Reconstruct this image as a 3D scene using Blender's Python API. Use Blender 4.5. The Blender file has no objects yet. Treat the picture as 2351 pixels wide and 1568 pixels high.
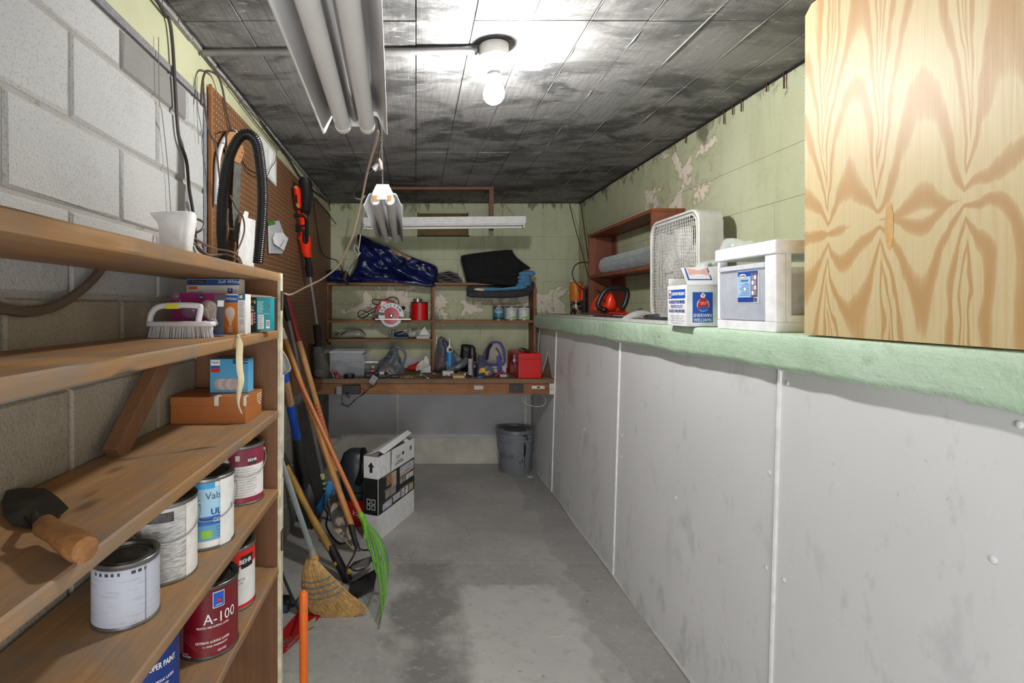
import bpy, bmesh, math, random
from mathutils import Vector, Matrix, noise
R = math.radians; PI = math.pi
random.seed(7)
scene = bpy.context.scene
COL = scene.collection
F = 1212.0; CX = 955.0; CY = 704.0; H = 1.42     # pinhole measured from the photograph

# ---------------------------------------------------------------- camera
cam_d = bpy.data.cameras.new('camera'); cam = bpy.data.objects.new('camera', cam_d); COL.objects.link(cam)
cam.location = (0, 0, H); cam.rotation_euler = (R(90), 0, 0)
cam_d.sensor_width = 36; cam_d.lens = F/2351*36
cam_d.shift_x = (1175.5-CX)/2351; cam_d.shift_y = -(784-CY)/2351
cam_d.clip_start = .02
scene.camera = cam
# ---------------------------------------------------------------- world, lights, exposure
w = bpy.data.worlds.new('world'); scene.world = w; w.use_nodes = True
w.node_tree.nodes['Background'].inputs[0].default_value = (.95, .97, 1, 1)
w.node_tree.nodes['Background'].inputs[1].default_value = .62
def area(name, loc, target, size, power, col=(1, 1, 1)):
    l = bpy.data.lights.new(name, 'AREA'); l.size = size; l.energy = power; l.color = col
    o = bpy.data.objects.new(name, l); COL.objects.link(o); o.location = loc
    o.rotation_euler = (Vector(target)-Vector(loc)).to_track_quat('-Z', 'Y').to_euler()
    return o
area('fill_light_behind_camera', (.1, -.9, .95), (.45, 2.5, .75), 1.1, 21)  # soft fill light added behind the camera to brighten panels and floor
BULB_POWER = 570.0
scene.view_settings.view_transform = 'Standard'; scene.view_settings.look = 'None'
scene.view_settings.gamma = 1; scene.view_settings.use_curve_mapping = False
scene.view_settings.exposure = .6

# ---------------------------------------------------------------- helpers: placing
def PX(px, Y): return (px-CX)*Y/F
def PZ(py, Y): return H-(py-CY)*Y/F
def at(px, py, Y): return Vector((PX(px, Y), Y, PZ(py, Y)))
def onX(px, py, X):
    Y = F*X/(px-CX); return Vector((X, Y, PZ(py, Y)))
def onZ(px, py, z):
    Y = (H-z)*F/(py-CY); return Vector((PX(px, Y), Y, z))
MW = {}
def lab(o, label=None, cat=None, group=None, kind=None):
    if label: o['label'] = label
    if cat: o['category'] = cat
    if group: o['group'] = group
    if kind: o['kind'] = kind
    return o
def thing(name, label, cat, loc=(0, 0, 0), rot=(0, 0, 0), group=None):
    o = bpy.data.objects.new(name, None); COL.objects.link(o); o.empty_display_size = .05
    o.location = loc; o.rotation_euler = rot
    from mathutils import Euler
    MW[o.name] = Matrix.Translation(Vector(loc)) @ Euler(rot).to_matrix().to_4x4()
    return lab(o, label, cat, group)
def frame(o, right, up):          # origin, right, up -> matrix; normal = right x up faces the viewer
    r = Vector(right).normalized(); u = Vector(up).normalized(); n = r.cross(u)
    m = Matrix((r, u, n)).transposed().to_4x4(); m.translation = Vector(o); return m
def cr(pts, n=6, closed=False):   # smooth curve through points
    P = [Vector(p) for p in pts]; out = []
    N = len(P); rng = range(N if closed else N-1)
    for i in rng:
        if closed: a, b, c, d = P[i-1], P[i], P[(i+1) % N], P[(i+2) % N]
        else: a, b, c, d = P[max(i-1, 0)], P[i], P[i+1], P[min(i+2, N-1)]
        for k in range(n):
            t = k/n
            out.append(.5*((2*b)+(c-a)*t+(2*a-5*b+4*c-d)*t*t+(3*b-a-3*c+d)*t**3))
    if not closed: out.append(P[-1])
    return out
class MB:
    def __init__(s): s.v = []; s.f = []
    def add(s, vs, fs, M=None):
        b = len(s.v)
        s.v += [(M @ Vector(v)) if M else Vector(v) for v in vs]
        s.f += [tuple(b+i for i in f) for f in fs]; return s
    def box(s, x0, x1, y0, y1, z0, z1, M=None):
        vs = [(x, y, z) for x in (x0, x1) for y in (y0, y1) for z in (z0, z1)]
        return s.add(vs, [(0, 1, 3, 2), (4, 6, 7, 5), (0, 4, 5, 1), (2, 3, 7, 6), (0, 2, 6, 4), (1, 5, 7, 3)], M)
    def cb(s, c, d, M=None):
        return s.box(c[0]-d[0]/2, c[0]+d[0]/2, c[1]-d[1]/2, c[1]+d[1]/2, c[2]-d[2]/2, c[2]+d[2]/2, M)
    def bar(s, a, b, w, t, up=(0, 0, 1)):      # rectangular bar from a to b
        a = Vector(a); b = Vector(b); d = (b-a).normalized(); u = Vector(up)
        sd = d.cross(u); sd = sd.normalized() if sd.length > 1e-6 else Vector((1, 0, 0)); u = sd.cross(d)
        vs = [p+sd*i*w/2+u*j*t/2 for p in (a, b) for i in (-1, 1) for j in (-1, 1)]
        return s.add(vs, [(0, 1, 3, 2), (4, 6, 7, 5), (0, 4, 5, 1), (2, 3, 7, 6), (0, 2, 6, 4), (1, 5, 7, 3)])
    def tube(s, pts, r, seg=8, cap=True, closed=False, M=None):
        P = [Vector(p) for p in pts]; n = len(P)
        rr = r if isinstance(r, (list, tuple)) else [r]*n
        t0 = (P[1]-P[0]).normalized(); u = Vector((0, 0, 1)) if abs(t0.z) < .9 else Vector((1, 0, 0))
        nx = t0.cross(u).normalized(); vs = []
        for i in range(n):
            if closed: t = P[(i+1) % n]-P[i-1]
            else: t = P[min(i+1, n-1)]-P[max(i-1, 0)]
            if t.length < 1e-9: t = t0
            t.normalize(); nx = (nx-t*nx.dot(t))
            nx = nx.normalized() if nx.length > 1e-6 else t.orthogonal().normalized()
            ny = t.cross(nx)
            for k in range(seg):
                a = 2*PI*k/seg; vs.append(P[i]+(nx*math.cos(a)+ny*math.sin(a))*rr[i])
        fs = []
        for i in range(n if closed else n-1):
            j = (i+1) % n
            for k in range(seg):
                l = (k+1) % seg; fs.append((i*seg+k, i*seg+l, j*seg+l, j*seg+k))
        if cap and not closed:
            fs.append(tuple(range(seg-1, -1, -1))); fs.append(tuple((n-1)*seg+k for k in range(seg)))
        return s.add(vs, fs, M)
    def lathe(s, prof, seg=32, M=None, a0=0, a1=2*PI):   # prof: (r, z)
        full = abs(a1-a0-2*PI) < 1e-6; m = seg if full else seg+1; vs = []; fs = []
        for r, z in prof:
            for k in range(m):
                a = a0+(a1-a0)*k/seg; vs.append((r*math.cos(a), r*math.sin(a), z))
        for i in range(len(prof)-1):
            for k in range(seg):
                l = (k+1) % m if full else k+1
                fs.append((i*m+k, i*m+l, (i+1)*m+l, (i+1)*m+k))
        if full:
            if prof[0][0] > 1e-5: fs.append(tuple(range(m-1, -1, -1)))
            if prof[-1][0] > 1e-5: fs.append(tuple((len(prof)-1)*m+k for k in range(m)))
        return s.add(vs, fs, M)
    def plate(s, pts2, th, M):        # outline in the plane of M, thickness along its normal (towards -n)
        n = len(pts2)
        vs = [(p[0], p[1], 0) for p in pts2]+[(p[0], p[1], -th) for p in pts2]
        fs = [tuple(range(n)), tuple(range(2*n-1, n-1, -1))]+[(i, i+n, (i+1) % n+n, (i+1) % n) for i in range(n)]
        return s.add(vs, fs, M)
    def pplate(s, pts, Y, th):        # outline in photo pixels on a plane facing the room, real thickness
        return s.plate([(PX(a, Y), PZ(b, Y)) for a, b in pts], th, frame((0, Y, 0), (1, 0, 0), (0, 0, 1)))
    def sphere(s, c, r, seg=16, sc=(1, 1, 1), M=None):
        n = seg//2; pr = [(r*math.sin(PI*i/n), -r*math.cos(PI*i/n)) for i in range(n+1)]
        T = Matrix.Translation(Vector(c)) @ Matrix.Diagonal((*sc, 1)); return s.lathe(pr, seg, (M @ T) if M else T)
    def build(s, name, mat, parent=None, local=False, smooth=False, bevel=0, seg=2, sub=0, flat_ang=35, solid=0):
        if parent is not None and not local:
            iv = MW[parent.name].inverted(); vs = [iv @ v for v in s.v]; org = None
        elif parent is None and s.v and not local:
            org = Vector((sum(v.x for v in s.v)/len(s.v), sum(v.y for v in s.v)/len(s.v), min(v.z for v in s.v)))
            vs = [v-org for v in s.v]
        else: vs = s.v; org = None
        me = bpy.data.meshes.new(name); me.from_pydata([tuple(v) for v in vs], [], s.f); me.update()
        bm = bmesh.new(); bm.from_mesh(me)
        if not solid: bmesh.ops.remove_doubles(bm, verts=bm.verts, dist=1e-6); bmesh.ops.recalc_face_normals(bm, faces=bm.faces)
        bm.to_mesh(me); bm.free()
        if smooth:
            for p in me.polygons: p.use_smooth = True
            if flat_ang < 180: me.set_sharp_from_angle(angle=R(flat_ang))
        if mat: me.materials.append(mat)
        o = bpy.data.objects.new(name, me); COL.objects.link(o)
        if org is not None: o.location = org
        if parent is not None: o.parent = parent
        base = MW[parent.name] if parent is not None else Matrix.Translation(org) if org is not None else Matrix.Identity(4)
        MW[o.name] = base
        if solid: m = o.modifiers.new('solid', 'SOLIDIFY'); m.thickness = solid; m.offset = 0
        if bevel: m = o.modifiers.new('bevel', 'BEVEL'); m.width = bevel; m.segments = seg; m.limit_method = 'ANGLE'; m.angle_limit = R(40)
        if sub: m = o.modifiers.new('sub', 'SUBSURF'); m.levels = sub; m.render_levels = sub
        return o
def wbox(name, mat, parent, px0, px1, py0, py1, Y, depth, bevel=.001, **k):   # box whose front face fills a pixel rectangle at distance Y
    m = MB().box(PX(px0, Y), PX(px1, Y), Y, Y+depth, PZ(py1, Y), PZ(py0, Y)); return m.build(name, mat, parent, bevel=bevel, **k)
def copy_tree(o, parent=None):
    c = o.copy(); COL.objects.link(c)
    if parent is not None: c.parent = parent
    MW[c.name] = MW.get(o.name, Matrix.Identity(4))
    for ch in list(o.children): copy_tree(ch, c)
    return c
_tc = {}
def tmesh(s):
    if s in _tc: return _tc[s]
    cu = bpy.data.curves.new('t', 'FONT'); cu.body = s; cu.align_x = 'CENTER'; cu.align_y = 'CENTER'; cu.size = 1; cu.resolution_u = 2
    ob = bpy.data.objects.new('t', cu); me = ob.to_mesh()
    vs = [v.co.copy() for v in me.vertices]; fs = [tuple(p.vertices) for p in me.polygons]
    ob.to_mesh_clear(); bpy.data.objects.remove(ob); bpy.data.curves.remove(cu)
    _tc[s] = (vs, fs); return _tc[s]
def text(s, h, mat, parent, M, name='lettering', bend=0, fit=None, italic=0, bold=0, local=False, a=0):
    """flat lettering, cap height about h; M maps (u, v, n); bend = can radius: wraps about local z of M (right=x, up=y)"""
    vs, fs = tmesh(s)
    if not vs: return
    k = h/.72; wdt = (max(v.x for v in vs)-min(v.x for v in vs))*k
    sx = fit/wdt if fit else 1
    m = MB()
    offs = [(0, 0)] if not bold else [(-bold, 0), (bold, 0), (0, bold*.6)]
    for dx, dy in offs:
        o = []
        for v in vs:
            u = (v.x*k+italic*v.y*k)*sx+dx*h; q = v.y*k+dy*h
            if bend: al = a+u/bend; rr = bend+.0009; o.append(Vector((rr*math.sin(al), -rr*math.cos(al), q)))
            else: o.append(Vector((u, q, 0)))
        m.add(o, fs, M)
    ob = m.build(name, mat, parent, local=local); return ob
def ptext(s, px, py, Y, hpx, mat, parent, **k):
    if 'fit' in k and k['fit']: k['fit'] = k['fit']*Y/F
    return text(s, hpx*Y/F, mat, parent, frame((PX(px, Y), Y-.0012, PZ(py, Y)), (1, 0, 0), (0, 0, 1)), **k)
def prect(name, px0, px1, py0, py1, Y, mat, parent, th=.0006, off=.0007):
    return MB().box(PX(px0, Y), PX(px1, Y), Y-off, Y-off+th, PZ(py1, Y), PZ(py0, Y)).build(name, mat, parent)

def puff(outline, Y, d, back=.5, n=9, fold=.35, ang=30, fs=14, seed=0, nz=.25, center=None, pw=.5, dense=4, flatb=None):
    """lumpy soft body from a pixel outline standing at distance Y: bulges towards the room by d and away by d*back"""
    P = cr([(PX(a, Y), PZ(b, Y), 0) for a, b in outline], dense, True)
    if center: c = Vector((PX(center[0], Y), PZ(center[1], Y), 0))
    else: c = sum(P, Vector())/len(P)
    ca, sa = math.cos(R(ang)), math.sin(R(ang)); m = MB(); vs = []; N = len(P)
    for side in (-1, 1):
        for i in range(n+1):
            t = 1-(1-i/n)**1.0
            for p in P:
                q = c+(p-c)*t
                dd = d if side < 0 else d*back
                prof = max(0, 1-t**2.6)**pw
                u = (q.x*ca+q.y*sa); v = (-q.x*sa+q.y*ca)
                nn = noise.noise(Vector((u*fs*.35, v*fs, seed)))*fold+noise.noise(Vector((q.x*30, q.y*30, seed+5)))*nz*.5
                nn += (abs(math.sin(v*fs*1.7+2.5*noise.noise(Vector((q.x*7, q.y*7, seed)))))-.5)*fold*.6
                y = Y+side*dd*prof*(1+nn)
                vs.append(Vector((q.x, y, q.y)))
    fs_ = []
    for sd in (0, 1):
        b = sd*(n+1)*N
        for i in range(n):
            for k in range(N):
                l = (k+1) % N; f = (b+i*N+k, b+i*N+l, b+(i+1)*N+l, b+(i+1)*N+k); fs_.append(f if sd == 0 else f[::-1])
    return m.add(vs, fs_)

# ---------------------------------------------------------------- materials
def srgb(h):
    h = h.lstrip('#'); o = []
    for i in (0, 2, 4):
        c = int(h[i:i+2], 16)/255; o.append(c/12.92 if c <= .04045 else ((c+.055)/1.055)**2.4)
    return (*o, 1)
_mc = {}
class NT:
    def __init__(s, name):
        s.m = bpy.data.materials.new(name); s.m.use_nodes = True; s.t = s.m.node_tree; s.n = s.t.nodes; s.l = s.t.links
        s.b = s.n['Principled BSDF']
    def node(s, ty, **k):
        n = s.n.new(ty)
        for a, v in k.items(): setattr(n, a, v)
        return n
    def lk(s, a, b): s.l.new(a, b)
    def pos(s, world=True, scale=(1, 1, 1), loc=(0, 0, 0)):
        if world: g = s.node('ShaderNodeNewGeometry').outputs['Position']
        else: g = s.node('ShaderNodeTexCoord').outputs['Object']
        mp = s.node('ShaderNodeMapping'); mp.inputs['Scale'].default_value = scale; mp.inputs['Location'].default_value = loc
        s.lk(g, mp.inputs[0]); return mp.outputs[0]
    def noise(s, vec, sc, det=4, rough=.55, dist=0):
        n = s.node('ShaderNodeTexNoise'); n.inputs['Scale'].default_value = sc; n.inputs['Detail'].default_value = det
        n.inputs['Roughness'].default_value = rough; n.inputs['Distortion'].default_value = dist; s.lk(vec, n.inputs['Vector']); return n.outputs[0]
    def ramp(s, fac, stops):
        r = s.node('ShaderNodeValToRGB'); e = r.color_ramp.elements
        while len(e) < len(stops): e.new(.5)
        for i, (p, c) in enumerate(stops):
            e[i].position = p; e[i].color = c if len(c) == 4 else (*c, 1)
        s.lk(fac, r.inputs[0]); return r.outputs[0]
    def mix(s, fac, a, b, mode='MIX'):
        m = s.node('ShaderNodeMix', data_type='RGBA', blend_type=mode)
        for sock, v in ((m.inputs[0], fac), (m.inputs[6], a), (m.inputs[7], b)):
            if isinstance(v, (int, float, tuple)): sock.default_value = v
            else: s.lk(v, sock)
        return m.outputs[2]
    def math(s, op, a, b=0, c=0):
        m = s.node('ShaderNodeMath', operation=op)
        for i, v in enumerate((a, b, c)):
            if isinstance(v, (int, float)): m.inputs[i].default_value = v
            else: s.lk(v, m.inputs[i])
        return m.outputs[0]
    def xyz(s, vec):
        x = s.node('ShaderNodeSeparateXYZ'); s.lk(vec, x.inputs[0]); return x.outputs
    def bump(s, h, st, dist=.01, prev=None):
        b = s.node('ShaderNodeBump'); b.inputs['Strength'].default_value = st; b.inputs['Distance'].default_value = dist
        s.lk(h, b.inputs['Height'])
        if prev is not None: s.lk(prev, b.inputs['Normal'])
        s.lk(b.outputs[0], s.b.inputs['Normal']); return b.outputs[0]
    def col(s, c):
        if isinstance(c, tuple): s.b.inputs['Base Color'].default_value = c
        else: s.lk(c, s.b.inputs['Base Color'])
        return s
    def rough(s, r, metal=0, spec=.5):
        s.b.inputs['Roughness'].default_value = r; s.b.inputs['Metallic'].default_value = metal; s.b.inputs['Specular IOR Level'].default_value = spec; return s
B1 = (0, 0, 0, 1); W1 = (1, 1, 1, 1)
def M_(hexc, rough=.5, metal=0, var=.12, sc=25, bump=0, bsc=200, name=None, coat=0):
    key = (hexc, rough, metal, var, sc, bump, bsc)
    if key in _mc: return _mc[key]
    t = NT(name or 'mat_'+hexc.strip('#')); v = t.pos(False); c = srgb(hexc)
    n = t.noise(v, sc, 4)
    dk = tuple(max(0, x*(1-var)) for x in c[:3]); lt = tuple(min(1, x*(1+var*.6)) for x in c[:3])
    t.col(t.ramp(n, [(.3, dk), (.7, lt)])); t.rough(rough, metal)
    if bump: t.bump(t.noise(v, bsc, 3), bump, .002)
    if coat: t.b.inputs['Coat Weight'].default_value = coat
    _mc[key] = t.m; return t.m
def wood(name, a, b, axis=2, sc=1.0, rough=.6, dirt=None, dirt_amt=.5, fine=1.0, knots=False):
    t = NT(name); s = [9*sc]*3; s[axis] = .7*sc; v = t.pos(False, tuple(s), (random.random()*9, random.random()*9, 0))
    n1 = t.noise(v, 2.2, 6, .6, .8); s2 = [70*sc]*3; s2[axis] = 2.5*sc
    v2 = t.pos(False, tuple(s2)); n2 = t.noise(v2, 1.5, 3, .6)
    c = t.mix(t.ramp(n1, [(.3, B1), (.7, W1)]), srgb(a), srgb(b))
    c = t.mix(t.ramp(n2, [(.35, (.45*fine,)*3), (.62, B1)]), c, tuple(x*.55 for x in srgb(a)[:3])+(1,))
    if knots:
        vo = t.node('ShaderNodeTexVoronoi'); vo.inputs['Scale'].default_value = 1.0
        s3 = [7, 7, 7]; s3[axis] = 2.6; t.lk(t.pos(False, tuple(s3), (.4, .1, .7)), vo.inputs['Vector'])
        c = t.mix(t.ramp(vo.outputs['Distance'], [(.06, (.8, .8, .8)), (.13, B1)]), c, srgb('#4a2c18'))
    if dirt:
        n3 = t.noise(t.pos(False, (3, 3, 3), (2, 5, 1)), 1.6, 6, .65, .4)
        c = t.mix(t.ramp(n3, [(.42, B1), (.66, (dirt_amt,)*3)]), c, srgb(dirt))
    t.col(c); t.rough(rough, 0, .35); t.bump(n2, .25, .002); return t.m
def clear(name, tint='#dfe6ea', opac=.3, rough=.15):
    t = NT(name); tr = t.node('ShaderNodeBsdfTransparent'); mx = t.node('ShaderNodeMixShader')
    n = t.noise(t.pos(False), 18, 3); t.col(srgb(tint)); t.rough(rough)
    mx.inputs[0].default_value = opac
    f = t.math('MULTIPLY_ADD', n, opac*.6, opac*.7); t.lk(f, mx.inputs[0])
    t.lk(tr.outputs[0], mx.inputs[1]); t.lk(t.b.outputs[0], mx.inputs[2])
    t.lk(mx.outputs[0], t.n['Material Output'].inputs[0]); return t.m
def spots(t, c, vec, sc, lo, hi, colr, amt=1, det=5, dist=.3):
    n = t.noise(vec, sc, det, .6, dist); return t.mix(t.ramp(n, [(lo, B1), (hi, (amt,)*3)]), c, colr)

def block_mat(name, base, alt, pore=.5):
    t = NT(name); p = t.pos(True)
    c = t.mix(t.ramp(t.noise(p, 2.2, 5), [(.35, B1), (.65, W1)]), srgb(base), srgb(alt))
    pr = t.noise(p, 190, 3, .6); c = t.mix(t.ramp(pr, [(.33, (.75*pore,)*3), (.47, B1)]), c, srgb('#5d5b57'))
    c = spots(t, c, p, 5, .62, .72, srgb('#8e8b84'), .35)
    t.col(c); t.rough(.85, 0, .2)
    b = t.bump(t.noise(p, 150, 4, .65), .8, .004); t.bump(t.noise(p, 14, 3), .35, .01, b); return t.m
white_block = block_mat('white_painted_block', '#b6b6b5', '#abacac')
grey_block = block_mat('bare_grey_block', '#8b8a87', '#7c7a77', .35)
tan_block = block_mat('bare_tan_block', '#a8a090', '#938a7b', .7)
dark_block = block_mat('dark_grey_block', '#8a857b', '#6e6a62', .6)  # darker grey for the far blocks below the pegboard
def mortar():
    t = NT('mortar'); p = t.pos(True); c = t.mix(t.noise(p, 9, 5), srgb('#a5a29d'), srgb('#8b8780')); c = spots(t, c, p, 14, .6, .7, srgb('#5a554f'), .6)
    t.col(c); t.rough(.9); t.bump(t.noise(p, 60, 4), .6, .005); return t.m
mortar_m = mortar()
def green():
    t = NT('peeling_green_paint'); p = t.pos(True); x, y, z = t.xyz(p)
    c = t.mix(t.ramp(t.noise(p, 1.6, 5), [(.35, B1), (.65, W1)]), srgb('#b3b796'), srgb('#bfc2a5'))
    c = spots(t, c, p, 2.6, .55, .75, srgb('#9a9a82'), .55)
    # streaks running down
    st = t.noise(t.pos(True, (14, 14, 1.6)), 1, 4); c = t.mix(t.ramp(st, [(.55, B1), (.78, (.35,)*3)]), c, srgb('#8f8e70'))
    # peeled areas (pale primer) with brown rims: band on the back wall, patch high on the right wall, low near ledge
    band = t.math('SUBTRACT', 1, t.math('MULTIPLY', t.math('ABSOLUTE', t.math('SUBTRACT', z, 1.44)), 4.2))
    gt = t.math('GREATER_THAN', y, 4.7); bk = t.math('SUBTRACT', t.math('MULTIPLY', t.math('ADD', band, 1), gt), 1)
    d1 = t.math('ADD', t.math('POWER', t.math('MULTIPLY', t.math('SUBTRACT', y, 3.02), 1.9), 2), t.math('POWER', t.math('MULTIPLY', t.math('SUBTRACT', z, 2.14), 4.2), 2))
    hp = t.math('SUBTRACT', t.math('MULTIPLY', t.math('SUBTRACT', 2, d1), t.math('LESS_THAN', y, 4.7)), 1)
    reg = t.math('MAXIMUM', bk, hp); reg = t.math('MAXIMUM', reg, -1)
    n = t.noise(p, 7, 6, .6, .5)
    msk = t.math('ADD', n, t.math('MULTIPLY', reg, .17))
    c = t.mix(t.ramp(msk, [(.6, B1), (.66, (.8,)*3)]), c, srgb('#7d6f56'))
    c = t.mix(t.ramp(msk, [(.635, B1), (.66, W1)]), c, srgb('#ddd3c3'))
    # dark brown blotches, denser towards the slab
    tp = t.math('MULTIPLY', t.math('SUBTRACT', z, 2.18), 4); tp = t.math('MAXIMUM', tp, 0)
    mk = t.math('ADD', t.noise(t.pos(True, (5, 3, 2), (3, 1, 2)), 2.5, 6, .7, 1), t.math('MULTIPLY', tp, .32))
    c = t.mix(t.ramp(mk, [(.70, B1), (.80, (.75,)*3)]), c, srgb('#4d4437'))
    cr_ = t.noise(t.pos(True, (1, 1, 1), (7, 2, 4)), 3.2, 5, .6, 1.5)
    c = t.mix(t.ramp(cr_, [(.493, B1), (.5, (.3,)*3), (.507, B1)]), c, srgb('#77765f'))
    t.col(c); t.rough(.65, 0, .3); b = t.bump(t.noise(p, 45, 4), .3, .004); t.bump(msk, .35, .01, b); return t.m
green_m = green()
def ledge_m_():
    t = NT('mint_green_ledge_paint'); p = t.pos(True)
    c = t.mix(t.ramp(t.noise(p, 3, 5), [(.35, B1), (.65, W1)]), srgb('#b2cdb0'), srgb('#c6dec6'))
    c = spots(t, c, p, 9, .63, .7, srgb('#8fa985'), .5); c = spots(t, c, p, 22, .70, .73, srgb('#5a5040'), .6)
    t.col(c); t.rough(.5, 0, .45); b = t.bump(t.noise(p, 28, 5, .65), .55, .012)
    st = t.noise(t.pos(True, (3, 3, 30)), 2, 3); t.bump(st, .35, .006, b); return t.m
ledge_m = ledge_m_()
def concrete_ceiling():
    t = NT('board_formed_slab'); p = t.pos(True)
    pd = t.pos(True, (1.1, 1.9, 1)); n = t.noise(pd, 2.3, 9, .68, .5)
    c = t.mix(t.ramp(n, [(.43, B1), (.55, W1)]), srgb('#4f4f4f'), srgb('#858483'))
    gr = t.noise(t.pos(True, (120, 6, 1)), 1, 3); c = t.mix(t.ramp(gr, [(.35, (.3,)*3), (.6, B1)]), c, srgb('#3a3a3a'))
    n2 = t.noise(p, 1.3, 4, .5, .3); c = t.mix(t.ramp(n2, [(.5, B1), (.7, (.35,)*3)]), c, srgb('#a09f9c'))
    n3 = t.noise(t.pos(True, (4, 14, 1), (3, 3, 0)), 3, 6, .7, .6); c = t.mix(t.ramp(n3, [(.60, B1), (.66, (.55,)*3)]), c, srgb('#b7b5b0'))
    t.col(c); t.rough(.75, 0, .3); b = t.bump(t.noise(p, 50, 5), .3, .004); t.bump(n, .2, .004, b); return t.m
ceil_m = concrete_ceiling()
def floor_m_():
    t = NT('worn_concrete_floor'); p = t.pos(True); x, y, z = t.xyz(p)
    c = t.mix(t.ramp(t.noise(p, 1.4, 6, .6), [(.35, B1), (.65, W1)]), srgb('#989693'), srgb('#b3b1ad'))
    # smoother pale patch, ragged edge
    nz = t.noise(p, 3.5, 6, .6); nb = t.math('MULTIPLY', t.math('SUBTRACT', nz, .5), .55)
    dx = t.math('ABSOLUTE', t.math('SUBTRACT', x, .47)); dy = t.math('ABSOLUTE', t.math('SUBTRACT', y, 1.75))
    e = t.math('MAXIMUM', t.math('SUBTRACT', dx, .25), t.math('SUBTRACT', dy, .92)); e = t.math('ADD', e, t.math('MULTIPLY', nb, .5))
    c = t.mix(t.ramp(t.math('SUBTRACT', .5, t.math('MULTIPLY', e, 3)), [(.45, B1), (.55, (.55,)*3)]), c, srgb('#c8c7c4'))
    # darker worn strip left of it
    d2 = t.math('ADD', t.math('ABSOLUTE', t.math('SUBTRACT', x, .06)), nb); d3 = t.math('MAXIMUM', t.math('SUBTRACT', d2, .13), t.math('SUBTRACT', y, 2.95))
    c = t.mix(t.ramp(t.math('SUBTRACT', .5, t.math('MULTIPLY', d3, 2)), [(.42, B1), (.62, (.8,)*3)]), c, srgb('#757370'))
    # right margin a shade darker
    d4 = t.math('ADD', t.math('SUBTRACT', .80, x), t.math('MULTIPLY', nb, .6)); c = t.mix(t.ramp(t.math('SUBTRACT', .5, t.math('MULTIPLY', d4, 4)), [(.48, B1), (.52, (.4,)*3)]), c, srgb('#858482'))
    # light control joints across
    for yy, aa in ((2.93, .35), (3.1, .2), (4.35, .3)):
        ln = t.math('ABSOLUTE', t.math('SUBTRACT', t.math('ADD', y, t.math('MULTIPLY', nb, .03)), yy)); c = t.mix(t.ramp(ln, [(.0, (aa,)*3), (.007, B1)]), c, srgb('#c9c7c2'))
    c = spots(t, c, p, 26, .66, .72, srgb('#54524f'), .75); c = spots(t, c, t.pos(True, (1, 1, 1), (5, 5, 5)), 45, .70, .74, srgb('#2e2c2a'), .9)
    c = spots(t, c, t.pos(True, (1, 1, 1), (8, 1, 5)), 38, .71, .74, srgb('#e4e2dd'), .8)
    c = spots(t, c, t.pos(True, (1, 1.3, 1)), 14, .54, .72, srgb('#7a7875'), .4, 9); c = spots(t, c, t.pos(True, (1, 1.2, 1), (4, 4, 0)), 24, .55, .7, srgb('#c8c6c2'), .35, 6)
    t.col(c); t.rough(.55, 0, .35)
    rg = t.math('MULTIPLY_ADD', t.noise(p, 5, 4), .4, .35); t.lk(rg, t.b.inputs['Roughness'])
    c = c; t.bump(t.noise(p, 40, 6), .3, .004); return t.m
floor_m = floor_m_()
def panel_m_():
    t = NT('white_wall_panel'); p = t.pos(True); x, y, z = t.xyz(p)
    c = t.mix(t.ramp(t.noise(p, 1.2, 4), [(.3, B1), (.7, W1)]), srgb('#d9dadb'), srgb('#e4e5e6'))
    low = t.math('MAXIMUM', t.math('SUBTRACT', .33, z), 0); s1 = t.noise(t.pos(True, (4, 4, 2.0)), 3, 6, .65)
    mk = t.math('ADD', s1, t.math('MULTIPLY', low, .4)); c = t.mix(t.ramp(mk, [(.60, B1), (.85, (.5,)*3)]), c, srgb('#77777a'))
    c = spots(t, c, t.pos(True, (1, 1, .6), (2, 2, 2)), 4, .60, .72, srgb('#9b9b9d'), .45); c = spots(t, c, p, 50, .68, .74, srgb('#8f8f90'), .4)
    t.col(c); t.rough(.42, 0, .4); t.bump(t.noise(p, 60, 3), .08, .002); return t.m
panel_m = panel_m_()
def plywood():
    t = NT('pine_plywood'); x, y, z = t.xyz(t.pos(True))
    n1 = t.noise(t.pos(True, (1, 5, 1.6)), 1.6, 3, .5); n2 = t.noise(t.pos(True, (1, 3, 1.2), (4, 2, 1)), 1.2, 1, .4)
    yy = t.math('MULTIPLY_ADD', t.math('SUBTRACT', n1, .5), .11, y)
    s = t.math('ABSOLUTE', t.math('SINE', t.math('MULTIPLY', t.math('SUBTRACT', yy, 1.151), PI/.16)))
    dz = t.math('ABSOLUTE', t.math('SUBTRACT', z, t.math('MULTIPLY_ADD', n2, .10, 1.555)))
    q = t.math('DIVIDE', dz, t.math('MULTIPLY_ADD', s, .8, .2))
    g = t.math('LOGARITHM', t.math('MULTIPLY_ADD', q, 6, 1), math.e)
    g = t.math('MULTIPLY_ADD', n2, 2.4, g); jag = t.noise(t.pos(True, (1, 90, 6)), 1, 3)
    g = t.math('MULTIPLY_ADD', jag, .09, g); g = t.math('MULTIPLY_ADD', y, 1.1, g)
    b = t.math('MULTIPLY_ADD', t.math('SINE', t.math('MULTIPLY', g, 12.5)), .5, .5)
    c = t.mix(t.ramp(b, [(.52, B1), (.72, (.7,)*3), (.97, W1)]), srgb('#cdbb90'), srgb('#b79463'))
    fg = t.noise(t.pos(True, (1, 160, 5)), 1.2, 3); c = t.mix(t.ramp(fg, [(.33, (.3,)*3), (.55, B1)]), c, srgb('#b98f55'))
    t.col(c); t.rough(.45, 0, .4); t.bump(fg, .12, .002); return t.m
ply_m = plywood()
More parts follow.
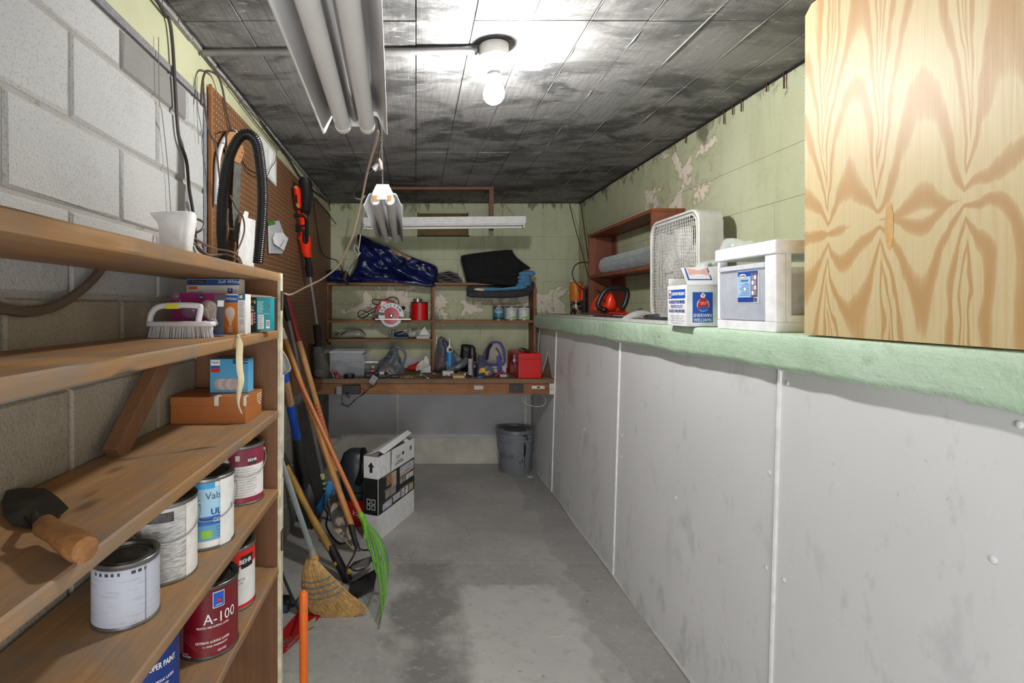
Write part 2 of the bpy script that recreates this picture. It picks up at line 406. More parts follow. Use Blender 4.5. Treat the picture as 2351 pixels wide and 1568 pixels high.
def pegboard_m_():
    t = NT('brown_pegboard'); p = t.pos(True); x, y, z = t.xyz(p)
    c = t.mix(t.noise(p, 2.5, 5), srgb('#735036'), srgb('#62432d'))
    a = t.math('SUBTRACT', t.math('FRACT', t.math('MULTIPLY', y, 39.4)), .5); b = t.math('SUBTRACT', t.math('FRACT', t.math('MULTIPLY', z, 39.4)), .5)
    d = t.math('SQRT', t.math('ADD', t.math('POWER', a, 2), t.math('POWER', b, 2)))
    c = t.mix(t.ramp(d, [(.10, (.85,)*3), (.15, B1)]), c, srgb('#c9a574'))
    t.col(c); t.rough(.5, 0, .4); t.bump(t.ramp(d, [(.1, B1), (.14, W1)]), .5, .002); return t.m
peg_m = pegboard_m_()
shelf_m = wood('worn_shelf_board', '#b48a5c', '#96724c', 1, .9, .6, '#7f756a', .75, 1.0, True)
shelf_x = wood('brown_shelf_end', '#8a6243', '#755034', 2, .9, .6, '#5e4a3a', .4)
bench_m = wood('stained_bench_wood', '#9c6c42', '#855637', 0, .9, .6, '#3f3024', .4, 1, True)
bench_top_m = wood('dusty_bench_top', '#8a6a4c', '#735440', 0, .9, .75, '#5a5048', .8)
rack_m = wood('rack_wood_horizontal', '#9a6c44', '#855a3a', 0, 1, .6, '#3f2e22', .4)
rack_v = wood('rack_wood_vertical', '#9a6c44', '#855a3a', 2, 1, .6, '#3f2e22', .4)
red_v = wood('reddish_shelf_upright', '#8d5640', '#7a4534', 2, 1, .5, '#4a3028', .3)
red_y = wood('reddish_shelf_board', '#8f5034', '#7a4029', 1, 1, .5, '#4a3028', .3)
handle_w = wood('ash_handle', '#c08a4e', '#a87238', 2, 3, .45)
handle_o = wood('orange_brown_handle', '#b36f38', '#a05f2c', 2, 3, .4)
handle_t = wood('trowel_handle_wood', '#966a40', '#744b28', 0, 5, .4)
cream_m = M_('#ddd5bd', .6, 0, .2, 40)
white_en = M_('#dcdcde', .4, 0, .06, 6)
tube_m = M_('#d9d8d5', .3, 0, .06, 6)
white_p = M_('#e6e6e4', .4); white_b = M_('#efefed', .6, 0, .04); black_p = M_('#17181a', .4); black_r = M_('#101112', .6)
steel = M_('#b9babb', .32, .9, .15); dsteel = M_('#55534f', .5, .7, .3); iron = M_('#2b2a28', .6, .5, .4)
red_p = M_('#d01c12', .35); orange_p = M_('#e8541a', .35); redor = M_('#e8300f', .35)
grey_p = M_('#6d7074', .45); ltgrey = M_('#a9abad', .45); blue_p = M_('#1550b8', .35); card = M_('#a9805a', .8)
ink = M_('#1d1d20', .6); inkw = M_('#f2f2f0', .6); inkb = M_('#1c3f97', .6); inkr = M_('#c8202a', .6)
tan_cord = M_('#a28d7a', .6); blk_cord = M_('#1c1b1b', .55); brn_cord = M_('#4a403a', .6)
# ================================================================ SETTING
ZC = H+.94; YB = 4.79; XL = -.79; XR = 1.04; XU = 1.48; Y0 = -1.3
def struct(o, kind='structure'): o['kind'] = kind; return o
fl = struct(MB().box(-1.0, 1.7, Y0, YB+.1, -.08, 0).build('floor', floor_m))
ce = struct(MB().box(-1.0, 1.7, Y0, YB+.1, ZC+.008, ZC+.12).build('ceiling', M_('#3f3e3d', .9, 0, .2)))
rz = random.Random(3)
xs = [-.79]+[k*.1915 for k in range(-4, 8)]+[1.485]; ys = [.15, 1.74, 3.22, 4.79]
for i in range(len(xs)-1):
    for j in range(3):
        g0, g1 = (.001, .001); dz = rz.uniform(0, .0035); oy = rz.uniform(-.012, .012) if j else 0
        if xs[i+1]-xs[i] < .01: continue
        m = MB(); x0, x1, y0, y1 = xs[i]+g0, xs[i+1]-g1, ys[j]+.0015, ys[j+1]-.0015; z0 = ZC+dz; e = .0012
        m.add([(x0, y0, ZC+.02), (x1, y0, ZC+.02), (x1, y1, ZC+.02), (x0, y1, ZC+.02), (x0+e, y0+e, z0), (x1-e, y0+e, z0), (x1-e, y1-e, z0), (x0+e, y1-e, z0)],
              [(4, 5, 6, 7), (0, 1, 5, 4), (1, 2, 6, 5), (2, 3, 7, 6), (3, 0, 4, 7), (0, 3, 2, 1)])
        m.build('slab_board', ceil_m, ce)
# thin cement fins squeezed out between some form boards
for k, (xx, a, b) in enumerate([(.575, 1.5, 3.2), (.766, .9, 3.3), (.957, .7, 4.5), (1.149, 1.1, 4.6), (1.34, 2.2, 4.6), (.383, 2.4, 4.7), (.19, 2.6, 4.7)]):
    m = MB(); P = [(xx+rz.uniform(-.0015, .0015), a+(b-a)*t/30, ZC) for t in range(31)]
    m.tube(P, [max(.0002, rz.gauss(.0006, .0012)) for _ in P], 5); m.build('cement_fin', M_('#9a9996', .8), ce, smooth=True)

def block_mesh(w, h, d, rr, seed):    # block face in local x-z, front at y=0 facing -y, depth d
    r = random.Random(seed); j = lambda s: r.uniform(-s, s); c = .007 if rr > .001 else .0014
    vs = [(0, d, 0), (w, d, 0), (w, d, h), (0, d, h), (0, c, 0), (w, c, 0), (w, c, h), (0, c, h)]
    q = []
    for (x, z) in ((c, c), (w/2, c*.8), (w-c, c), (w-c, h-c), (w/2, h-c*.8), (c, h-c)): q.append((x+j(rr), j(.0012), z+j(rr)))
    vs += q
    fs = [(8, 9, 12, 13), (9, 10, 11, 12), (4, 5, 10, 9, 8), (5, 6, 11, 10), (6, 7, 13, 12, 11), (7, 4, 8, 13), (0, 1, 5, 4), (1, 2, 6, 5), (2, 3, 7, 6), (3, 0, 4, 7)]
    return vs, fs
_bm = {}
def put_block(parent, origin, right, w, h, mat, gap, rr, key, name='block'):
    w2, h2 = round(w-gap, 4), round(h-gap, 4); k = (w2, h2, mat.name, key)
    if k not in _bm:
        vs, fs = block_mesh(w2, h2, .03, rr, hash((w2, h2)) % 1000+key); me = bpy.data.meshes.new(name)
        me.from_pydata(vs, [], fs); bm = bmesh.new(); bm.from_mesh(me); bmesh.ops.recalc_face_normals(bm, faces=bm.faces); bm.to_mesh(me); bm.free()
        me.materials.append(mat); _bm[k] = me
    o = bpy.data.objects.new(name, _bm[k]); COL.objects.link(o); o.parent = parent
    r = Vector(right); u = Vector((0, 0, 1)); n = u.cross(r)   # +y local = into the wall
    M = Matrix((r, n, u)).transposed().to_4x4(); M.translation = Vector(origin)+r*gap/2+u*gap/2
    o.matrix_local = MW[parent.name].inverted() @ M; return o
joints = [0]+[H+z for z in (-1.213+.007, -1.007, -.801, -.595, -.389, -.183, .023, .226, .429, .635)]+[H+.752]
# left wall: block infill near the camera (white above the top shelf), older blocks beyond
wl = struct(MB().box(XL-.15, XL-.008, Y0, YB, 0, ZC).build('wall_left', mortar_m))
for r in range(len(joints)-1):
    z0, z1 = joints[r], joints[r+1]; off = 1.208 if (r % 2 == 1) else 1.01
    y = off-.406*2
    while y < 4.78:
        y1 = min(y+.406, YB); 
        if y < 1.97 < y1: y1 = 1.97
        if r >= 10-0: mt = grey_block if abs(y-1.405) < .25 and y > 1.2 else white_block
        elif z0 > H+.02: mt = white_block
        elif z0 > H-.19: mt = white_block if False else tan_block
        else: mt = tan_block
        if y > 1.95: mt = dark_block
        if y1 > y+.03 and not (y > 1.95 and z0 > H-.3): put_block(wl, (XL, y, z0), (0, 1, 0), y1-y, z1-z0, mt, .011, .0025, (r*3+int(y*5)) % 4)
        y = y1 if y1 == 1.97 else y+.406
        if y > 1.97 and abs(y-1.97) < .405 and y1 == 1.97: y = 1.97
MB().box(XL-.008, XL+.004, .1, 1.985, H+.752, H+.775).build('mortar_edge', M_('#7b7b7d', .9, 0, .25, 60, .5, 60), wl)
MB().box(XL-.008, XL+.001, 1.965, 2.03, H-.4, H+.80).build('grey_edge_strip', M_('#74757a', .8, 0, .3, 60, .5, 90), wl)
tl = struct(MB().box(XL-.02, XL-.001, .1, YB, H+.775, ZC).build('trim_1', M_('#b3b493', .6, 0, .1, 5, .2, 40)))
m = MB()
for i in range(40):
    y = .4+i*.11; m.bar((XL+.004, y, ZC-.009+rz.uniform(-.004, .003)), (XL+.004, y+.115, ZC-.009+rz.uniform(-.004, .003)), .022, .014)
m.build('mortar_fillet', M_('#8d8c89', .9, 0, .3, 60, .6, 60), tl)
# right wall upper: green painted blocks above the ledge
wr = struct(MB().box(XU+.008, XU+.15, Y0, YB, 0, ZC).build('wall_right', mortar_m)); lab(wr)
def green_rows(parent, x_is, a, b, z_lo):
    zj = [z_lo]+[z for z in joints if z > z_lo+.03]+[ZC-.004]
    zj = [z for i, z in enumerate(zj) if z != H+.752]
    for r in range(len(zj)-1):
        off = a-.2*(r % 2)-.05; p = off
        while p < b:
            p0, p1 = max(p, a), min(p+.406, b)
            if p1-p0 > .03:
                if x_is: put_block(parent, (p0, YB, zj[r]), (1, 0, 0), p1-p0, zj[r+1]-zj[r], green_m, .0007, .0003, r)
                else: put_block(parent, (XU, p1, zj[r]), (0, -1, 0), p1-p0, zj[r+1]-zj[r], green_m, .0007, .0003, r)
            p += .406
green_rows(wr, False, .2, YB, H-.09)
# shade of the gap under the slab, painted as a near-black strip; rusty ties
struct(MB().box(XU-.004, XU+.01, .3, YB, ZC-.012, ZC+.01).build('gap_shade_strip', M_('#161514', .9, 0, .3)))
wb = struct(MB().box(-1.0, 1.7, YB+.008, YB+.15, 0, ZC).build('wall_back', mortar_m))
green_rows(wb, True, XL, XU, .86)
# vent opening filled with stained board on the back wall
vt = thing('boarded_vent', 'stained yellow-brown board filling a small opening high on the green back wall', 'board', at(1017, 543, YB-.001))
wbox('board', wood('stained_fill', '#7d6a3f', '#5c4a2c', 0, 2, .8, '#3d3020', .7), vt, 962, 1073, 490, 541, YB-.006, .01)
for a in (960, 1074): MB().bar(at(a, 488, YB-.006), at(a, 543, YB-.006), .01, .012, (0, 1, 0)).build('frame_edge', M_('#4a4232', .9), vt)
MB().bar(at(958, 542, YB-.006), at(1078, 542, YB-.006), .01, .012).build('sill_edge', M_('#4a4232', .9), vt)
# back wall below bench: two panels, batten, pale footing
lp = M_('#b9b9bb', .6, 0, .12, 4)
MB().box(XL, -.172, YB-.012, YB+.01, .24, .95).build('panel', lp, wb); MB().box(-.163, XR, YB-.012, YB+.01, .24, .95).build('panel', lp, wb)
MB().box(-.178, -.157, YB-.02, YB-.01, .24, .95).build('batten', M_('#d5d3ca', .5), wb)
MB().box(.98, 1.0, YB-.02, YB-.01, .24, .95).build('batten', M_('#d5d3ca', .5), wb)
MB().box(XL, XR, YB-.028, YB+.01, .0, .24).build('footing', M_('#bdbaae', .8, 0, .2, 6, .4, 50), wb, bevel=.006)
# right lower wall: white panels, slightly leaning, battens, nail caps
ys2 = [-1.2, .33, 1.56, 2.78, 4.04, YB-.03]; lw = struct(MB().box(XR+.05, XU+.01, Y0, YB, 0, H-.13).build('wall_right_lower', mortar_m))
for a, b in zip(ys2[:-1], ys2[1:]):
    m = MB(); zt = H-.10
    m.add([(XR, a+.002, 0), (XR, b-.002, 0), (XR+.04, b-.002, zt), (XR+.04, a+.002, zt), (XR+.055, a+.002, 0), (XR+.055, b-.002, 0), (XR+.06, b-.002, zt), (XR+.06, a+.002, zt)],
          [(0, 1, 2, 3), (4, 7, 6, 5), (0, 4, 5, 1), (3, 2, 6, 7), (0, 3, 7, 4), (1, 5, 6, 2)]); m.build('wall_panel', panel_m, lw)
for a in ys2[1:-1]:
    MB().tube([(XR+.0005, a, 0), (XR+.0395, a, H-.1)], .0075 if a < 2 else .008, 8).build('batten', M_('#e2e2e2', .4), lw, smooth=True)
P = [(XR-.003, y, .004+.004*math.sin(y*7)) for y in [0+.15*i for i in range(31)]]
sb = MB().tube(P, [.0065 if i % 9 < 7 else .002 for i in range(31)], 6).build('baseboard_right', M_('#c6c5c2', .6), smooth=True); struct(sb)
ncap = None
for px, py in [(1767, 1086), (1759, 1304), (1800, 1332), (1426, 1048), (1417, 1044), (1551, 1143), (2280, 1285), (1808, 880), (1795, 850), (1341, 986), (1289, 948), (2340, 975), (1428, 1000)]:
    X = XR
    for _ in range(3): q = onX(px, py, X); X = XR+.04*q.z/(H-.1)
    ncap = MB().sphere((0, 0, 0), .0075, 10, (.5, 1, 1)); o = ncap.build('nail_cap', M_('#dededf', .4), lw, local=True, smooth=True); o.matrix_local = MW[lw.name].inverted() @ Matrix.Translation(q)
# mint ledge on top of the lower wall
m = MB(); n = 220; prof = lambda y: None; vs = []; K = 7
for i in range(n+1):
    y = -1.2+(YB+1.2)*i/n; nz = noise.noise(Vector((0, y*3.1, 1))); n2 = noise.noise(Vector((4, y*14, 2)))
    bz = .105+.012*nz+.006*n2; ox = .006*noise.noise(Vector((9, y*5, 2)))
    ring = [(XU+.02, H-.076), (1.042, H-.076), (1.033+ox*.3, H-.0785), (1.029+ox*.5, H-.085), (1.028+ox, H-.11), (1.028+ox*1.3, H-.078-bz+.02), (1.033+ox, H-.078-bz+.006), (1.045, H-.078-bz), (XU+.02, H-.078-bz)]
    vs += [(a, y, b) for a, b in ring]; K = len(ring)
fs = [(i*K+k, (i+1)*K+k, (i+1)*K+(k+1) % K, i*K+(k+1) % K) for i in range(n) for k in range(K)]
fs += [tuple(range(K)), tuple(n*K+k for k in range(K-1, -1, -1))]
ledge = struct(m.add(vs, fs).build('ledge', ledge_m, smooth=True, flat_ang=60)); ledge.name = 'trim_3'
ZL = H-.0755
# pegboard sheets
pg = thing('pegboard', 'brown perforated hardboard sheet covering the left wall behind the hose and saw', 'pegboard', (XL, 3.2, .85))
e = XL+.018
for a, b in ((2.0, 3.215), (3.22, 4.44), (4.445, YB-.01)):
    MB().box(XL+.013, e, a, b, H-.57, H+.835).build('sheet', peg_m, pg)
MB().box(XL+.006, e+.001, 1.992, 2.0, H-.57, H+.84).build('edge_strip', M_('#a06a3c', .6), pg)
MB().box(XL-.001, XL+.012, 2.03, 2.06, H-.57, H+.8).build('furring', M_('#7b5b3c', .7), pg)
for yy in (3.1, 4.2): MB().box(XL-.001, XL+.012, yy, yy+.04, H-.57, H+.8).build('furring', M_('#7b5b3c', .7), pg)
# dark strip of old wall between pegboard and bench
# steel ties sticking out along the ceiling edge, right wall
grp = 'rusty tie rods under the ceiling edge'
ORD = {1800: 'first', 1760: 'second', 1702: 'third', 1682: 'fourth', 1662: 'fifth', 1574: 'sixth', 1465: 'seventh', 1425: 'eighth', 1384: 'ninth', 1353: 'tenth'}
for px, py, l in [(1662, 251, .07), (1702, 186, .06), (1800, 186, .07), (1682, 257, .05), (1760, 200, .04), (1574, 318, .05), (1465, 370, .04), (1425, 385, .03), (1384, 425, .05), (1353, 448, .04)]:
    p = onX(px, py, XU-.012); q = Vector((XU-.012, p.y, ZC-l)); 
    lab(MB().tube([(XU-.012, p.y, ZC-.002), q], .003, 6).build('tie_rod', M_('#4b2f22', .7, .3), smooth=True), ORD[px]+' thin rusty rod under the ceiling edge, counting from the plywood cabinet', 'rod', grp)
# conduit and lamp
bx, by = .281, 1.905
cd = MB().tube([(-.775, by+.02, ZC-.014), (-.3, by+.012, ZC-.014), (bx-.06, by, ZC-.018)], .0125, 12).build('conduit', M_('#8c8b88', .5, .3), smooth=True)
lab(cd, 'grey metal conduit running across the ceiling to the bare bulb', 'conduit')
lamp = thing('ceiling_lamp', 'bare lit bulb in a white lampholder on a round ceiling box', 'lamp', (bx, by, ZC))
T = Matrix.Translation((bx, by, 0))
MB().lathe([(0, ZC), (.053, ZC), (.053, ZC-.04), (.05, ZC-.044), (0, ZC-.044)], 40, T).build('junction_box', M_('#c9c8c4', .5), lamp, smooth=True)
MB().lathe([(0, ZC-.044), (.062, ZC-.044), (.064, ZC-.05), (.056, ZC-.062), (.035, ZC-.07), (.03, ZC-.094), (.027, ZC-.096), (0, ZC-.096)], 40, T).build('lampholder', M_('#e4e3de', .35), lamp, smooth=True)
MB().lathe([(.0, ZC-.094), (.023, ZC-.094), (.023, ZC-.104), (.026, ZC-.108), (.026, ZC-.12), (.0, ZC-.12)], 32, T).build('bulb_collar', M_('#b5b5b3', .4), lamp, smooth=True)
for a in (.6, 3.7): MB().sphere((bx+.05*math.cos(a), by+.05*math.sin(a), ZC-.062), .004, 8).build('screw', steel, lamp, smooth=True)
bt = NT('lit_bulb'); bt.b.inputs['Emission Color'].default_value = (1, .985, .96, 1); bt.b.inputs['Emission Strength'].default_value = BULB_POWER
z0 = ZC-.118
bulb = MB().lathe([(0, z0), (.018, z0-.002), (.024, z0-.014), (.034, z0-.032), (.0385, z0-.05), (.036, z0-.068), (.027, z0-.082), (.014, z0-.09), (0, z0-.092)], 32, T).build('bulb', bt.m, lamp, smooth=True)

# ================================================================ FLUORESCENT FIXTURES
def shop_light(label, loc, rotz, scz=1):
    t = thing('shop_light', label, 'light fixture', loc, (0, 0, rotz), 'unlit fluorescent shop lights'); L = 1.22; m = MB()
    prof = [(-.078, 0), (-.072, .004), (-.062, .026), (-.052, .044), (-.03, .046), (-.012, .04), (0, .028), (.012, .04), (.03, .046), (.052, .044), (.062, .026), (.072, .004), (.078, 0)]
    prof = cr([(a, 0, b) for a, b in prof], 4); n = len(prof)
    vs = [(p.x, y, p.z) for y in (0, L) for p in prof]; fs = [(i, i+1, n+i+1, n+i) for i in range(n-1)]
    t2 = MB().add(vs, fs).build('reflector', white_en, t, local=True, smooth=True, flat_ang=60, solid=.0015)
    t2.data.polygons[0].use_smooth = True
    ch = [(-.036, .046), (.036, .046), (.022, .078), (-.022, .078)]
    MB().plate(ch, L+.004, frame((0, -.002, 0), (1, 0, 0), (0, 0, 1))).build('channel', white_en, t, local=True, bevel=.002)
    for yy in (-.006, L+.002):
        MB().plate([(-.042, .03), (-.03, .02), (.03, .02), (.042, .03), (.04, .048), (.024, .081), (-.024, .081), (-.04, .048)], .004, frame((0, yy, 0), (1, 0, 0), (0, 0, 1))).build('end_plate', M_('#dedcd6', .4), t, local=True, bevel=.001)
    for s in (-1, 1):
        MB().tube([(s*.029, .02, .019), (s*.029, L-.02, .019)], .0185, 18).build('tube', tube_m, t, local=True, smooth=True)
        for yy in (.0, L-.02):
            c = MB().tube([(s*.029, yy, .019), (s*.029, yy+.02, .019)], .0192, 18).build('tube_cap', M_('#e3e1dc', .3), t, local=True, smooth=True)
            k = MB().cb((s*.029, yy+.01 if yy else .008, .036), (.02, .022, .034)).build('socket', M_('#e6e4e0', .4), t, local=True, bevel=.002)
        MB().add([(s*.029-.009, -.0075, .036), (s*.029+.009, -.0075, .036), (s*.029+.009, -.0065, .036), (s*.029-.009, -.0065, .036), (s*.029-.004, -.0075, .012), (s*.029+.004, -.0075, .012), (s*.029+.004, -.0065, .012), (s*.029-.004, -.0065, .012)],
                 [(0, 1, 5, 4), (3, 7, 6, 2), (0, 4, 7, 3), (1, 2, 6, 5), (0, 3, 2, 1), (4, 5, 6, 7)]).build('contact', M_('#b5793e', .5), t, local=True)
    return t
f1 = shop_light('large unlit twin-tube fixture overhead at the top of the picture, left of the lit bulb', (-.098, .06, H+.418), R(2.3))
f2 = shop_light('grimy twin-tube fixture hanging from a chain end-on above the tarp', (-.133, 2.1, H+.405), R(1.2))
def chain(name, label, a, b, r=.006):
    a = Vector(a); b = Vector(b); L = (b-a).length; n = int(L/(r*2.6)); d = (b-a).normalized(); m = MB()
    s = d.orthogonal().normalized(); u = d.cross(s)
    for i in range(n):
        c = a+d*(L*(i+.5)/n); q = s if i % 2 else u
        P = [c+d*(r*1.7*math.cos(k*PI/5))+q*(r*.75*math.sin(k*PI/5)) for k in range(10)]; m.tube(P, r*.2, 4, closed=True)
    return lab(m.build(name, M_('#8e8a84', .4, .8)), label, 'chain')
chain('chain', 'thin metal chain holding the near end of the grimy hanging fixture', (-.133, 2.11, H+.487), (-.14, 2.12, ZC), .0045)
chain('chain', 'thin slanting chain holding the right end of the white strip light', (PX(1180, 3.99), 3.99, H+.69), (PX(1133, 4.15), 4.15, ZC-.03), .004)
chain('chain', 'chain above the far end of the large overhead fixture', (-.14, 1.2, H+.5), (-.14, 1.2, ZC))
# back fixture (strip)
t = thing('strip_light', 'white single-tube strip light hanging crosswise in front of the green back wall', 'light fixture', at(1020, 526, 3.99), (0, R(.5)*-1, 0))
Lx = 371/F*3.99; 
MB().plate([(-.05, .035), (.05, .035), (.038, .088), (-.038, .088)], Lx, frame((-Lx/2, 0, 0), (0, -1, 0), (0, 0, 1))).build('channel', M_('#d7d8d8', .35), t, local=True, bevel=.003)
MB().plate([(-.052, .018), (-.044, .035), (.044, .035), (.052, .018), (.05, .016), (.04, .03), (-.04, .03), (-.05, .016)], Lx*.985, frame((-Lx*.4925, 0, 0), (0, -1, 0), (0, 0, 1))).build('reflector', M_('#d0cecb', .4), t, local=True)
MB().tube([(-Lx*.48, 0, .012), (Lx*.48, 0, .012)], .012, 14).build('tube', tube_m, t, local=True, smooth=True)
for s in (-1, 1):
    MB().cb((s*Lx*.488, 0, .022), (.012, .075, .044)).build('end_cap', white_p, t, local=True, bevel=.003)
# brown angle iron / wood strip frame near the back
m = MB().bar(at(893, 434, 4.15), at(1133, 441, 4.15), .03, .02); fr = thing('ceiling_rail', 'brown rail along the ceiling with an upright dropping behind the white strip light', 'rail', at(1020, 440, 4.15))
MB().box(PX(893, 4.15), PX(1133, 4.15), 4.14, 4.17, ZC-.022, ZC).build('rail', M_('#6b4a38', .7), fr)
MB().box(PX(1123, 4.15), PX(1133, 4.15), 4.14, 4.165, H+.60, ZC-.02).build('upright', M_('#6b4a38', .7), fr)
# ================================================================ LEFT SHELVING UNIT
XF = -.49; YE = 1.885
su = thing('shelving_unit', 'tall worn wooden shelving unit against the left block wall in the foreground', 'shelf', (-.64, 1.2, 0))
LV = [(H+.121, .03), (H-.084, .03), (H-.37, .03), (H-.649, .029), (H-.927, .029)]
for i, (z, th) in enumerate(LV):
    n = 26; m = MB(); vs = []; y0 = .3
    for k in range(n+1):
        y = y0+(YE-y0)*k/n; w_ = .0022*noise.noise(Vector((i*3, y*6, 0))); v_ = .0018*noise.noise(Vector((i*3, y*8, 5)))
        vs += [(XL+.012, y, z), (XF-.004+w_, y, z), (XF+w_, y, z-.004+v_), (XF+w_*1.4, y, z-th+.005), (XF-.004+w_, y, z-th), (XL+.012, y, z-th)]
    fs = [(k*6+j, (k+1)*6+j, (k+1)*6+(j+1) % 6, k*6+(j+1) % 6) for k in range(n) for j in range(6)]+[tuple(range(6)), tuple(n*6+j for j in range(5, -1, -1))]
    m.add(vs, fs).build('shelf_board', shelf_m, su, smooth=True, flat_ang=40)
MB().box(XL+.004, XF-.004, YE, YE+.02, 0, H+.122).build('end_panel', shelf_x, su, bevel=.002)
MB().box(XF-.004, XF+.009, YE-.004, YE+.024, 0, H+.12).build('painted_edge_strip', M_('#d9d0b4', .6, 0, .35, 22), su, bevel=.002)
MB().bar((-.745, 1.30, H-.368), (-.745, 1.60, H-.115), .035, .06).build('brace', shelf_x, su, bevel=.002)
MB().box(XL+.006, XL+.03, .3, .34, 0, H+.09).build('rear_post', shelf_x, su)
for zz in (PZ(690, YE), PZ(1240, YE)):
    h = MB().box(XF+.009, XF+.0125, YE-.004, YE+.02, zz-.034, zz+.034).build('hinge', M_('#5d4638', .6, .5, .4, 60), su, bevel=.001)
    MB().tube([(XF+.013, YE-.006, zz-.034), (XF+.013, YE-.006, zz+.034)], .0045, 10).build('hinge_pin', M_('#6b5748', .5, .6), h, smooth=True)

def paint_can(name, label, x, y, z, r, h, body, parts=(), handle=None, group=None, rimc=None, lidc=None, face=None, drip=None, lid=True):
    """can with seams, lid and wire handle; local -Y is turned to the camera"""
    ang = math.atan2(x, y) if face is None else face
    t = thing(name, label, 'paint can', (x, y, z), (0, 0, -ang), group)
    rim = rimc or M_('#8c8d8c', .35, .85, .2); lm = lidc or M_('#6d6c69', .35, .8, .4)
    MB().lathe([(0, .0), (r*.97, 0), (r*.985, .004), (r*.97, .008), (r*.97, h-.010), (0, h-.010)], 48).build('body', body, t, local=True, smooth=True, flat_ang=50)
    MB().lathe([(r*.96, .001), (r, .001), (r*1.005, .004), (r*.975, .0075), (r*.96, .0075)], 48).build('bottom_seam', rim, t, local=True, smooth=True)
    MB().lathe([(r*.96, h-.012), (r*1.0, h-.008), (r*1.0, h-.001), (r*.985, h), (r*.86, h-.002), (r*.83, h-.006), (r*.83, h-.012)], 48).build('rim', rim, t, local=True, smooth=True)
    if lid: MB().lathe([(0, h-.008), (r*.62, h-.008), (r*.64, h-.006), (r*.78, h-.0065), (r*.79, h-.001), (r*.84, h), (r*.85, h-.006), (.0, h-.012)], 48).build('lid', lm, t, local=True, smooth=True)
    for nm, a0, a1, z0, z1, mt, off in parts:   # label patches, angles in degrees from the facing direction
        rr = r*.97+.0004+off*.0004; MB().lathe([(rr, z0*h), (rr, z1*h)], 40, None, R(a0-90), R(a1-90)).build(nm, mt, t, local=True, smooth=True)
    if handle:
        a0, drop = handle; P = []
        for k in range(25):
            q = PI*k/24; u = math.cos(q); P.append((r*1.03*u*math.cos(a0)-math.sin(q)*r*1.12*math.sin(a0)*-1*0, 0, 0))
        P = [Vector((math.sin(R(a0)+PI*k/24-PI/2)*r*1.06, -math.cos(R(a0)+PI*k/24-PI/2)*r*1.06, h*.80-drop*math.sin(PI*k/24))) for k in range(25)]
        MB().tube(P, .0016, 6).build('wire_handle', steel, t, local=True, smooth=True)
        for s in (0, 24):
            q = P[s]; MB().tube([q*1-Vector((q.x*.07, q.y*.07, 0)), Vector((q.x*1.02, q.y*1.02, q.z))], .006, 10).build('ear', steel, t, local=True, smooth=True)
    return t
I4 = Matrix.Identity(4)
def can_text(t, s, u_deg, z, h, mat, r, **k):
    return text(s, h, mat, t, Matrix.Translation((0, 0, z)), bend=r*.97+.0006, a=R(u_deg), local=True, **k)
z4 = H-.649; z5 = H-.927
faded = NT('faded_label'); v = faded.pos(False); c = faded.mix(faded.noise(v, 6, 4), srgb('#aab0bf'), srgb('#c0c4d0'))
c = spots(faded, c, faded.pos(False, (1, 1, 6)), 22, .55, .62, srgb('#8d93a4'), .35); faded.col(c).rough(.6)
newsp = NT('newsprint_label'); v = newsp.pos(False, (1, 1, 7)); c = newsp.mix(newsp.ramp(newsp.noise(v, 40, 3), [(.4, B1), (.6, W1)]), srgb('#9c9b9a'), srgb('#c9c8c6')); newsp.col(c).rough(.7)
t = paint_can('paint_can', 'small dented can with a faded lilac label, nearest in its row', -.612, 1.115, z4, .066, .132, M_('#a2a6ae', .5, .2), [('paper_label', -80, 90, .06, .9, faded.m, 0), ('label_seam', 32, 34, .06, .9, M_('#7d818c', .7), 1)])
for k in range(9):
    a = -58+k*11
    if k not in (5,): MB().lathe([(.0646, .110), (.0646, .1165)], 6, None, R(a-90), R(a-90+rz.uniform(3, 8))).build('tar_mark', M_('#3a3a3c', .7), t, local=True)
t = paint_can('paint_can', 'gallon can with a torn grey printed label and black marks, second in its row', -.622, 1.295, z4, .081, .188, M_('#c7c5c0', .5), [('printed_label', -30, 52, .05, .86, newsp.m, 0), ('white_paint_run', 40, 86, .0, 1.0, M_('#e4e1da', .4), 2), ('black_band', -55, 18, .78, .9, M_('#4b4a48', .6, 0, .8, 60), 1), ('side_label', -88, -34, .05, .7, M_('#8d8c88', .6), 1)], handle=(8, .05))
for s in (20, 27, 35): can_text(t, 'IIIIIII', -10, .188*s/40, .006, M_('#6d6c6a', .7), .081)
vb = NT('blue_gradient_label'); v = vb.pos(False); zz = vb.xyz(v)[2]; vb.col(vb.ramp(vb.math('MULTIPLY', zz, 5.4), [(.05, srgb('#7fa7bf')), (.35, srgb('#5b9cc4')), (.5, srgb('#9cc9e2')), (.9, srgb('#a9d2e6'))])).rough(.45)
t = paint_can('paint_can', 'gallon can with a pale blue label and a white paint run down its front', -.592, 1.475, z4, .0815, .19, M_('#e7e7e3', .4), [('blue_label', -70, 34, .13, .88, vb.m, 0), ('dark_band', -70, 34, .35, .47, M_('#1c63b4', .4), 1), ('bright_tab', -20, 20, .86, .94, M_('#33a5dc', .4), 1), ('white_paint_run', 30, 58, .0, 1.0, white_p, 4), ('green_square', -6, 14, .17, .28, M_('#8cc63e', .5), 2)], handle=(10, .072))
can_text(t, 'Valspar', 30, .143, .019, M_('#39546b', .5), .0815); can_text(t, 'ULTRA', 38, .1, .017, inkb, .0815, bold=.04); can_text(t, 'CEILING', 36, .078, .011, inkw, .0815, bold=.04); can_text(t, '3.78 L', -20, .01, .006, M_('#6e7478', .6), .0815)
for k in range(4): can_text(t, 'interior paint', 32, .058-k*.008, .004, M_('#3e6a86', .6), .0815)
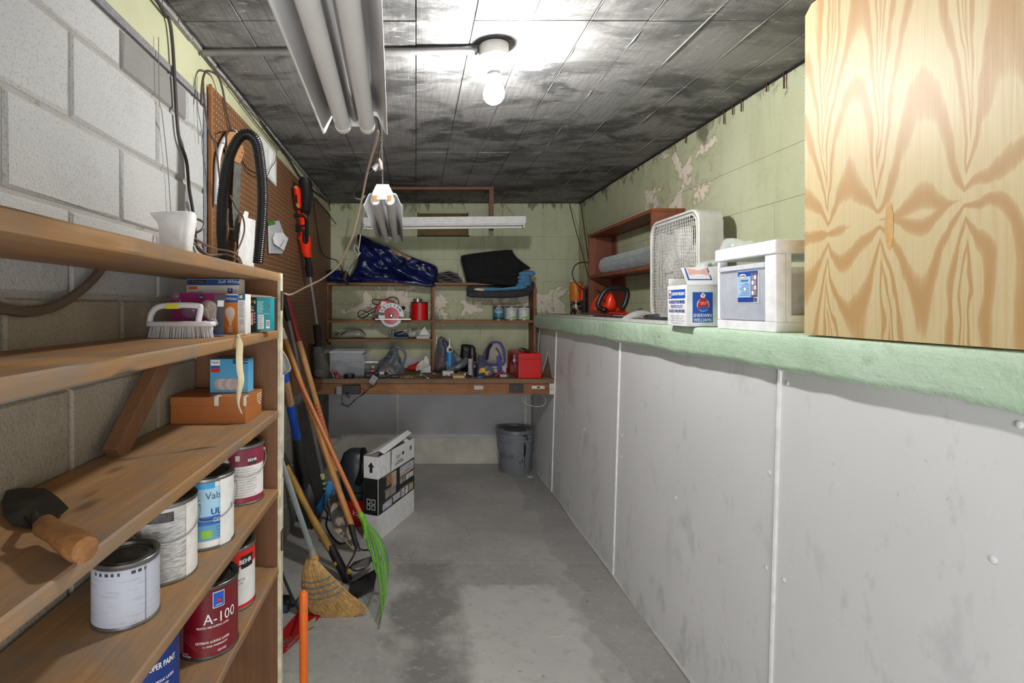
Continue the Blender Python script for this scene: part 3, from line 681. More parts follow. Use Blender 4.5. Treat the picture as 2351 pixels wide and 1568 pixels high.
t = paint_can('paint_can', 'blue and white can mostly hidden behind the pale blue one', -.665, 1.63, z4, .0815, .19, M_('#e7e7e3', .4), [('blue_label', -60, 90, .08, .68, M_('#1b2f7c', .4), 0), ('white_top', -60, 90, .68, .93, M_('#d9d8d2', .5), 0)], handle=(20, .06))
can_text(t, 'Paint', 40, .115, .02, inkw, .0815, bold=.03); can_text(t, 'interior', 44, .085, .009, inkw, .0815); can_text(t, 'ONE COAT', 44, .06, .006, inkw, .0815)
wtxt = M_('#f1efec', .6)
t = paint_can('paint_can', 'can with a crimson top band and white text panel, farthest in its row', -.600, 1.792, z4, .082, .192, M_('#8d2340', .4), [('white_panel', -60, 75, .13, .66, M_('#e8e6e3', .5), 0), ('maroon_band', -60, 75, .66, .93, M_('#8c2b42', .4), 0), ('brand_plate', 20, 42, .68, .8, M_('#3a3433', .5), 1), ('logo_square', -9, 1, .76, .85, M_('#e9dfd6', .5), 1)], handle=(16, .06))
can_text(t, 'BEHR', 31, .145, .010, wtxt, .082, bold=.05)
for k in range(11): can_text(t, 'lorem ipsum interior latex enamel'.replace('lorem ipsum', 'premium'), 12, .118-k*.0085, .0035, M_('#6b6b70', .7), .082, fit=.085 if k % 3 else .06)
# lower shelf
am = NT('deep_red_label'); v = am.pos(False); am.col(am.mix(am.noise(v, 8, 3), srgb('#5c0712'), srgb('#7f0d1d'))).rough(.3); am.b.inputs['Coat Weight'].default_value = .3
t = paint_can('paint_can', 'deep red gallon can with large white A-100 lettering on the lower shelf', -.576, 1.46, z5, .0825, .19, am.m, [('blue_badge', 10, 30, .70, .90, M_('#1d5cc0', .4), 1), ('badge_edge', 9, 31, .69, .91, inkw, 0), ('info_strip', -62, -48, .06, .6, M_('#9a6a70', .6), 0)], rimc=M_('#6f6e6c', .35, .85, .2), handle=None)
can_text(t, 'A-100', 24, .104, .028, inkw, .0825, fit=.088); can_text(t, 'TRUSTED 100% ACRYLIC LATEX', 10, .084, .0055, wtxt, .0825, fit=.085, bold=.03)
can_text(t, 'EXTERIOR ACRYLIC LATEX', 10, .045, .0065, wtxt, .0825, fit=.088, bold=.04); can_text(t, '15 YEAR WARRANTY', 14, .034, .005, wtxt, .0825, bold=.03); can_text(t, 'GLOSS', 26, .018, .006, wtxt, .0825, bold=.03)
can_text(t, 'WHITE', -42, .016, .004, wtxt, .0825); can_text(t, '6500-47220', -40, .010, .004, wtxt, .0825, bold=.05)
rr = .0825*.97+.0014
MB().sphere((rr*math.sin(R(20)), -rr*math.cos(R(20)), .149), .006, 10, (1, .3, 1)).build('badge_globe', inkr, t, local=True)
can_text(t, 'SHERWIN', 20, .1385, .003, inkw, .0825, bold=.05)
for k in range(6):
    P = []
    for j in range(20):
        a = R(-48+3.1*j); P.append((rr*math.sin(a), -rr*math.cos(a), .058-k*.004+.012*math.sin(j*.33+k*.25)))
    MB().tube(P, .00035, 4).build('wave_line', M_('#a33a48', .5), t, local=True)
t = paint_can('paint_can', 'bright red and white can standing behind the deep red one', -.590, 1.665, z5, .0815, .19, M_('#dc1f14', .35), [('white_panel', -50, 80, .09, .70, M_('#e9e9e6', .5), 0), ('brand_plate', 26, 60, .66, .86, M_('#1e1e1e', .5), 1)])
can_text(t, 'BEHR', 38, .146, .014, wtxt, .0815, bold=.05); can_text(t, 'PAINT &', 22, .094, .007, M_('#55565a', .6), .0815); can_text(t, 'PRIMER', 24, .083, .004, M_('#55565a', .6), .0815)
t = paint_can('paint_can', 'dark blue gallon can at the bottom edge of the picture, nearest on the lower shelf', -.640, 1.235, z5, .0825, .19, M_('#16357f', .35), [('pale_strip', -70, -30, .05, .9, M_('#5a6aa0', .5), 0)])
can_text(t, 'SUPER PAINT', 30, .12, .014, wtxt, .0825, bold=.03, fit=.07); can_text(t, 'EXTERIOR ACRYLIC LATEX', 20, .085, .0065, wtxt, .0825, fit=.088, bold=.04); can_text(t, 'LIFETIME LIMITED', 22, .073, .005, wtxt, .0825, bold=.03)

# ---- things on the second shelf
z2 = H-.084
b = thing('scrub_brush', 'white scrubbing brush with a loop handle and yellow tag, at the shelf edge', 'brush', (PX(415, 1.43), 1.43, z2), (0, 0, R(4)))
trl = clear('frosted_plastic', '#e9eaec', .82, .35)
bp = cr([(-.088, 0, 0), (-.078, -.022, 0), (-.03, -.028, 0), (.04, -.028, 0), (.084, -.02, 0), (.09, 0, 0), (.084, .02, 0), (.04, .028, 0), (-.03, .028, 0), (-.078, .022, 0)], 4, True)
MB().plate([(p.x, p.y) for p in bp], .014, frame((0, 0, .044), (1, 0, 0), (0, 1, 0))).build('base', trl, b, local=True, bevel=.005, seg=3, smooth=True)
MB().tube(cr([(-.082, 0, .04), (-.076, 0, .066), (-.055, 0, .084), (0, 0, .088), (.045, 0, .086), (.052, 0, .078), (.046, 0, .042)], 6), [.008]*37, 10).build('handle', trl, b, local=True, smooth=True)
MB().plate([(-.036, .078), (-.004, .078), (-.004, .09), (-.036, .09)], .02, frame((0, -.0105, 0), (1, 0, 0), (0, 0, 1))).build('tag', M_('#d8d820', .5), b, local=True)
m = MB(); rb = random.Random(5)
for i in range(260):
    a = rb.uniform(0, 2*PI); q = math.sqrt(rb.random()); x, y = .082*q*math.cos(a), .026*q*math.sin(a)
    m.tube([(x, y, .032), (x*1.07+rb.uniform(-.002, .002), y*1.2, .0005)], .0015, 4, cap=False)
lab(m.build('bristles', M_('#dedee0', .6), b, local=True), None, None, None, 'stuff')
def glass_bulb(parent, c, r, mat, up=Vector((0, 0, 1)), nm='bulb_envelope', base=steel, L=1.0):
    u = Vector(up).normalized(); rt = u.orthogonal().normalized(); M = frame(c, rt, u.cross(rt)*-1); M = Matrix.Translation(Vector(c)) @ u.to_track_quat('Z', 'Y').to_matrix().to_4x4()
    o = MB().lathe([(0, r), (r*.6, r*.8), (r*.95, r*.3), (r, 0), (r*.93, -r*.4), (r*.62, -r*1.0), (r*.42, -r*1.5*L)], 24, M).build(nm, mat, parent, smooth=True)
    MB().lathe([(r*.42, -r*1.5*L)]+[(r*(.44-.04*(k % 2)), -r*(1.5*L+.12*k)) for k in range(7)]+[(r*.2, -r*(1.5*L+.9)), (0, -r*(1.5*L+.95))], 20, M).build('screw_base', base, parent, smooth=True); return o
Yp = 1.50
p = thing('led_bulb_pack', 'purple card blister pack of clear filament bulbs leaning behind the scrub brush', 'bulb pack', (PX(458, Yp), Yp+.03, z2))
def tilt(px, py, y0=Yp, k=.12):     # leaning card: farther back as it rises
    z = PZ(py, y0); y = y0+.01+(z-z2)*k; return Vector((PX(px, y), y, PZ(py, y)))
pc = [tilt(*q) for q in ((391, 672), (518, 674), (511, 768), (470, 771), (436, 771), (394, 740))]
nrm = (pc[1]-pc[0]).normalized(); MM = frame(pc[0], nrm, (0, .12, 1))
loc2 = [MM.inverted() @ q for q in pc]
MB().plate([(q.x, q.y) for q in loc2], .002, MM).build('card', M_('#84205f', .35, 0, .3, 9), p)
gp = [MM.inverted() @ tilt(*q) for q in ((494, 676), (518, 676), (512, 768), (480, 770))]
MB().plate([(q.x, q.y) for q in gp], .0008, frame(MM.translation+MM.to_3x3() @ Vector((0, 0, .0008)), nrm, (0, .12, 1))).build('grey_panel', M_('#57535e', .4), p)
def ontilt(px, py, off=.0015): q = tilt(px, py); return frame(q+MM.to_3x3() @ Vector((0, 0, off)), nrm, (0, .12, 1))
MB().plate([(-.009, -.009), (.009, -.009), (.009, .009), (-.009, .009)], .0008, ontilt(507, 697, .002)).build('code_panel', inkw, p)
MB().lathe([(0, .0), (.0075, 0), (.0075, .001), (0, .001)], 20, ontilt(463, 683, .001)).build('badge', M_('#20242c', .5), p); text('LED', .004, inkw, p, ontilt(463, 683, .003), bold=.05)
text('longlife', .006, M_('#c79bb8', .5), p, ontilt(405, 700, .002) @ Matrix.Rotation(PI/2, 4, 'Z')); text('no hum', .006, inkw, p, ontilt(413, 698, .002) @ Matrix.Rotation(PI/2, 4, 'Z'))
glass = clear('bulb_glass', '#b9b3a8', .42, .08)
q = tilt(484, 707); glass_bulb(p, q+Vector((0, -.02, 0)), .024, glass, (-.45, .1, 1))
MB().tube([q+Vector((.004, -.022, -.03)), q+Vector((-.006, -.022, .0)), q+Vector((.002, -.022, .008)), q+Vector((.010, -.022, -.004))], .002, 6).build('filament', M_('#e0b050', .3), p)
q = tilt(437, 712); MB().sphere(q+Vector((0, -.002, 0)), .026, 18, (1, .5, 1)).build('blister', clear('blister', '#9a8f92', .4, .1), p, smooth=True)
MB().sphere(tilt(402, 680), .014, 14, (1, .6, 1)).build('blister', clear('blister', '#9a8f92', .4, .1), p, smooth=True)
o = thing('light_bulb', 'white frosted bulb lying beside the scrub brush', 'light bulb', (PX(471, 1.455), 1.455, z2))
glass_bulb(o, (PX(471, 1.455), 1.455, z2+.0235), .022, M_('#dfe6ee', .2), (.75, -.6, .0))
wbox('blue_leaflet', M_('#3f78c4', .5), None, 428, 512, 769.5, 771, 1.475, .03, bevel=0); lab(bpy.data.objects['blue_leaflet'], 'thin blue leaflet lying under the purple bulb pack', 'leaflet')
Yg = 1.665
g = thing('halogen_bulb_box', 'wide white and navy bulb carton marked Soft White, standing at the back of the shelf', 'carton', (PX(490, Yg), Yg+.03, z2))
wbox('carton', M_('#c9c2bc', .55), g, 428, 548, 640, 767, Yg, .06)
prect('navy_band', 429, 549, 641, 655, Yg, M_('#16407c', .5), g); prect('logo_plate', 437, 473, 643, 650, Yg, M_('#131419', .5), g, off=.0012); ptext('BG | home', 455, 646.5, Yg-.001, 4.5, M_('#d8c890', .5), g, bold=.03); ptext('Soft White', 526, 647, Yg, 8, M_('#c9d6e6', .5), g, italic=.25)
prect('orange_patch', 432, 453, 657, 664, Yg, M_('#c65f1e', .5), g); ptext('Halogen Bulbs', 450, 671, Yg, 4, ink, g); prect('blue_square', 523, 534, 662, 673, Yg, M_('#1b3c74', .5), g); ptext('4', 528, 666.5, Yg-.0005, 6, inkw, g); ptext('120', 540, 668, Yg, 5, M_('#777', .5) if False else grey_p, g)
Yg = 1.60
g = thing('bulb_carton', 'orange and white bulb carton with a printed bulb, right of the purple pack', 'carton', (PX(540, Yg), Yg+.03, z2))
wbox('carton', M_('#e2e0dc', .55), g, 512, 563, 675, 767, Yg, .055); prect('orange_face', 512, 546, 678, 766, Yg, M_('#d07a24', .5), g); prect('blue_band', 512, 546, 678, 694, Yg, M_('#14509c', .5), g, off=.001); ptext('White', 530, 686, Yg-.0006, 8, inkw, g, italic=.25)
prect('blue_cap', 547, 563, 675, 689, Yg, M_('#1464b4', .5), g); prect('yellow_label', 550, 557, 678, 685, Yg, M_('#e5d63c', .5), g, off=.0012)
bm_ = [(526, 748), (526, 741), (520, 728), (517, 718), (518, 710), (524, 705), (531, 704), (538, 709), (540, 718), (538, 728), (532, 741), (532, 748)]
MB().plate([(PX(a, Yg), PZ(b_, Yg)) for a, b_ in bm_], .0004, frame((0, Yg-.0008, 0), (1, 0, 0), (0, 0, 1))).build('printed_bulb', M_('#e4cdb8', .5), g)
for k in range(4): prect('printed_thread', 523, 534, 750+k*3.4, 752+k*3.4, Yg, M_('#e4cdb8', .5), g, off=.0008)
for k in range(9): prect('text_line', 548.5, 560-(k*5) % 4, 694+k*4, 695.2+k*4, Yg, M_('#85868a', .6), g, off=.0008)
prect('print_block', 550, 560, 733, 745, Yg, M_('#c3c3c6', .6), g, off=.0008)
Yt = 1.70
g = thing('dark_bulb_box', 'black and pink bulb box with a torn open flap, beside the teal box', 'carton', (PX(574, Yt), Yt+.03, z2))
wbox('carton', M_('#141417', .5), g, 563, 587, 684, 762, Yt, .05); ptext('PHILIPS', 573, 693, Yt, 4.5, inkw, g, bold=.04); prect('yellow_square', 584, 586.6, 690, 697, Yt, M_('#d6cf3a', .5), g); ptext('nity', 573, 705, Yt, 9, inkw, g, italic=.2, bold=.05); prect('yellow_bar', 564, 583, 710, 714, Yt, M_('#c9c138', .5), g)
prect('pink_panel', 564, 585, 716, 742, Yt, M_('#a8246a', .5), g); prect('lamp_picture', 565, 581, 718, 746, Yt, M_('#cfc08a', .5, 0, .3, 60), g, off=.001)
for k in range(4): prect('white_tick', 584.5, 586.5, 718+k*7, 720+k*7, Yt, inkw, g, off=.0012)
MB().add([at(543, 674, Yt), at(622, 680, Yt+.02), at(634, 684, Yt-.01), at(560, 681, Yt-.03)], [(0, 1, 2, 3)]).build('open_flap', M_('#8f8a84', .7), g, solid=.001)
g = thing('teal_bulb_box', 'teal carton with small white print, last box by the shelving end panel', 'carton', (PX(604, Yt), Yt+.03, z2))
wbox('carton', M_('#1b93a0', .5), g, 588.5, 621, 683, 759, Yt+.004, .05); Yt += .004
prect('white_panel', 592, 606, 722, 755, Yt, M_('#e3e6e4', .6), g)
for k in range(9): prect('text_line', 591, 606-(k*7) % 5, 692+k*3.2, 693.2+k*3.2, Yt, M_('#bfe2e2', .6), g)
for k in range(7): prect('text_line', 593, 604-(k*5) % 4, 726+k*4, 727.2+k*4, Yt, M_('#77898c', .6), g, off=.001)
prect('barcode_panel', 611, 619, 735, 754, Yt, inkw, g)
for k in range(6): prect('bar', 612+k*1.1, 612.5+k*1.1, 737, 750, Yt, ink, g, off=.001)
prect('red_dot', 616, 620, 701, 706, Yt, inkr, g); ptext('lumens', 613, 720, Yt, 3, inkw, g)
# ribbon of masking tape hanging from the shelf edge
rp = [(551, 771, 1.60), (543, 768, 1.57), (537, 771, 1.52), (545, 776, 1.475), (549, 790, 1.455), (548, 820, 1.452), (549, 850, 1.45), (552, 875, 1.455), (546, 905, 1.45), (544, 930, 1.45), (552, 951, 1.445)]
P = cr([at(a, b_, 1.63) if False else Vector((PX(a, 1.42), 1.42+.001*i, PZ(b_, 1.42))) for i, (a, b_, y) in enumerate(rp)], 5)
for i, q in enumerate(P):
    if i < 16: q.y += (16-i)*.004
vs = []; 
for i, q in enumerate(P):
    wd = .009*(1-.55*max(0, (i-30)/20)); a = .7*math.sin(i*.16); vs += [q+Vector((-wd*math.cos(a), wd*math.sin(a), 0)), q+Vector((wd*math.cos(a), -wd*math.sin(a), 0))]
fs = [(2*i, 2*i+1, 2*i+3, 2*i+2) for i in range(len(P)-1)]
lab(MB().add(vs, fs).build('masking_tape_strip', M_('#dccfa6', .7), smooth=True, solid=.001), 'cream strip of masking tape hanging over the second shelf edge', 'tape')
# ---- third shelf
z3 = H-.37; Yb = 1.664
g = thing('shoe_box', 'flat orange-brown cardboard box with white tape tabs on the third shelf', 'box', (PX(466, Yb), Yb+.08, z3))
bx0, bx1 = max(PX(367, Yb), XL+.014), PX(565, Yb)
ob_m = M_('#a9652f', .5, 0, .08, 8)
MB().box(bx0+.001, bx1-.001, Yb+.002, Yb+.172, z3, z3+.062).build('base', ob_m, g, bevel=.002); MB().box(bx0, bx1, Yb, Yb+.175, z3+.056, z3+.085).build('lid', ob_m, g, bevel=.0025)
zt = z3+.085
for a, b_ in ((492, 502), (559, 566)): MB().box(PX(a, Yb), min(PX(b_, Yb), bx1+.0008), Yb-.001, Yb, zt-.028, zt).build('tape_tab', M_('#dedbd5', .5), g); MB().box(PX(a, Yb), min(PX(b_, Yb), bx1), Yb-.001, Yb+.03, zt+.0002, zt+.001).build('tape_tab', M_('#dedbd5', .5), g)
MB().add([(PX(451, Yb), Yb-.001, zt-.003), (PX(480, Yb), Yb-.001, zt-.003), (PX(484, Yb), Yb+.02, zt+.001), (PX(456, Yb), Yb+.02, zt+.001)], [(0, 1, 2, 3)]).build('lid_notch', M_('#3a2414', .7), g)
for k in range(4): MB().box(bx1+.0006, bx1+.0012, Yb+.11+.0*k, Yb+.16, zt-.012-k*.008, zt-.009-k*.008).build('printed_line', M_('#ded2c2', .6), g)
MB().box(bx1+.0006, bx1+.0012, Yb+.13, Yb+.15, zt-.046, zt-.04).build('printed_line', M_('#ded2c2', .6), g)
Yq = 1.74
g = thing('blue_bulb_box', 'sky blue light bulb box standing on the orange-brown box', 'carton', (PX(527, Yq), Yq+.03, zt+.001))
bl = NT('sky_blue_print'); v = bl.pos(False); n_ = bl.noise(v, 5, 3); zz = bl.xyz(v)[2]; bl.col(bl.mix(bl.ramp(bl.math('ADD', bl.math('MULTIPLY', zz, 5), bl.math('MULTIPLY', n_, .4)), [(.2, B1), (.8, W1)]), srgb('#5ea9cf'), srgb('#3f93c2'))).rough(.45)
hz = (zt+.001); pyb = CY+(H-hz)*F/Yq
wbox('carton', bl.m, g, 482, 570, 824, pyb, Yq, .055); prect('white_plate', 484, 505, 827, 839, Yq, inkw, g); ptext('PHILIPS', 494.5, 832.5, Yq-.0006, 4, inkb, g, bold=.04); prect('blue_plate', 484, 505, 840, 846, Yq, M_('#1b5b96', .5), g); prect('red_plate', 484, 505, 846.5, 855, Yq, inkr, g); prect('navy_patch', 535, 569, 825, 835, Yq, M_('#173a72', .5), g); ptext('60W LED bulbs', 556, 830, Yq-.0006, 3, inkw, g)
for k in range(5):
    cx_ = 505+k*9; MB().lathe([(0, 0), (.019, 0), (.019, .0005), (0, .0005)], 24, frame((PX(cx_, Yq), Yq-.001-.0002*k, PZ(882, Yq)), (1, 0, 0), (0, 0, 1))).build('printed_bulb', M_('#c7b9b4' if k % 2 else '#b3a5a4', .5), g)
# trowel
tr = thing('trowel', 'old brick trowel with dark steel blade and round wooden handle on the third shelf', 'trowel', (-.6, .88, z3))
def sp(px, py, dz): return onZ(px, py, z3+dz)
hA, hB = sp(98, 1205, .028), sp(196, 1262, .024)
d = (hB-hA).normalized(); Mx = Matrix.Translation(hA) @ d.to_track_quat('Z', 'Y').to_matrix().to_4x4(); Lh = (hB-hA).length
MB().lathe([(0, 0), (.014, .001), (.017, .006), (.016, Lh*.3), (.0205, Lh*.7), (.0215, Lh*.9), (.018, Lh), (0, Lh+.003)], 28, Mx).build('handle', handle_t, tr, smooth=True)
bl_ = [(75, 1212), (30, 1203), (6, 1180), (3, 1150), (14, 1126), (50, 1119), (105, 1121), (135, 1142), (158, 1165), (128, 1190), (100, 1208)]
pts = [sp(a, b_, .006+.00012*(1215-b_)) for a, b_ in bl_]; n = len(pts)
MB().add(pts+[q-Vector((0, 0, .0025)) for q in pts], [tuple(range(n)), tuple(range(2*n-1, n-1, -1))]+[(i, i+n, (i+1) % n+n, (i+1) % n) for i in range(n)]).build('blade', M_('#33302d', .45, .6, .5, 22), tr, bevel=.0006)
MB().tube(cr([hA+d*.005, hA-d*.02+Vector((0, 0, .002)), sp(82, 1188, .022), sp(80, 1178, .008)], 5), .0055, 10).build('tang', M_('#2d2a28', .5, .6), tr, smooth=True)
MB().bar(sp(74, 1182, .009), sp(92, 1200, .011), .022, .006).build('tang_plate', M_('#2d2a28', .5, .6), tr, bevel=.001)

# ================================================================ ON / ABOVE THE TOP SHELF
z1 = H+.121
jug = thing('plastic_jug', 'glossy white plastic jug with a spout pointing left on the top shelf', 'jug', (PX(385, 1.35), 1.35, z1-.003))
Yj = 1.30; prof = [(565, 349, 420, .030), (540, 348, 424, .032), (520, 347, 428, .034), (505, 343, 431, .034), (495, 333, 432, .032), (487, 326, 432, .026), (480, 322, 430, .02), (477, 323, 424, .012)]
m = MB(); vs = []; sg = 24
for py, a, b_, dp in prof:
    for k in range(sg):
        q = 2*PI*k/sg; cc = math.copysign(abs(math.cos(q))**.7, math.cos(q)); ss = math.copysign(abs(math.sin(q))**.8, math.sin(q))
        xx = PX((a+b_)/2, Yj)+(b_-a)/2*Yj/F*cc; taper = 1-.55*max(0, -cc)*(1 if py < 510 else .2)
        vs.append((xx, Yj+.045+dp*ss*taper, PZ(py if py > 478 else 479-2*cc, Yj)))
zb = min(v[2] for v in vs)
fs = [(i*sg+k, i*sg+(k+1) % sg, (i+1)*sg+(k+1) % sg, (i+1)*sg+k) for i in range(len(prof)-1) for k in range(sg)]+[tuple(range(sg)), tuple((len(prof)-1)*sg+k for k in range(sg))]
m.add([(x, y, max(z, z1)) if i >= sg else (x, y, z1) for i, (x, y, z) in enumerate(vs)], fs).build('body', M_('#efeff0', .3), jug, smooth=True, flat_ang=70, sub=1)
pl = lab(MB().cb((PX(438, 1.5), 1.5, z1+.014), (.022, .03, .028)).build('power_adapter', M_('#5a3328', .5), bevel=.003), 'brown plug adapter on the top shelf right of the white jug', 'adapter')
# black corrugated hose loop standing on the shelf
Yh = 1.80
hp_ = [(512, 596), (508, 520), (512, 440), (524, 370), (545, 322), (567, 308), (588, 326), (598, 380), (603, 450), (600, 520), (592, 606)]
P = cr([Vector((PX(a, 1.80), 1.80, PZ(b_, 1.80))) for i, (a, b_) in enumerate(hp_)], 14)
for q in P: q.z = max(q.z, z1+.001)
def resample(P, step):
    out = [P[0]]; acc = 0
    for a, b_ in zip(P[:-1], P[1:]):
        L = (b_-a).length; s0 = step-acc
        while s0 <= L: out.append(a.lerp(b_, s0/L)); s0 += step
        acc = (acc+L) % step
    return out
P = resample(P, .0018); hs = []
lab(MB().tube(P, [(.0185 if (i//2) % 2 else .0160) for i in range(len(P))], 20).build('corrugated_hose', M_('#121315', .28), smooth=True, flat_ang=180), 'black corrugated vacuum hose bent into a tall loop on the top shelf', 'hose')
XPg = XL+.021
# white plastic arc (cable duct) behind the hose
P = cr([onX(a, b_, XPg+.012) for a, b_ in ((497, 470), (498, 420), (500, 370), (508, 335), (522, 312), (540, 303))], 8)
lab(MB().tube(P, .010, 10).build('white_hose', M_('#c9c9cb', .35), smooth=True), 'white plastic tube curving on the pegboard left of the black hose', 'hose')
# handsaw
hs = thing('handsaw', 'handsaw with a light wooden handle hanging blade down on the pegboard behind the hose', 'saw', onX(540, 590, XPg+.02))
def sx(pts): return [(-(onX(a, b_, XPg+.015).y), onX(a, b_, XPg+.015).z) for a, b_ in pts]
FX = frame((XPg+.018, 0, 0), (0, 1, 0), (0, 0, 1))
def xplate(pts, X, th):   # plate lying against the left wall, outline in photo pixels
    q = [onX(a, b_, X) for a, b_ in pts]; return MB().plate([(v.y, v.z) for v in q], th, frame((X, 0, 0), (0, 1, 0), (0, 0, 1)))
xplate([(538, 372), (554, 376), (551, 460), (544, 556), (539, 552), (533, 470)], XPg+.018, .0015).build('blade', M_('#73756f', .5, .4, .4, 30), hs)
xplate([(541, 372), (552, 376), (560, 355), (559, 335), (552, 330), (547, 318), (543, 302), (530, 300), (523, 312), (524, 340), (534, 360)], XPg+.026, .018).build('handle', wood('saw_handle', '#b98a60', '#a5744e', 2, 3, .4), hs, bevel=.003)
for a, b_ in ((551, 360), (556, 350)): MB().sphere(onX(a, b_, XPg+.027), .003, 8).build('rivet', iron, hs)
MB().tube([onX(519, 345, XPg+.008), onX(519, 320, XPg+.04), onX(519, 303, XPg+.04), onX(532, 299, XPg+.04), onX(541, 302, XPg+.02)], .003, 6).build('hanging_hook', iron, hs, smooth=True)
lab(MB().tube(cr([onX(524, 480, XPg+.004), onX(523, 512, XPg+.03), onX(527, 524, XPg+.034), onX(535, 526, XPg+.03)], 5), .0028, 6).build('pegboard_hook', steel, smooth=True), 'bent metal hook on the pegboard between hose and saw', 'hook')
# papers
pp = thing('paper_leaflet', 'white folded paper leaflet hanging on the pegboard inside the hose loop', 'paper', onX(565, 600, XPg+.05))
xplate([(547, 600), (549, 540), (556, 500), (563, 484), (571, 487), (566, 520), (561, 608), (553, 606)], XPg+.05, .002).build('leaf', M_('#d9d8d6', .7), pp)
xplate([(561, 610), (566, 520), (569, 500), (587, 506), (584, 560), (583, 617)], XPg+.042, .002).build('leaf', M_('#e3e3e2', .7), pp)
bgm = clear('thin_bag', '#dfe4ea', .5, .15)
bg = thing('parts_bag', 'small zip bag of papers with a green seal pinned to the pegboard', 'bag', onX(640, 585, XPg+.01))
xplate([(618, 510), (641, 506), (656, 545), (660, 550), (648, 583), (636, 582), (620, 582)], XPg+.014, .008).build('pouch', bgm, bg, bevel=.002)
xplate([(632, 535), (650, 534), (662, 548), (652, 575), (630, 560), (627, 548)], XPg+.022, .003).build('paper_slip', M_('#dedfe0', .7), bg)
xplate([(616, 512), (622, 507), (633, 509), (632, 515), (618, 518)], XPg+.016, .004).build('green_seal', M_('#2f7d2c', .5), bg)
MB().tube(cr([onX(628, 563, XPg+.026), onX(640, 569, XPg+.03), onX(648, 560, XPg+.028), onX(653, 551, XPg+.026)], 5), .0012, 5).build('wire_clip', steel, bg)
fr_ = thing('access_cover', 'white rectangular plastic cover frame mounted high on the pegboard', 'frame', onX(617, 425, XPg+.01))
xplate([(599.5, 313), (635, 352), (635, 428), (603, 392)], XPg+.012, .014).build('panel', M_('#d5d5d6', .5), fr_, bevel=.002)
xplate([(620, 342), (632, 356), (631, 417), (620, 402)], XPg+.0135, .0015).build('inset', M_('#efefef', .5), fr_)
# red and black string trimmer
tm = thing('string_trimmer', 'red and black battery string trimmer leaning upright against the pegboard', 'trimmer', (-.70, 3.9, H-.55))
def tp(px, py, X=-.70, dx=0):
    s = (py-410)/460; Y = 3.26+.62*s; return Vector((PX(px, Y), Y+dx, PZ(py, Y)))
def rail(pts, ws, dep, nm, mt, seg=14, sq=.8, dy=0):
    Q = [tp(*p) for p in pts]; m = MB(); vs = []
    for q, w_ in zip(Q, ws):
        r_ = w_*q.y/F/2
        for k in range(seg):
            a = 2*PI*k/seg; c_ = math.copysign(abs(math.cos(a))**sq, math.cos(a)); s_ = math.copysign(abs(math.sin(a))**sq, math.sin(a)); vs.append(q+Vector((r_*c_, dy+dep*s_, 0)))
    n = len(Q); fs = [(i*seg+k, i*seg+(k+1) % seg, (i+1)*seg+(k+1) % seg, (i+1)*seg+k) for i in range(n-1) for k in range(seg)]+[tuple(range(seg)), tuple((n-1)*seg+k for k in range(seg))]
    return m.add(vs, fs).build(nm, mt, tm, smooth=True, flat_ang=60)
rail([(700, 410), (701, 418), (704, 450), (702, 485), (700, 492)], [20, 30, 30, 24, 20], .05, 'battery_pack', black_p)
rail([(684, 431), (685, 436), (686, 455), (688, 475), (690, 482)], [8, 16, 18, 15, 8], .05, 'red_housing', redor, dy=-.015)
rail([(685, 452), (686, 470)], [7, 7], .05, 'grip_insert', black_p, dy=-.022); wl_ = rail([(683, 434), (684, 438)], [8, 10], .05, 'dial', ltgrey, dy=-.025)
rail([(687, 473), (689, 480)], [9, 9], .05, 'sticker', M_('#6fae5a', .5), dy=-.022)
rail([(693, 486), (695, 500), (697, 530), (699, 545)], [22, 18, 17, 22], .035, 'upper_body', redor)
rail([(698, 543), (701, 560), (704, 585), (707, 592)], [30, 26, 20, 18], .038, 'lower_body', redor)
P = cr([tp(a, b_) + Vector((0, -.03, 0)) for a, b_ in ((652, 500), (668, 498), (702, 498), (707, 520), (706, 556), (700, 552), (698, 528), (668, 532), (654, 515), (651, 503))], 4)
MB().tube(P, .0115, 10).build('loop_handle', black_p, tm, smooth=True)
MB().tube([tp(655, 512)+Vector((0, -.03, 0)), tp(680, 545)+Vector((0, -.03, 0)), tp(690, 553)+Vector((0, -.02, 0))], .010, 10).build('loop_brace', black_p, tm, smooth=True)
MB().tube([tp(665, 520)+Vector((0, -.03, 0)), tp(704, 520)+Vector((0, -.03, 0))], .009, 10).build('trigger', black_p, tm, smooth=True)
rail([(706, 592), (708, 600), (709, 615), (711, 636)], [15, 13, 19, 16], .026, 'collar', black_p)
MB().tube([tp(711, 634), tp(727, 748)], .013, 16).build('shaft', M_('#b5b5b6', .25, .8), tm, smooth=True)
rail([(727, 746), (728, 752), (730, 775), (731, 795)], [16, 19, 18, 14], .028, 'lower_grip', iron)
rail([(729, 795), (730, 808), (733, 820), (738, 845), (740, 866)], [20, 26, 28, 38, 26], .045, 'motor_head', M_('#4d4b46', .5, 0, .3, 40))
c0 = tp(726, 800)
gm = puff([(704, 798), (730, 788), (766, 796), (748, 815), (745, 845), (740, 868), (722, 868), (706, 850), (700, 820)], 3.92, .05, n=6, fold=.1, nz=.1, pw=.6); gm.build('debris_guard', M_('#3a3835', .5, 0, .35, 30), tm, smooth=True)
MB().lathe([(.0, 0), (.035, .0), (.04, .01), (.04, .035), (.03, .045), (0, .05)], 24, Matrix.Translation((PX(735, 3.86), 3.855, PZ(852, 3.86))) @ Matrix.Rotation(R(100), 4, 'X')).build('spool', M_('#4c4a46', .5, 0, .3, 30), tm, smooth=True)
# ================================================================ LONG-HANDLED TOOLS LEANING IN THE CORNER
def cyl(t, nm, a, b, r, mt, seg=16, r2=None): return MB().tube([a, b], [r, r2 or r], seg).build(nm, mt, t, smooth=True, flat_ang=60)
def lerp(a, b, t): return Vector(a).lerp(Vector(b), t)
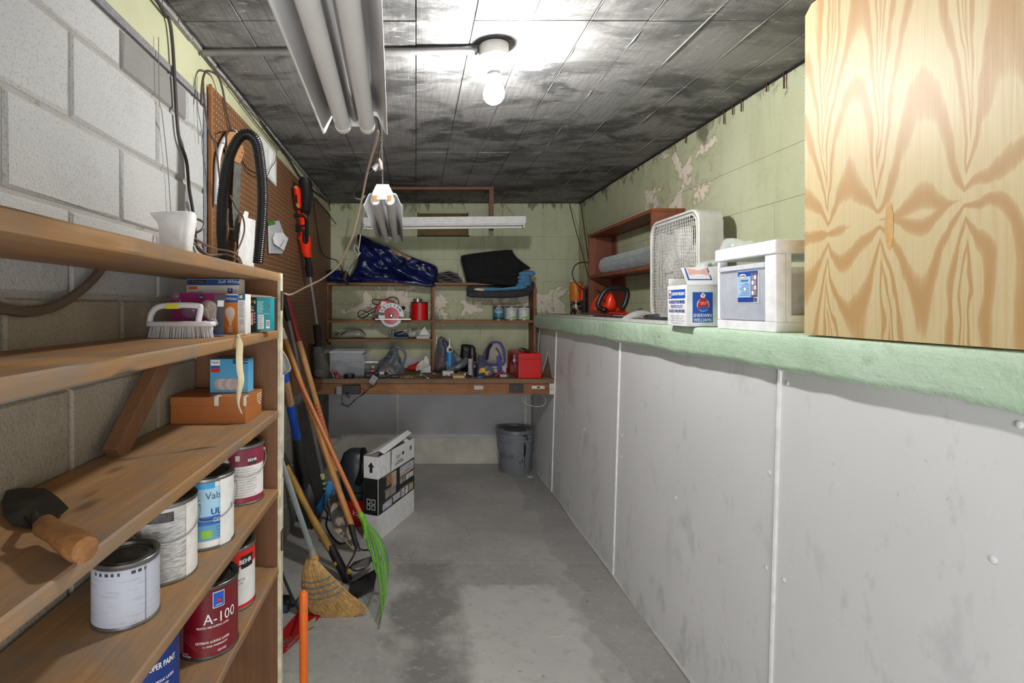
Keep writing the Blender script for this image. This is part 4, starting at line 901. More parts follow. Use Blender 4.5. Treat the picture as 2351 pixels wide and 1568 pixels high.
# corn broom
hd = Vector((-.485, 2.45, .292)); top = Vector((-.552, 1.957, .998)); 
br = thing('corn_broom', 'straw corn broom with blue stitching and a grey handle, head down on the floor', 'broom', (-.33, 2.42, 0))
cyl(br, 'handle', hd, top, .0125, M_('#9aa3a5', .4))
cyl(br, 'socket', hd+Vector((.008, .0, -.03)), hd+Vector((-.001, 0, .012)), .018, M_('#8f8577', .6), 16, .014)
cyl(br, 'ferrule', hd+Vector((.016, 0, -.052)), hd+Vector((.006, 0, -.028)), .021, M_('#c2914f', .5))
YBm = 2.43; outl = {0: (697, 732), 1: (693, 752)}
rows = [(1284, 703, 726), (1300, 696, 738), (1318, 693, 754), (1340, 693, 772), (1360, 697, 790), (1380, 708, 810), (1400, 722, 830), (1418, 745, 846)]
m = MB(); rb = random.Random(9); straws = []
def hexp(s, q):     # straw parameter s in 0..1 across, q in 0..7 rows
    i = min(int(q), 6); f = q-i; y0, a0, b0 = rows[i]; y1, a1, b1 = rows[i+1]
    yy = y0+(y1-y0)*f; a = a0+(a1-a0)*f; b = b0+(b1-b0)*f; x = a+(b-a)*s
    yy += (s-.5)*-26*(q/7)*1.2 + 12*math.sin(PI*s)*(q/7)
    return x, yy
for i in range(760):
    s = rb.random(); dp = rb.uniform(-1, 1); ql = rb.uniform(6.2, 7.15); P = []
    for k in range(6):
        q = ql*k/5; x, yy = hexp(min(max(s+rb.uniform(-.012, .012)*k, -.02), 1.02), min(q, 7)); th = .012+.016*math.sin(PI*min(q/7, 1)*.9)
        if q > 7: yy += (q-7)*30
        z = PZ(yy, YBm); P.append(Vector((PX(x, YBm), YBm+dp*th*math.sqrt(max(0, 1-(2*s-1)**2)), max(z, .0015))))
    m.tube(P, [.0017, .0017, .0016, .0015, .0013, .0006], 4, cap=False)
st_m = NT('broom_corn'); v = st_m.pos(False); st_m.col(st_m.mix(st_m.ramp(st_m.noise(v, 60, 4, .7), [(.35, B1), (.65, W1)]), srgb('#c9a469'), srgb('#a17c45'))).rough(.7)
lab(m.build('bristles', st_m.m, br), None, None, None, 'stuff')
m = MB(); vs = []; sgm = 16
for q in [0, .5, 1, 2, 3, 4, 5, 6, 6.6]:
    for k in range(sgm):
        a = 2*PI*k/sgm; s = .5+.47*math.cos(a); x, yy = hexp(s, q); th = .010+.012*math.sin(PI*min(q/7, 1)*.9); vs.append((PX(x, YBm), YBm+th*math.sin(a), PZ(yy, YBm)))
fs = [(i*sgm+k, i*sgm+(k+1) % sgm, (i+1)*sgm+(k+1) % sgm, (i+1)*sgm+k) for i in range(8) for k in range(sgm)]
m.add(vs, fs).build('straw_core', st_m.m, br, smooth=True)
for q in (2.35, 2.9, 3.45, 4.0):
    P = []
    for k in range(29):
        a = PI+PI*k/28; s = .5+.5*math.cos(a); x, yy = hexp(s, q); P.append(Vector((PX(x, YBm), YBm+.031*math.sin(a)-.002, PZ(yy+rb.uniform(-.5, .5), YBm))))
    MB().tube(P, .0022, 6).build('stitching', M_('#53708a', .6), br, smooth=True)
# yellow handled flat spade
A = onZ(812, 1330, 0); yt = thing('edging_spade', 'dark flat spade with a worn yellow wooden handle behind the broom', 'spade', A)
a1, a2, a3, a4 = at(658, 1070, 2.92), at(762, 1268, 2.78), at(768, 1282, 2.77), at(800, 1335, 2.73)
yw = wood('worn_yellow_handle', '#c79a45', '#ab7d33', 2, 3, .5, '#5d4a2e', .7)
rd = [.016, .019, .018, .017, .020, .021, .012]; P = cr([lerp(a1, a2, k/6)+Vector((-.012*math.sin(PI*k/6), 0, .008*math.sin(PI*k/6))) for k in range(7)], 3)
MB().tube(P, [rd[min(i//3, 6)] for i in range(len(P))], 14).build('wooden_grip', yw, yt, smooth=True)
cyl(yt, 'steel_socket', a2+Vector((-.01, .01, .03)), a4, .0215, iron, 16, .026)
cyl(yt, 'yellow_ring', lerp(a3, a4, .12), lerp(a3, a4, .25), .0235, M_('#c79f3c', .5))
cyl(yt, 'iron_back_strap', at(648, 1040, 2.97), at(770, 1290, 2.80), .012, iron)
pts = [onZ(790, 1335, .01), onZ(846, 1300, .055), onZ(858, 1278, .075), onZ(848, 1278, .085), onZ(812, 1290, .07), onZ(795, 1308, .05)]
n = len(pts); MB().add(pts+[q+Vector((0, 0, -.003)) for q in pts], [tuple(range(n)), tuple(range(2*n-1, n-1, -1))]+[(i, i+n, (i+1) % n+n, (i+1) % n) for i in range(n)]).build('blade', M_('#4a4845', .4, .6, .4, 20), yt)
MB().sphere(onZ(802, 1312, .05)+Vector((0, -.02, .01)), .012, 10, (1.2, .5, 1.4)).build('yellow_sticker', M_('#c9a93c', .5, 0, .5, 80), yt)
# bow rake
W = lambda a, b_, X: onX(a, b_, X)
t1 = onX(646, 754, -.755); j1 = at(807, 1207, 2.75); e1 = at(818, 1254, 2.70)
rk = thing('bow_rake', 'black bow rake with a wooden handle leaning on the left wall, tines down', 'rake', onZ(835, 1340, 0))
t1b = lerp(t1, j1, .06); cyl(rk, 'white_sleeve', t1, t1b, .0145, white_p); cyl(rk, 'handle', t1b, j1, .0145, handle_w, 16, .017)
d = (j1-t1).normalized(); q1, q2 = lerp(t1, j1, .73), lerp(t1, j1, .82); MB().lathe([(.0175, 0), (.0180, (q2-q1).length)], 8, Matrix.Translation(q1) @ d.to_track_quat('Z', 'Y').to_matrix().to_4x4(), -PI*.9, -PI*.3).build('paper_sticker', M_('#cdb39d', .6, 0, .3, 90), rk)
cyl(rk, 'ferrule', lerp(t1, j1, .99), e1, .0165, black_p, 16, .012)
L0, L1 = onZ(806, 1343, .05), onZ(866, 1310, .06)
c0 = e1
MB().tube(cr([e1, at(812, 1275, 2.68), at(795, 1310, 2.66), L0], 6), .005, 8).build('bow_arm', iron, rk, smooth=True)
MB().tube(cr([e1, at(833, 1263, 2.7), at(850, 1264, 2.72), at(856, 1290, 2.74), L1], 6), .005, 8).build('bow_arm', iron, rk, smooth=True)
MB().bar(L0, L1, .012, .02).build('tine_bar', iron, rk, bevel=.002)
for k in range(13):
    q = lerp(L0, L1, (k+.3)/12.6); MB().tube(cr([q, q+Vector((.0, -.035, .012)), q+Vector((-.008, -.075, -.018)), Vector((q.x-.012, q.y-.085, .002))], 4), [.006]*9+[.005, .004, .003, .002], 6).build('tine', iron, rk, smooth=True)
# green leaf rake
t2 = onX(650, 792, -.75); j2 = at(829, 1183, 2.62)
lr = thing('leaf_rake', 'lime green fan leaf rake with an orange-brown handle, standing on its tines', 'rake', (-.17, 2.45, 0))
cyl(lr, 'handle', t2, j2, .0125, M_('#b0683a', .4)); d2 = (j2-t2).normalized(); j3 = at(850, 1262, 2.56)
MB().tube([j2-d2*.01, j2+d2*.04, j3], [.016, .015, .010], 12).build('green_socket', M_('#5fae1e', .4), lr, smooth=True)
MB().pplate([(832, 1190), (838, 1192), (856, 1245), (871, 1290), (878, 1330), (868, 1332), (857, 1300), (850, 1268), (838, 1235)], 2.57, .02).build('spine', M_('#64b422', .4), lr, bevel=.003)
cyl(lr, 'steel_brace', at(838, 1194, 2.60), at(872, 1328, 2.50), .003, steel)
cyl(lr, 'steel_brace', at(842, 1200, 2.6), at(886, 1300, 2.48), .002, steel)
gm_ = M_('#5da826', .45)
c_ = at(842, 1200, 2.59); rb = random.Random(2)
tips = []
for k in range(22):
    s = k/21; X = -.15-.01*s; Y = 2.78-.42*s
    e = Vector((X+.015*math.sin(PI*s), Y, .10+.02*math.sin(PI*s))); tip = Vector((X-.01, Y-.045, .003)); tips.append((e, tip))
    mid = lerp(c_, e, .5)+Vector((.015*math.sin(PI*s)+.01, 0, .02))
    MB().tube(cr([c_+Vector((0, (s-.5)*-.02, 0)), mid, e, lerp(e, tip, .6)+Vector((.012, 0, 0)), tip], 4), [.0022]*14+[.0018, .0015, .001], 5).build('tine', gm_ if k % 3 else M_('#7c7a70', .5, .5), lr, smooth=True)
P = cr([lerp(c_, tips[k][0], .62)+Vector((.012, 0, .01)) for k in range(0, 22, 3)], 3); MB().tube(P, .006, 8).build('tine_spreader', gm_, lr, smooth=True)
P = [tips[k][0] for k in range(22)]; MB().tube(P, .0028, 6).build('tine_spreader', gm_, lr, smooth=True)
# long red-topped shovel
t3 = onX(660, 690, -.752); b3 = at(772, 1085, 3.12)
sh = thing('long_shovel', 'long-handled shovel with a red painted top and a muddy steel blade', 'shovel', onZ(826, 1272, 0))
mid = lerp(t3, b3, .235); cyl(sh, 'red_grip', t3, mid, .019, M_('#8f2620', .55, 0, .35, 20), 16, .018); cyl(sh, 'handle', mid, b3, .018, wood('pale_handle', '#c49a66', '#ad834f', 2, 3, .5, '#8a3a28', .35), 16, .017)
MB().sphere(t3, .019, 14).build('grip_end', M_('#c22a20', .5), sh, smooth=True)
d3 = (b3-t3).normalized(); q = lerp(t3, b3, .79)
cyl(sh, 'red_band', q, q+d3*.05, .0185, inkr); 
for k in range(7): cyl(sh, 'red_print', lerp(t3, b3, .60+.022*k), lerp(t3, b3, .608+.022*k), .0184, M_('#c5482c', .6))
cyl(sh, 'socket', b3-d3*.01, at(783, 1165, 3.08), .019, M_('#4b443a', .6, .4, .4, 30), 16, .022)
bo = [(757, 1160), (770, 1148), (786, 1158), (800, 1185), (815, 1220), (828, 1255), (830, 1268), (822, 1274), (806, 1262), (785, 1240), (766, 1215), (757, 1190)]
m = MB(); gx = 7; Cn = Vector((0, 0, 0)); ring = [at(a, b_, 3.06-.0*(b_-1150)) for a, b_ in bo]; N = len(ring); cen = sum(ring, Vector())/N; cen2 = cen+Vector((.0, .04, 0)); vs = [cen2]+[cen2.lerp(q, .55)+Vector((0, .006, 0)) for q in ring]+ring
fs = [(0, 1+i, 1+(i+1) % N) for i in range(N)]+[(1+i, 1+N+i, 1+N+(i+1) % N, 1+(i+1) % N) for i in range(N)]
mud = NT('muddy_steel'); v = mud.pos(False); n_ = mud.noise(v, 16, 5, .6, .5); mud.col(mud.mix(mud.ramp(n_, [(.48, B1), (.54, W1)]), srgb('#413f3c'), srgb('#a3937c'))).rough(.7)
m.add(vs, fs).build('blade', mud.m, sh, smooth=True, solid=.004, sub=1)
cyl(sh, 'blade_rim', at(766, 1215, 3.05), at(822, 1272, 3.04), .004, M_('#9a8a74', .7))
# grey pole tool with label
t4 = onX(648, 670, -.755); b4 = at(762, 1192, 3.45)
gp_ = thing('grey_pole', 'grey steel pole with a black grip and a yellow-green label, in the corner', 'pole', b4)
g_m = M_('#7d7b7a', .45, .4, .2)
cyl(gp_, 'grip', t4, lerp(t4, b4, .11), .0165, black_p); cyl(gp_, 'pole', lerp(t4, b4, .11), onZ(764, 1196, .002), .0135, g_m)
d = (b4-t4).normalized(); q1, q2 = lerp(t4, b4, .78), lerp(t4, b4, .90)
Ml = Matrix.Translation(q1) @ d.to_track_quat('Z', 'Y').to_matrix().to_4x4()
MB().lathe([(.0142, 0), (.0142, (q2-q1).length)], 16, Ml).build('label', M_('#c3cf7c', .6), gp_, smooth=True)
for k in range(4): MB().lathe([(.0146, (q2-q1).length*(.15+.2*k)), (.0146, (q2-q1).length*(.27+.2*k))], 16, Ml).build('label_print', M_('#39553a', .6), gp_)
# blue shovel
t5 = Vector((-.705, 2.80, PZ(846, 2.8))); b5 = at(682, 1006, 3.02)
bs = thing('blue_sleeved_shovel', 'shovel with blue sleeves on a tan handle and black neck, next to the shelving', 'shovel', (-.62, 3.25, 0))
f_ = lambda u: lerp(t5, b5, u); cyl(bs, 'blue_collar', f_(0), f_(.16), .024, blue_p); cyl(bs, 'handle', f_(.15), f_(.62), .022, wood('tan_handle', '#b88f63', '#a07a50', 2, 3, .5)); cyl(bs, 'blue_sleeve', f_(.5), f_(1), .0232, blue_p)
dd = (b5-t5).normalized(); Mt = frame(f_(.32)+Vector((.004, -.0235, 0)), -dd, (.95, -.1, .2)); text('HUSKY', .022, inkb, bs, frame(f_(.36)+Vector((0, -.0232, 0)), -dd*-1, Vector((0, -1, 0)).cross(dd*-1)*-1), fit=.12)
MB().tube(cr([f_(.99), at(692, 1060, 3.08), at(699, 1088, 3.12), at(700, 1120, 3.16)], 5), [.0225]*6+[.02]*5+[.018]*5, 12).build('steel_neck', M_('#3f4144', .4, .5), bs, smooth=True)
bo = [(690, 1115), (712, 1112), (722, 1140), (720, 1180), (708, 1215), (697, 1222), (688, 1200), (684, 1150)]
ring = [at(a, b_, 3.2) for a, b_ in bo]; N = len(ring); cen = sum(ring, Vector())/N+Vector((0, .03, 0)); MB().add([cen]+ring, [(0, 1+i, 1+(i+1) % N) for i in range(N)]).build('blade', M_('#3a3a3a', .5, .5), bs, smooth=True, solid=.004)
# dark snow pusher blade leaning on the wall
dk = thing('dark_scoop_sheet', 'large scuffed black plastic sheet leaning upright against the left wall behind the handles', 'sheet', (-.74, 3.45, 0))
m = MB(); vs = []; n = 8
for k in range(n+1):
    for j in range(7):
        u, vv = k/n, j/6; vs.append((-.765+.10*(1-vv)**1.6+.02*math.sin(PI*u), 3.36+.62*u, .0+.78*vv))
fs = [(k*7+j, k*7+j+1, (k+1)*7+j+1, (k+1)*7+j) for k in range(n) for j in range(6)]
m.add(vs, fs).build('sheet', M_('#2e2d2b', .5, 0, .5, 9), dk, smooth=True, solid=.006)
# translucent white scoop by the post
sc = thing('white_scoop', 'translucent white plastic scoop showing beside the painted shelving edge', 'scoop', at(658, 860, 2.4))
m = MB(); vs = []
for py, a, b_, y in ((806, 645, 649, 2.3), (825, 640, 661, 2.3), (845, 640, 668, 2.3), (853, 640, 665, 2.3), (862, 640, 648, 2.3)):
    for s in range(5): vs.append((PX(a+(b_-a)*s/4, y), y+.02*math.sin(PI*s/4), PZ(py, y)))
m.add(vs, [(i*5+j, i*5+j+1, (i+1)*5+j+1, (i+1)*5+j) for i in range(4) for j in range(4)]).build('scoop', clear('scoop_plastic', '#dcdcdc', .7, .3), sc, smooth=True, solid=.003)
cyl(sc, 'stick', at(646, 806, 2.3), Vector((-.60, 2.05, PZ(730, 2.05))), .006, white_p)
cyl(sc, 'leg', at(650, 860, 2.3), Vector((PX(646, 2.3), 2.3, 0)), .005, white_p)
# thin dark pipe and cable by the post
lab(MB().tube(cr([Vector((-.62, 2.12, .75)), Vector((-.565, 2.13, .42)), Vector((-.49, 2.2, .16)), onZ(690, 1370, .006), onZ(672, 1392, .006)], 8), .006, 8).build('black_cable', blk_cord, smooth=True), 'black cable hanging down to the floor beside the shelving unit', 'cable')
cx = onZ(655, 1400, 0)
cn = thing('black_adapter', 'small black corded adapter on the floor beside the shelving unit', 'adapter', cx)
MB().cb(cx+Vector((0, 0, .03)), (.05, .06, .055)).build('housing', black_p, cn, bevel=.008); MB().cb(cx+Vector((.0, -.031, .025)), (.03, .003, .03)).build('blue_label', M_('#3c4f7a', .5), cn)
# orange stake
st = thing('orange_pole', 'bright orange plastic pole with a rounded top standing in the foreground', 'pole', (-.362, 1.72, 0))
px_ = at(697, 1355, 1.70); MB().tube([(-.365, 1.72, .0), (px_.x, px_.y, px_.z-.012), (px_.x, px_.y, px_.z-.005), (px_.x, px_.y, px_.z)], [.0138, .0138, .011, .004], 20).build('pole', M_('#e0691c', .4), st, smooth=True)
MB().lathe([(0, 0), (.05, 0), (.05, .006), (.018, .014), (0, .014)], 24, Matrix.Translation((-.365, 1.72, 0))).build('base', M_('#c85a18', .5), st)
# red saw sleeve on the floor
ss = thing('red_card_sleeve', 'flat red cardboard sleeve with white print lying on the floor behind the orange pole', 'sleeve', onZ(690, 1455, 0))
pts = [onZ(a, b_, .001) for a, b_ in ((684, 1409), (738, 1413), (700, 1455), (668, 1486), (640, 1512), (618, 1530), (622, 1478))]; n = len(pts)
MB().add(pts+[q+Vector((0, 0, .006)) for q in pts], [tuple(range(n-1, -1, -1)), tuple(range(n, 2*n))]+[(i, (i+1) % n, (i+1) % n+n, i+n) for i in range(n)]).build('sleeve', M_('#a3121a', .4), ss)
u_ = (onZ(700, 1420, 0)-onZ(645, 1475, 0)).normalized(); vv_ = Vector((0, 0, 1)).cross(u_)
for k, (s, h_, px, py) in enumerate([('HUSKY', .018, 656, 1474), ('drop forged', .010, 668, 1480), ('SAW BLADE GUARD', .011, 683, 1462), ('made of steel', .007, 690, 1466)]):
    text(s, h_, inkw, ss, frame(onZ(px, py, .008), u_, vv_), bold=.04)
MB().add([onZ(706, 1428, .009), onZ(726, 1416, .009), onZ(722, 1436, .009), onZ(704, 1446, .009)], [(0, 1, 2, 3)]).build('saw_teeth_card', M_('#a39a80', .6), ss, solid=.001)
# wet/dry vacuum behind the carton
vc = thing('shop_vacuum', 'black and red shop vacuum with a blue sleeve, half hidden behind the white carton', 'vacuum', (-.41, 3.40, 0))
vx, vy = -.395, 3.50
T = Matrix.Translation((vx, vy, 0)) @ Matrix.Diagonal((1, .8, 1, 1))
MB().lathe([(0, 0), (.115, 0), (.125, .02), (.122, .16), (.13, .17), (0, .17)], 32, T).build('red_tank', M_('#c1141a', .35), vc, smooth=True, flat_ang=50)
MB().lathe([(.13, .168), (.135, .18), (.13, .215), (.12, .22), (0, .22)], 32, T).build('collar', M_('#1d2126', .45), vc, smooth=True, flat_ang=50)
MB().lathe([(.118, .22), (.118, .30), (.11, .38), (.085, .45), (.05, .475), (0, .48)], 32, T).build('motor_cover', M_('#2a3038', .4), vc, smooth=True, flat_ang=50)
MB().tube(cr([(vx+.02, vy-.1, .28), (vx+.05, vy-.13, .36), (vx+.06, vy-.11, .44), (vx+.05, vy-.03, .48)], 5), .02, 12).build('handle', M_('#16191c', .4), vc, smooth=True)
MB().cb((vx+.06, vy-.115, .39), (.03, .02, .02)).build('red_switch', inkr, vc, bevel=.004)
text('VAC', .03, inkw, vc, frame((vx+.02, vy-.1, .075), (1, 0, -.6), (.5, 0, 1)))
bo = [(723, 1166), (728, 1158), (738, 1138), (750, 1120), (752, 1104), (765, 1108), (768, 1125), (752, 1150), (742, 1172), (732, 1178)]
puff(bo, 3.3, .03, n=6, fold=.1, nz=.1).build('blue_sleeve', M_('#1c6ea6', .5), vc, smooth=True)
MB().tube(cr([at(748, 1130, 3.28), at(742, 1160, 3.26), at(752, 1180, 3.27), at(750, 1210, 3.26), onZ(775, 1245, .01), onZ(800, 1240, .008), (vx, vy-.1, .03)], 6), .006, 8).build('power_cord', blk_cord, vc, smooth=True)
# white and black carton
ca = Vector((-.229, 3.19, 0)); cb_ = Vector((-.015, 3.67, 0)); ux = (cb_-ca).normalized(); nx_ = Vector((ux.y, -ux.x, 0)); wv = -nx_*.098; Hc = .508
ct = thing('flat_carton', 'tall slim white and black printed carton with opened top flaps standing on the floor', 'carton', ca)
Lc = (cb_-ca).length; MC = frame(ca, ux, (0, 0, 1))     # normal = nx_ towards the camera side
wh = M_('#dadada', .5); bk = M_('#1a1b19', .45)
m = MB(); th = .004
for a, b_ in (((0, 0), (Lc, 0)), ((0, .098), (Lc, .098)), ((0, 0), (0, .098)), ((Lc, 0), (Lc, .098))):
    p0 = ca+ux*a[0]-nx_*a[1]; p1 = ca+ux*b_[0]-nx_*b_[1]; dn = (p1-p0).normalized(); sd = Vector((dn.y, -dn.x, 0))*th/2
    vs = [p+s*sd+Vector((0, 0, z)) for p in (p0, p1) for s in (-1, 1) for z in (0, Hc)]; m.add(vs, [(0, 1, 3, 2), (4, 6, 7, 5), (0, 4, 5, 1), (2, 3, 7, 6), (0, 2, 6, 4), (1, 5, 7, 3)])
m.add([ca, ca+ux*Lc, ca+ux*Lc+wv, ca+wv], [(0, 1, 2, 3)]); m.build('carton', wh, ct)
F1 = lambda u, z, o=.0026: ca+ux*u*Lc+nx_*o+Vector((0, 0, z))
def fr(nm, u0, u1, z0, z1, mt, o=.0028): return MB().add([F1(u0, z0, o), F1(u1, z0, o), F1(u1, z1, o), F1(u0, z1, o)], [(0, 1, 2, 3)]).build(nm, mt, ct)
fr('black_print', 0.0, 1.0, .155, .375, bk)
fw = lambda u, z, o=.0026: ca+wv*u-ux*o+Vector((0, 0, z))
def fl_(nm, u0, u1, z0, z1, mt, o=.0028): return MB().add([fw(u1, z0, o), fw(u0, z0, o), fw(u0, z1, o), fw(u1, z1, o)], [(0, 1, 2, 3)]).build(nm, mt, ct)
fl_('black_print', 0, 1, .155, .375, bk)
MB().plate([(-.010, -.03), (.010, -.03), (.010, .005), (.022, .005), (0, .035), (-.022, .005), (-.010, .005)], .0004, frame(fw(.48, .44, .0032), nx_, (0, 0, 1))).build('up_arrow', ink, ct)
for i in range(2):
    for j in range(2): fl_('handling_mark', .18+.34*i, .44+.34*i, .185+.035*j, .215+.035*j, M_('#d5d5d2', .5), .0032); fl_('handling_mark', .22+.34*i, .40+.34*i, .189+.035*j, .211+.035*j, bk, .0036)
ph = [M_(c, .5, 0, .45, 40) for c in ('#c9c9cb', '#b7a58f', '#a3714a', '#d8d8d6', '#8f8984', '#b9bcc4')]
for (u0, u1, z0, z1, k) in [(.20, .33, .30, .365, 2), (.335, .47, .27, .365, 1), (.17, .45, .225, .275, 4), (.10, .34, .165, .205, 5), (.37, .58, .17, .212, 5), (.56, .98, .325, .365, 5), (.56, .98, .3, .3249, 1), (.56, .72, .255, .29, 4), (.74, .84, .255, .29, 3), (.85, .98, .255, .29, 0), (.60, .70, .165, .215, 0), (.72, .80, .165, .215, 3), (.82, .96, .165, .215, 1)]:
    z0_, z1_ = z0, z1
    fr('photo_print', u0, u1, z0_, z1_, ph[k], .0034)
for (u, z) in [(.14, .282), (.14, .212), (.56, .368), (.56, .295), (.56, .222), (.12, .37)]:
    for k in range(2): fr('caption_line', u, u+.3-.06*k, z-.006*k, z-.006*k+.002, M_('#9a9a98', .6), .0036)
text('Art', .03, M_('#4c4c4c', .6), ct, frame(F1(.52, .445, .0032), ux, (0, 0, 1)), italic=.3); text('3D WALL PANEL', .009, ink, ct, frame(F1(.56, .415, .0032), ux, (0, 0, 1)), bold=.05); text('INSTALLATION READY', .009, ink, ct, frame(F1(.56, .402, .0032), ux, (0, 0, 1)), bold=.05)
MB().lathe([(0, 0), (.013, 0), (.013, .0006), (0, .0006)], 20, frame(F1(.66, .45, .003), ux, (0, 0, 1))).build('logo_dot', ink, ct)
fr('square_mark', .86, .92, .44, .468, M_('#6a6a6a', .5, 0, .8, 120))
MB().add([F1(.30, Hc, .004), F1(.345, Hc, .004), F1(.315, .37, .004), F1(.322, .25, .004), F1(.312, .25, .004), F1(.305, .37, .004)], [(0, 1, 2, 5), (5, 2, 3, 4)]).build('torn_strip', M_('#77736c', .7), ct)
G = lambda u, w_, z: ca+ux*u*Lc+wv*w_+Vector((0, 0, z))
MB().add([G(0.02, 1, Hc), G(.97, 1, Hc), G(.94, .35, Hc+.055), G(.08, .2, Hc+.028), ], [(0, 1, 2, 3)]).build('top_flap', wh, ct, solid=.003)
MB().add([G(.08, .2, Hc+.028), G(.94, .35, Hc+.055), G(.97, .1, Hc+.035), G(.13, -.06, Hc+.005)], [(0, 1, 2, 3)]).build('tuck_flap', wh, ct, solid=.003)
MB().add([G(0, 0, Hc), G(0, 1, Hc), G(.10, .9, Hc+.018), G(.10, .2, Hc+.018)], [(0, 1, 2, 3)]).build('end_flap', M_('#77726c', .7), ct, solid=.003)
MB().add([G(1, 0, Hc), G(1, 1, Hc), G(.9, .9, Hc+.02), G(.9, .2, Hc+.02)], [(0, 1, 2, 3)]).build('end_flap', M_('#8a857f', .7), ct, solid=.003)
MB().box(0, Lc*.9, -.08, -.02, 0, .01, MC @ Matrix.Translation((0, 0, 0)) if False else None) if False else None
MB().add([G(.74, 0, Hc), G(.85, 0, Hc), G(.85, .3, Hc+.02), G(.74, .3, Hc+.02)], [(0, 1, 2, 3)]).build('small_tab', wh, ct, solid=.002)
# bucket
bk_ = thing('plastic_bucket', 'grey five-gallon plastic bucket with dark paint drips under the bench', 'bucket', (.862, 4.60, 0))
T = Matrix.Translation((.862, 4.60, 0)); gb = M_('#7b7f84', .4)
MB().lathe([(0, 0), (.132, 0), (.136, .006), (.147, .30), (.150, .30)], 48, T).build('body', gb, bk_, smooth=True, flat_ang=50)
MB().lathe([(.146, .268), (.156, .27), (.156, .282), (.149, .286), (.149, .302), (.158, .304), (.158, .318), (.150, .322), (.150, .338)], 48, T).build('ribs', gb, bk_, smooth=True, flat_ang=40)
MB().lathe([(0, .352), (.135, .352), (.138, .364), (.155, .366), (.160, .36), (.160, .338), (.152, .335)], 48, T).build('lid', M_('#6b6f74', .35), bk_, smooth=True, flat_ang=40)
MB().lathe([(0, .3525), (.1, .3525), (.10, .353), (0, .353)], 30, T).build('dark_residue', M_('#39393a', .5, 0, .6, 20), bk_)
m = MB()
for (a0, wd, z0, z1) in ((8, 6, .15, .29), (11, 2, .05, .30), (13, 4, .17, .24), (2, 3, .10, .13), (-6, 2, .09, .12), (14, 3, .30, .335), (4, 8, .325, .34), (17, 4, .29, .31)):
    m.lathe([(.1365+.0105*z0/.3+.0022+(.012 if z0 > .26 else 0), z0), (.1365+.0105*z1/.3+.0022+(.012 if z0 > .26 else 0), z1)], 4, T, R(a0-78), R(a0-78+wd))
m.build('paint_drips', M_('#26282c', .3), bk_)
text('BEHR', .045, M_('#54585c', .5), bk_, T @ Matrix.Translation((0, 0, .14)) @ Matrix.Identity(4), bend=.1425, a=R(-42)) 
P = cr([(.862-.155, 4.58, .30), (.862-.165, 4.54, .24), (.862-.15, 4.50, .21), (.862-.10, 4.475, .20)], 5); MB().tube(P, .002, 6).build('wire_handle', steel, bk_, smooth=True)
# bits on the floor
for k, (px, py) in enumerate([(1335, 1353), (1376, 1368), (1220, 1097), (1430, 1541)]):
    pass
lab(MB().tube(cr([onZ(a, b_, .002) for a, b_ in ((1253, 1457), (1262, 1462), (1280, 1461), (1293, 1458))], 5), .0018, 6).build('twine_scrap', M_('#c8c4bb', .7), smooth=True), 'short pale scrap of string lying on the concrete floor', 'string')
m = MB(); q = onZ(1218, 1095, .003)
for k in range(6): a = k*.9; m.bar(q+Vector((.03*math.cos(a), .03*math.sin(a), 0)), q+Vector((-.012*math.sin(a), .012*math.cos(a), .004)), .006, .003)
lab(m.build('plaster_crumbs', M_('#cfccc5', .7)), 'small white plaster crumbs on the floor in front of the bucket', 'debris')
# ================================================================ WORKBENCH AND WALL RACK
ZB = H-.553; YF = 4.04
wbn = thing('workbench', 'long wooden workbench fixed across the back wall, paint-spotted front rail', 'workbench', (.15, 4.4, 0))
for k, (a, b) in enumerate(((YF, 4.24), (4.243, 4.45), (4.453, YB-.03))):
    MB().box(XL+.003, 1.062, a, b, ZB-.036, ZB).build('top_plank', bench_top_m, wbn, bevel=.003)
MB().box(XL+.003, 1.060, YF+.012, YF+.05, ZB-.12, ZB-.037).build('front_rail', bench_m, wbn, bevel=.002)
for xx in (XL+.02, 1.0): MB().box(xx, xx+.04, YF+.05, YB-.03, ZB-.12, ZB-.037).build('side_rail', bench_m, wbn)
MB().box(PX(1170, YF), PX(1202, YF), YF+.002, YF+.012, PZ(901, YF), PZ(882, YF)).build('outlet_plate', M_('#24201d', .4), wbn, bevel=.002)
MB().sphere((PX(1186, YF), YF+.001, PZ(890, YF)), .0035, 8).build('plate_screw', steel, wbn)
MB().box(PX(1089, YF), PX(1110, YF), YF+.008, YF+.012, PZ(895, YF), PZ(886, YF)).build('metal_plate', M_('#8f8e8b', .3, .6), wbn)
sw = MB().box(PX(1221, YF), PX(1251, YF), YF+.004, YF+.012, PZ(893, YF), PZ(886, YF)).build('switch_plate', M_('#cfcab4', .5, 0, .3, 60), wbn, bevel=.001)
MB().box(PX(1233, YF), PX(1240, YF), YF-.001, YF+.004, PZ(891, YF), PZ(888, YF)).build('switch_toggle', M_('#2c2824', .5), sw)
MB().box(PX(1262, YF), 1.063, YF+.006, YF+.052, ZB-.12, ZB-.03).build('paint_splash', M_('#c9c4b8', .6, 0, .5, 30), wbn)
rb = random.Random(4); m = MB()
for k in range(40):
    a = rb.uniform(1060, 1110) if k < 18 else rb.choice([rb.uniform(925, 985), rb.uniform(1250, 1278), rb.uniform(760, 800)]); q = Vector((PX(a, YF), rb.uniform(YF+.01, YF+.12), ZB)); m.sphere(q, rb.uniform(.002, .006), 6, (1.4, 1, .2))
lab(m.build('paint_spatter', M_('#d8d2c4', .6), wbn), None, None, None, 'stuff')
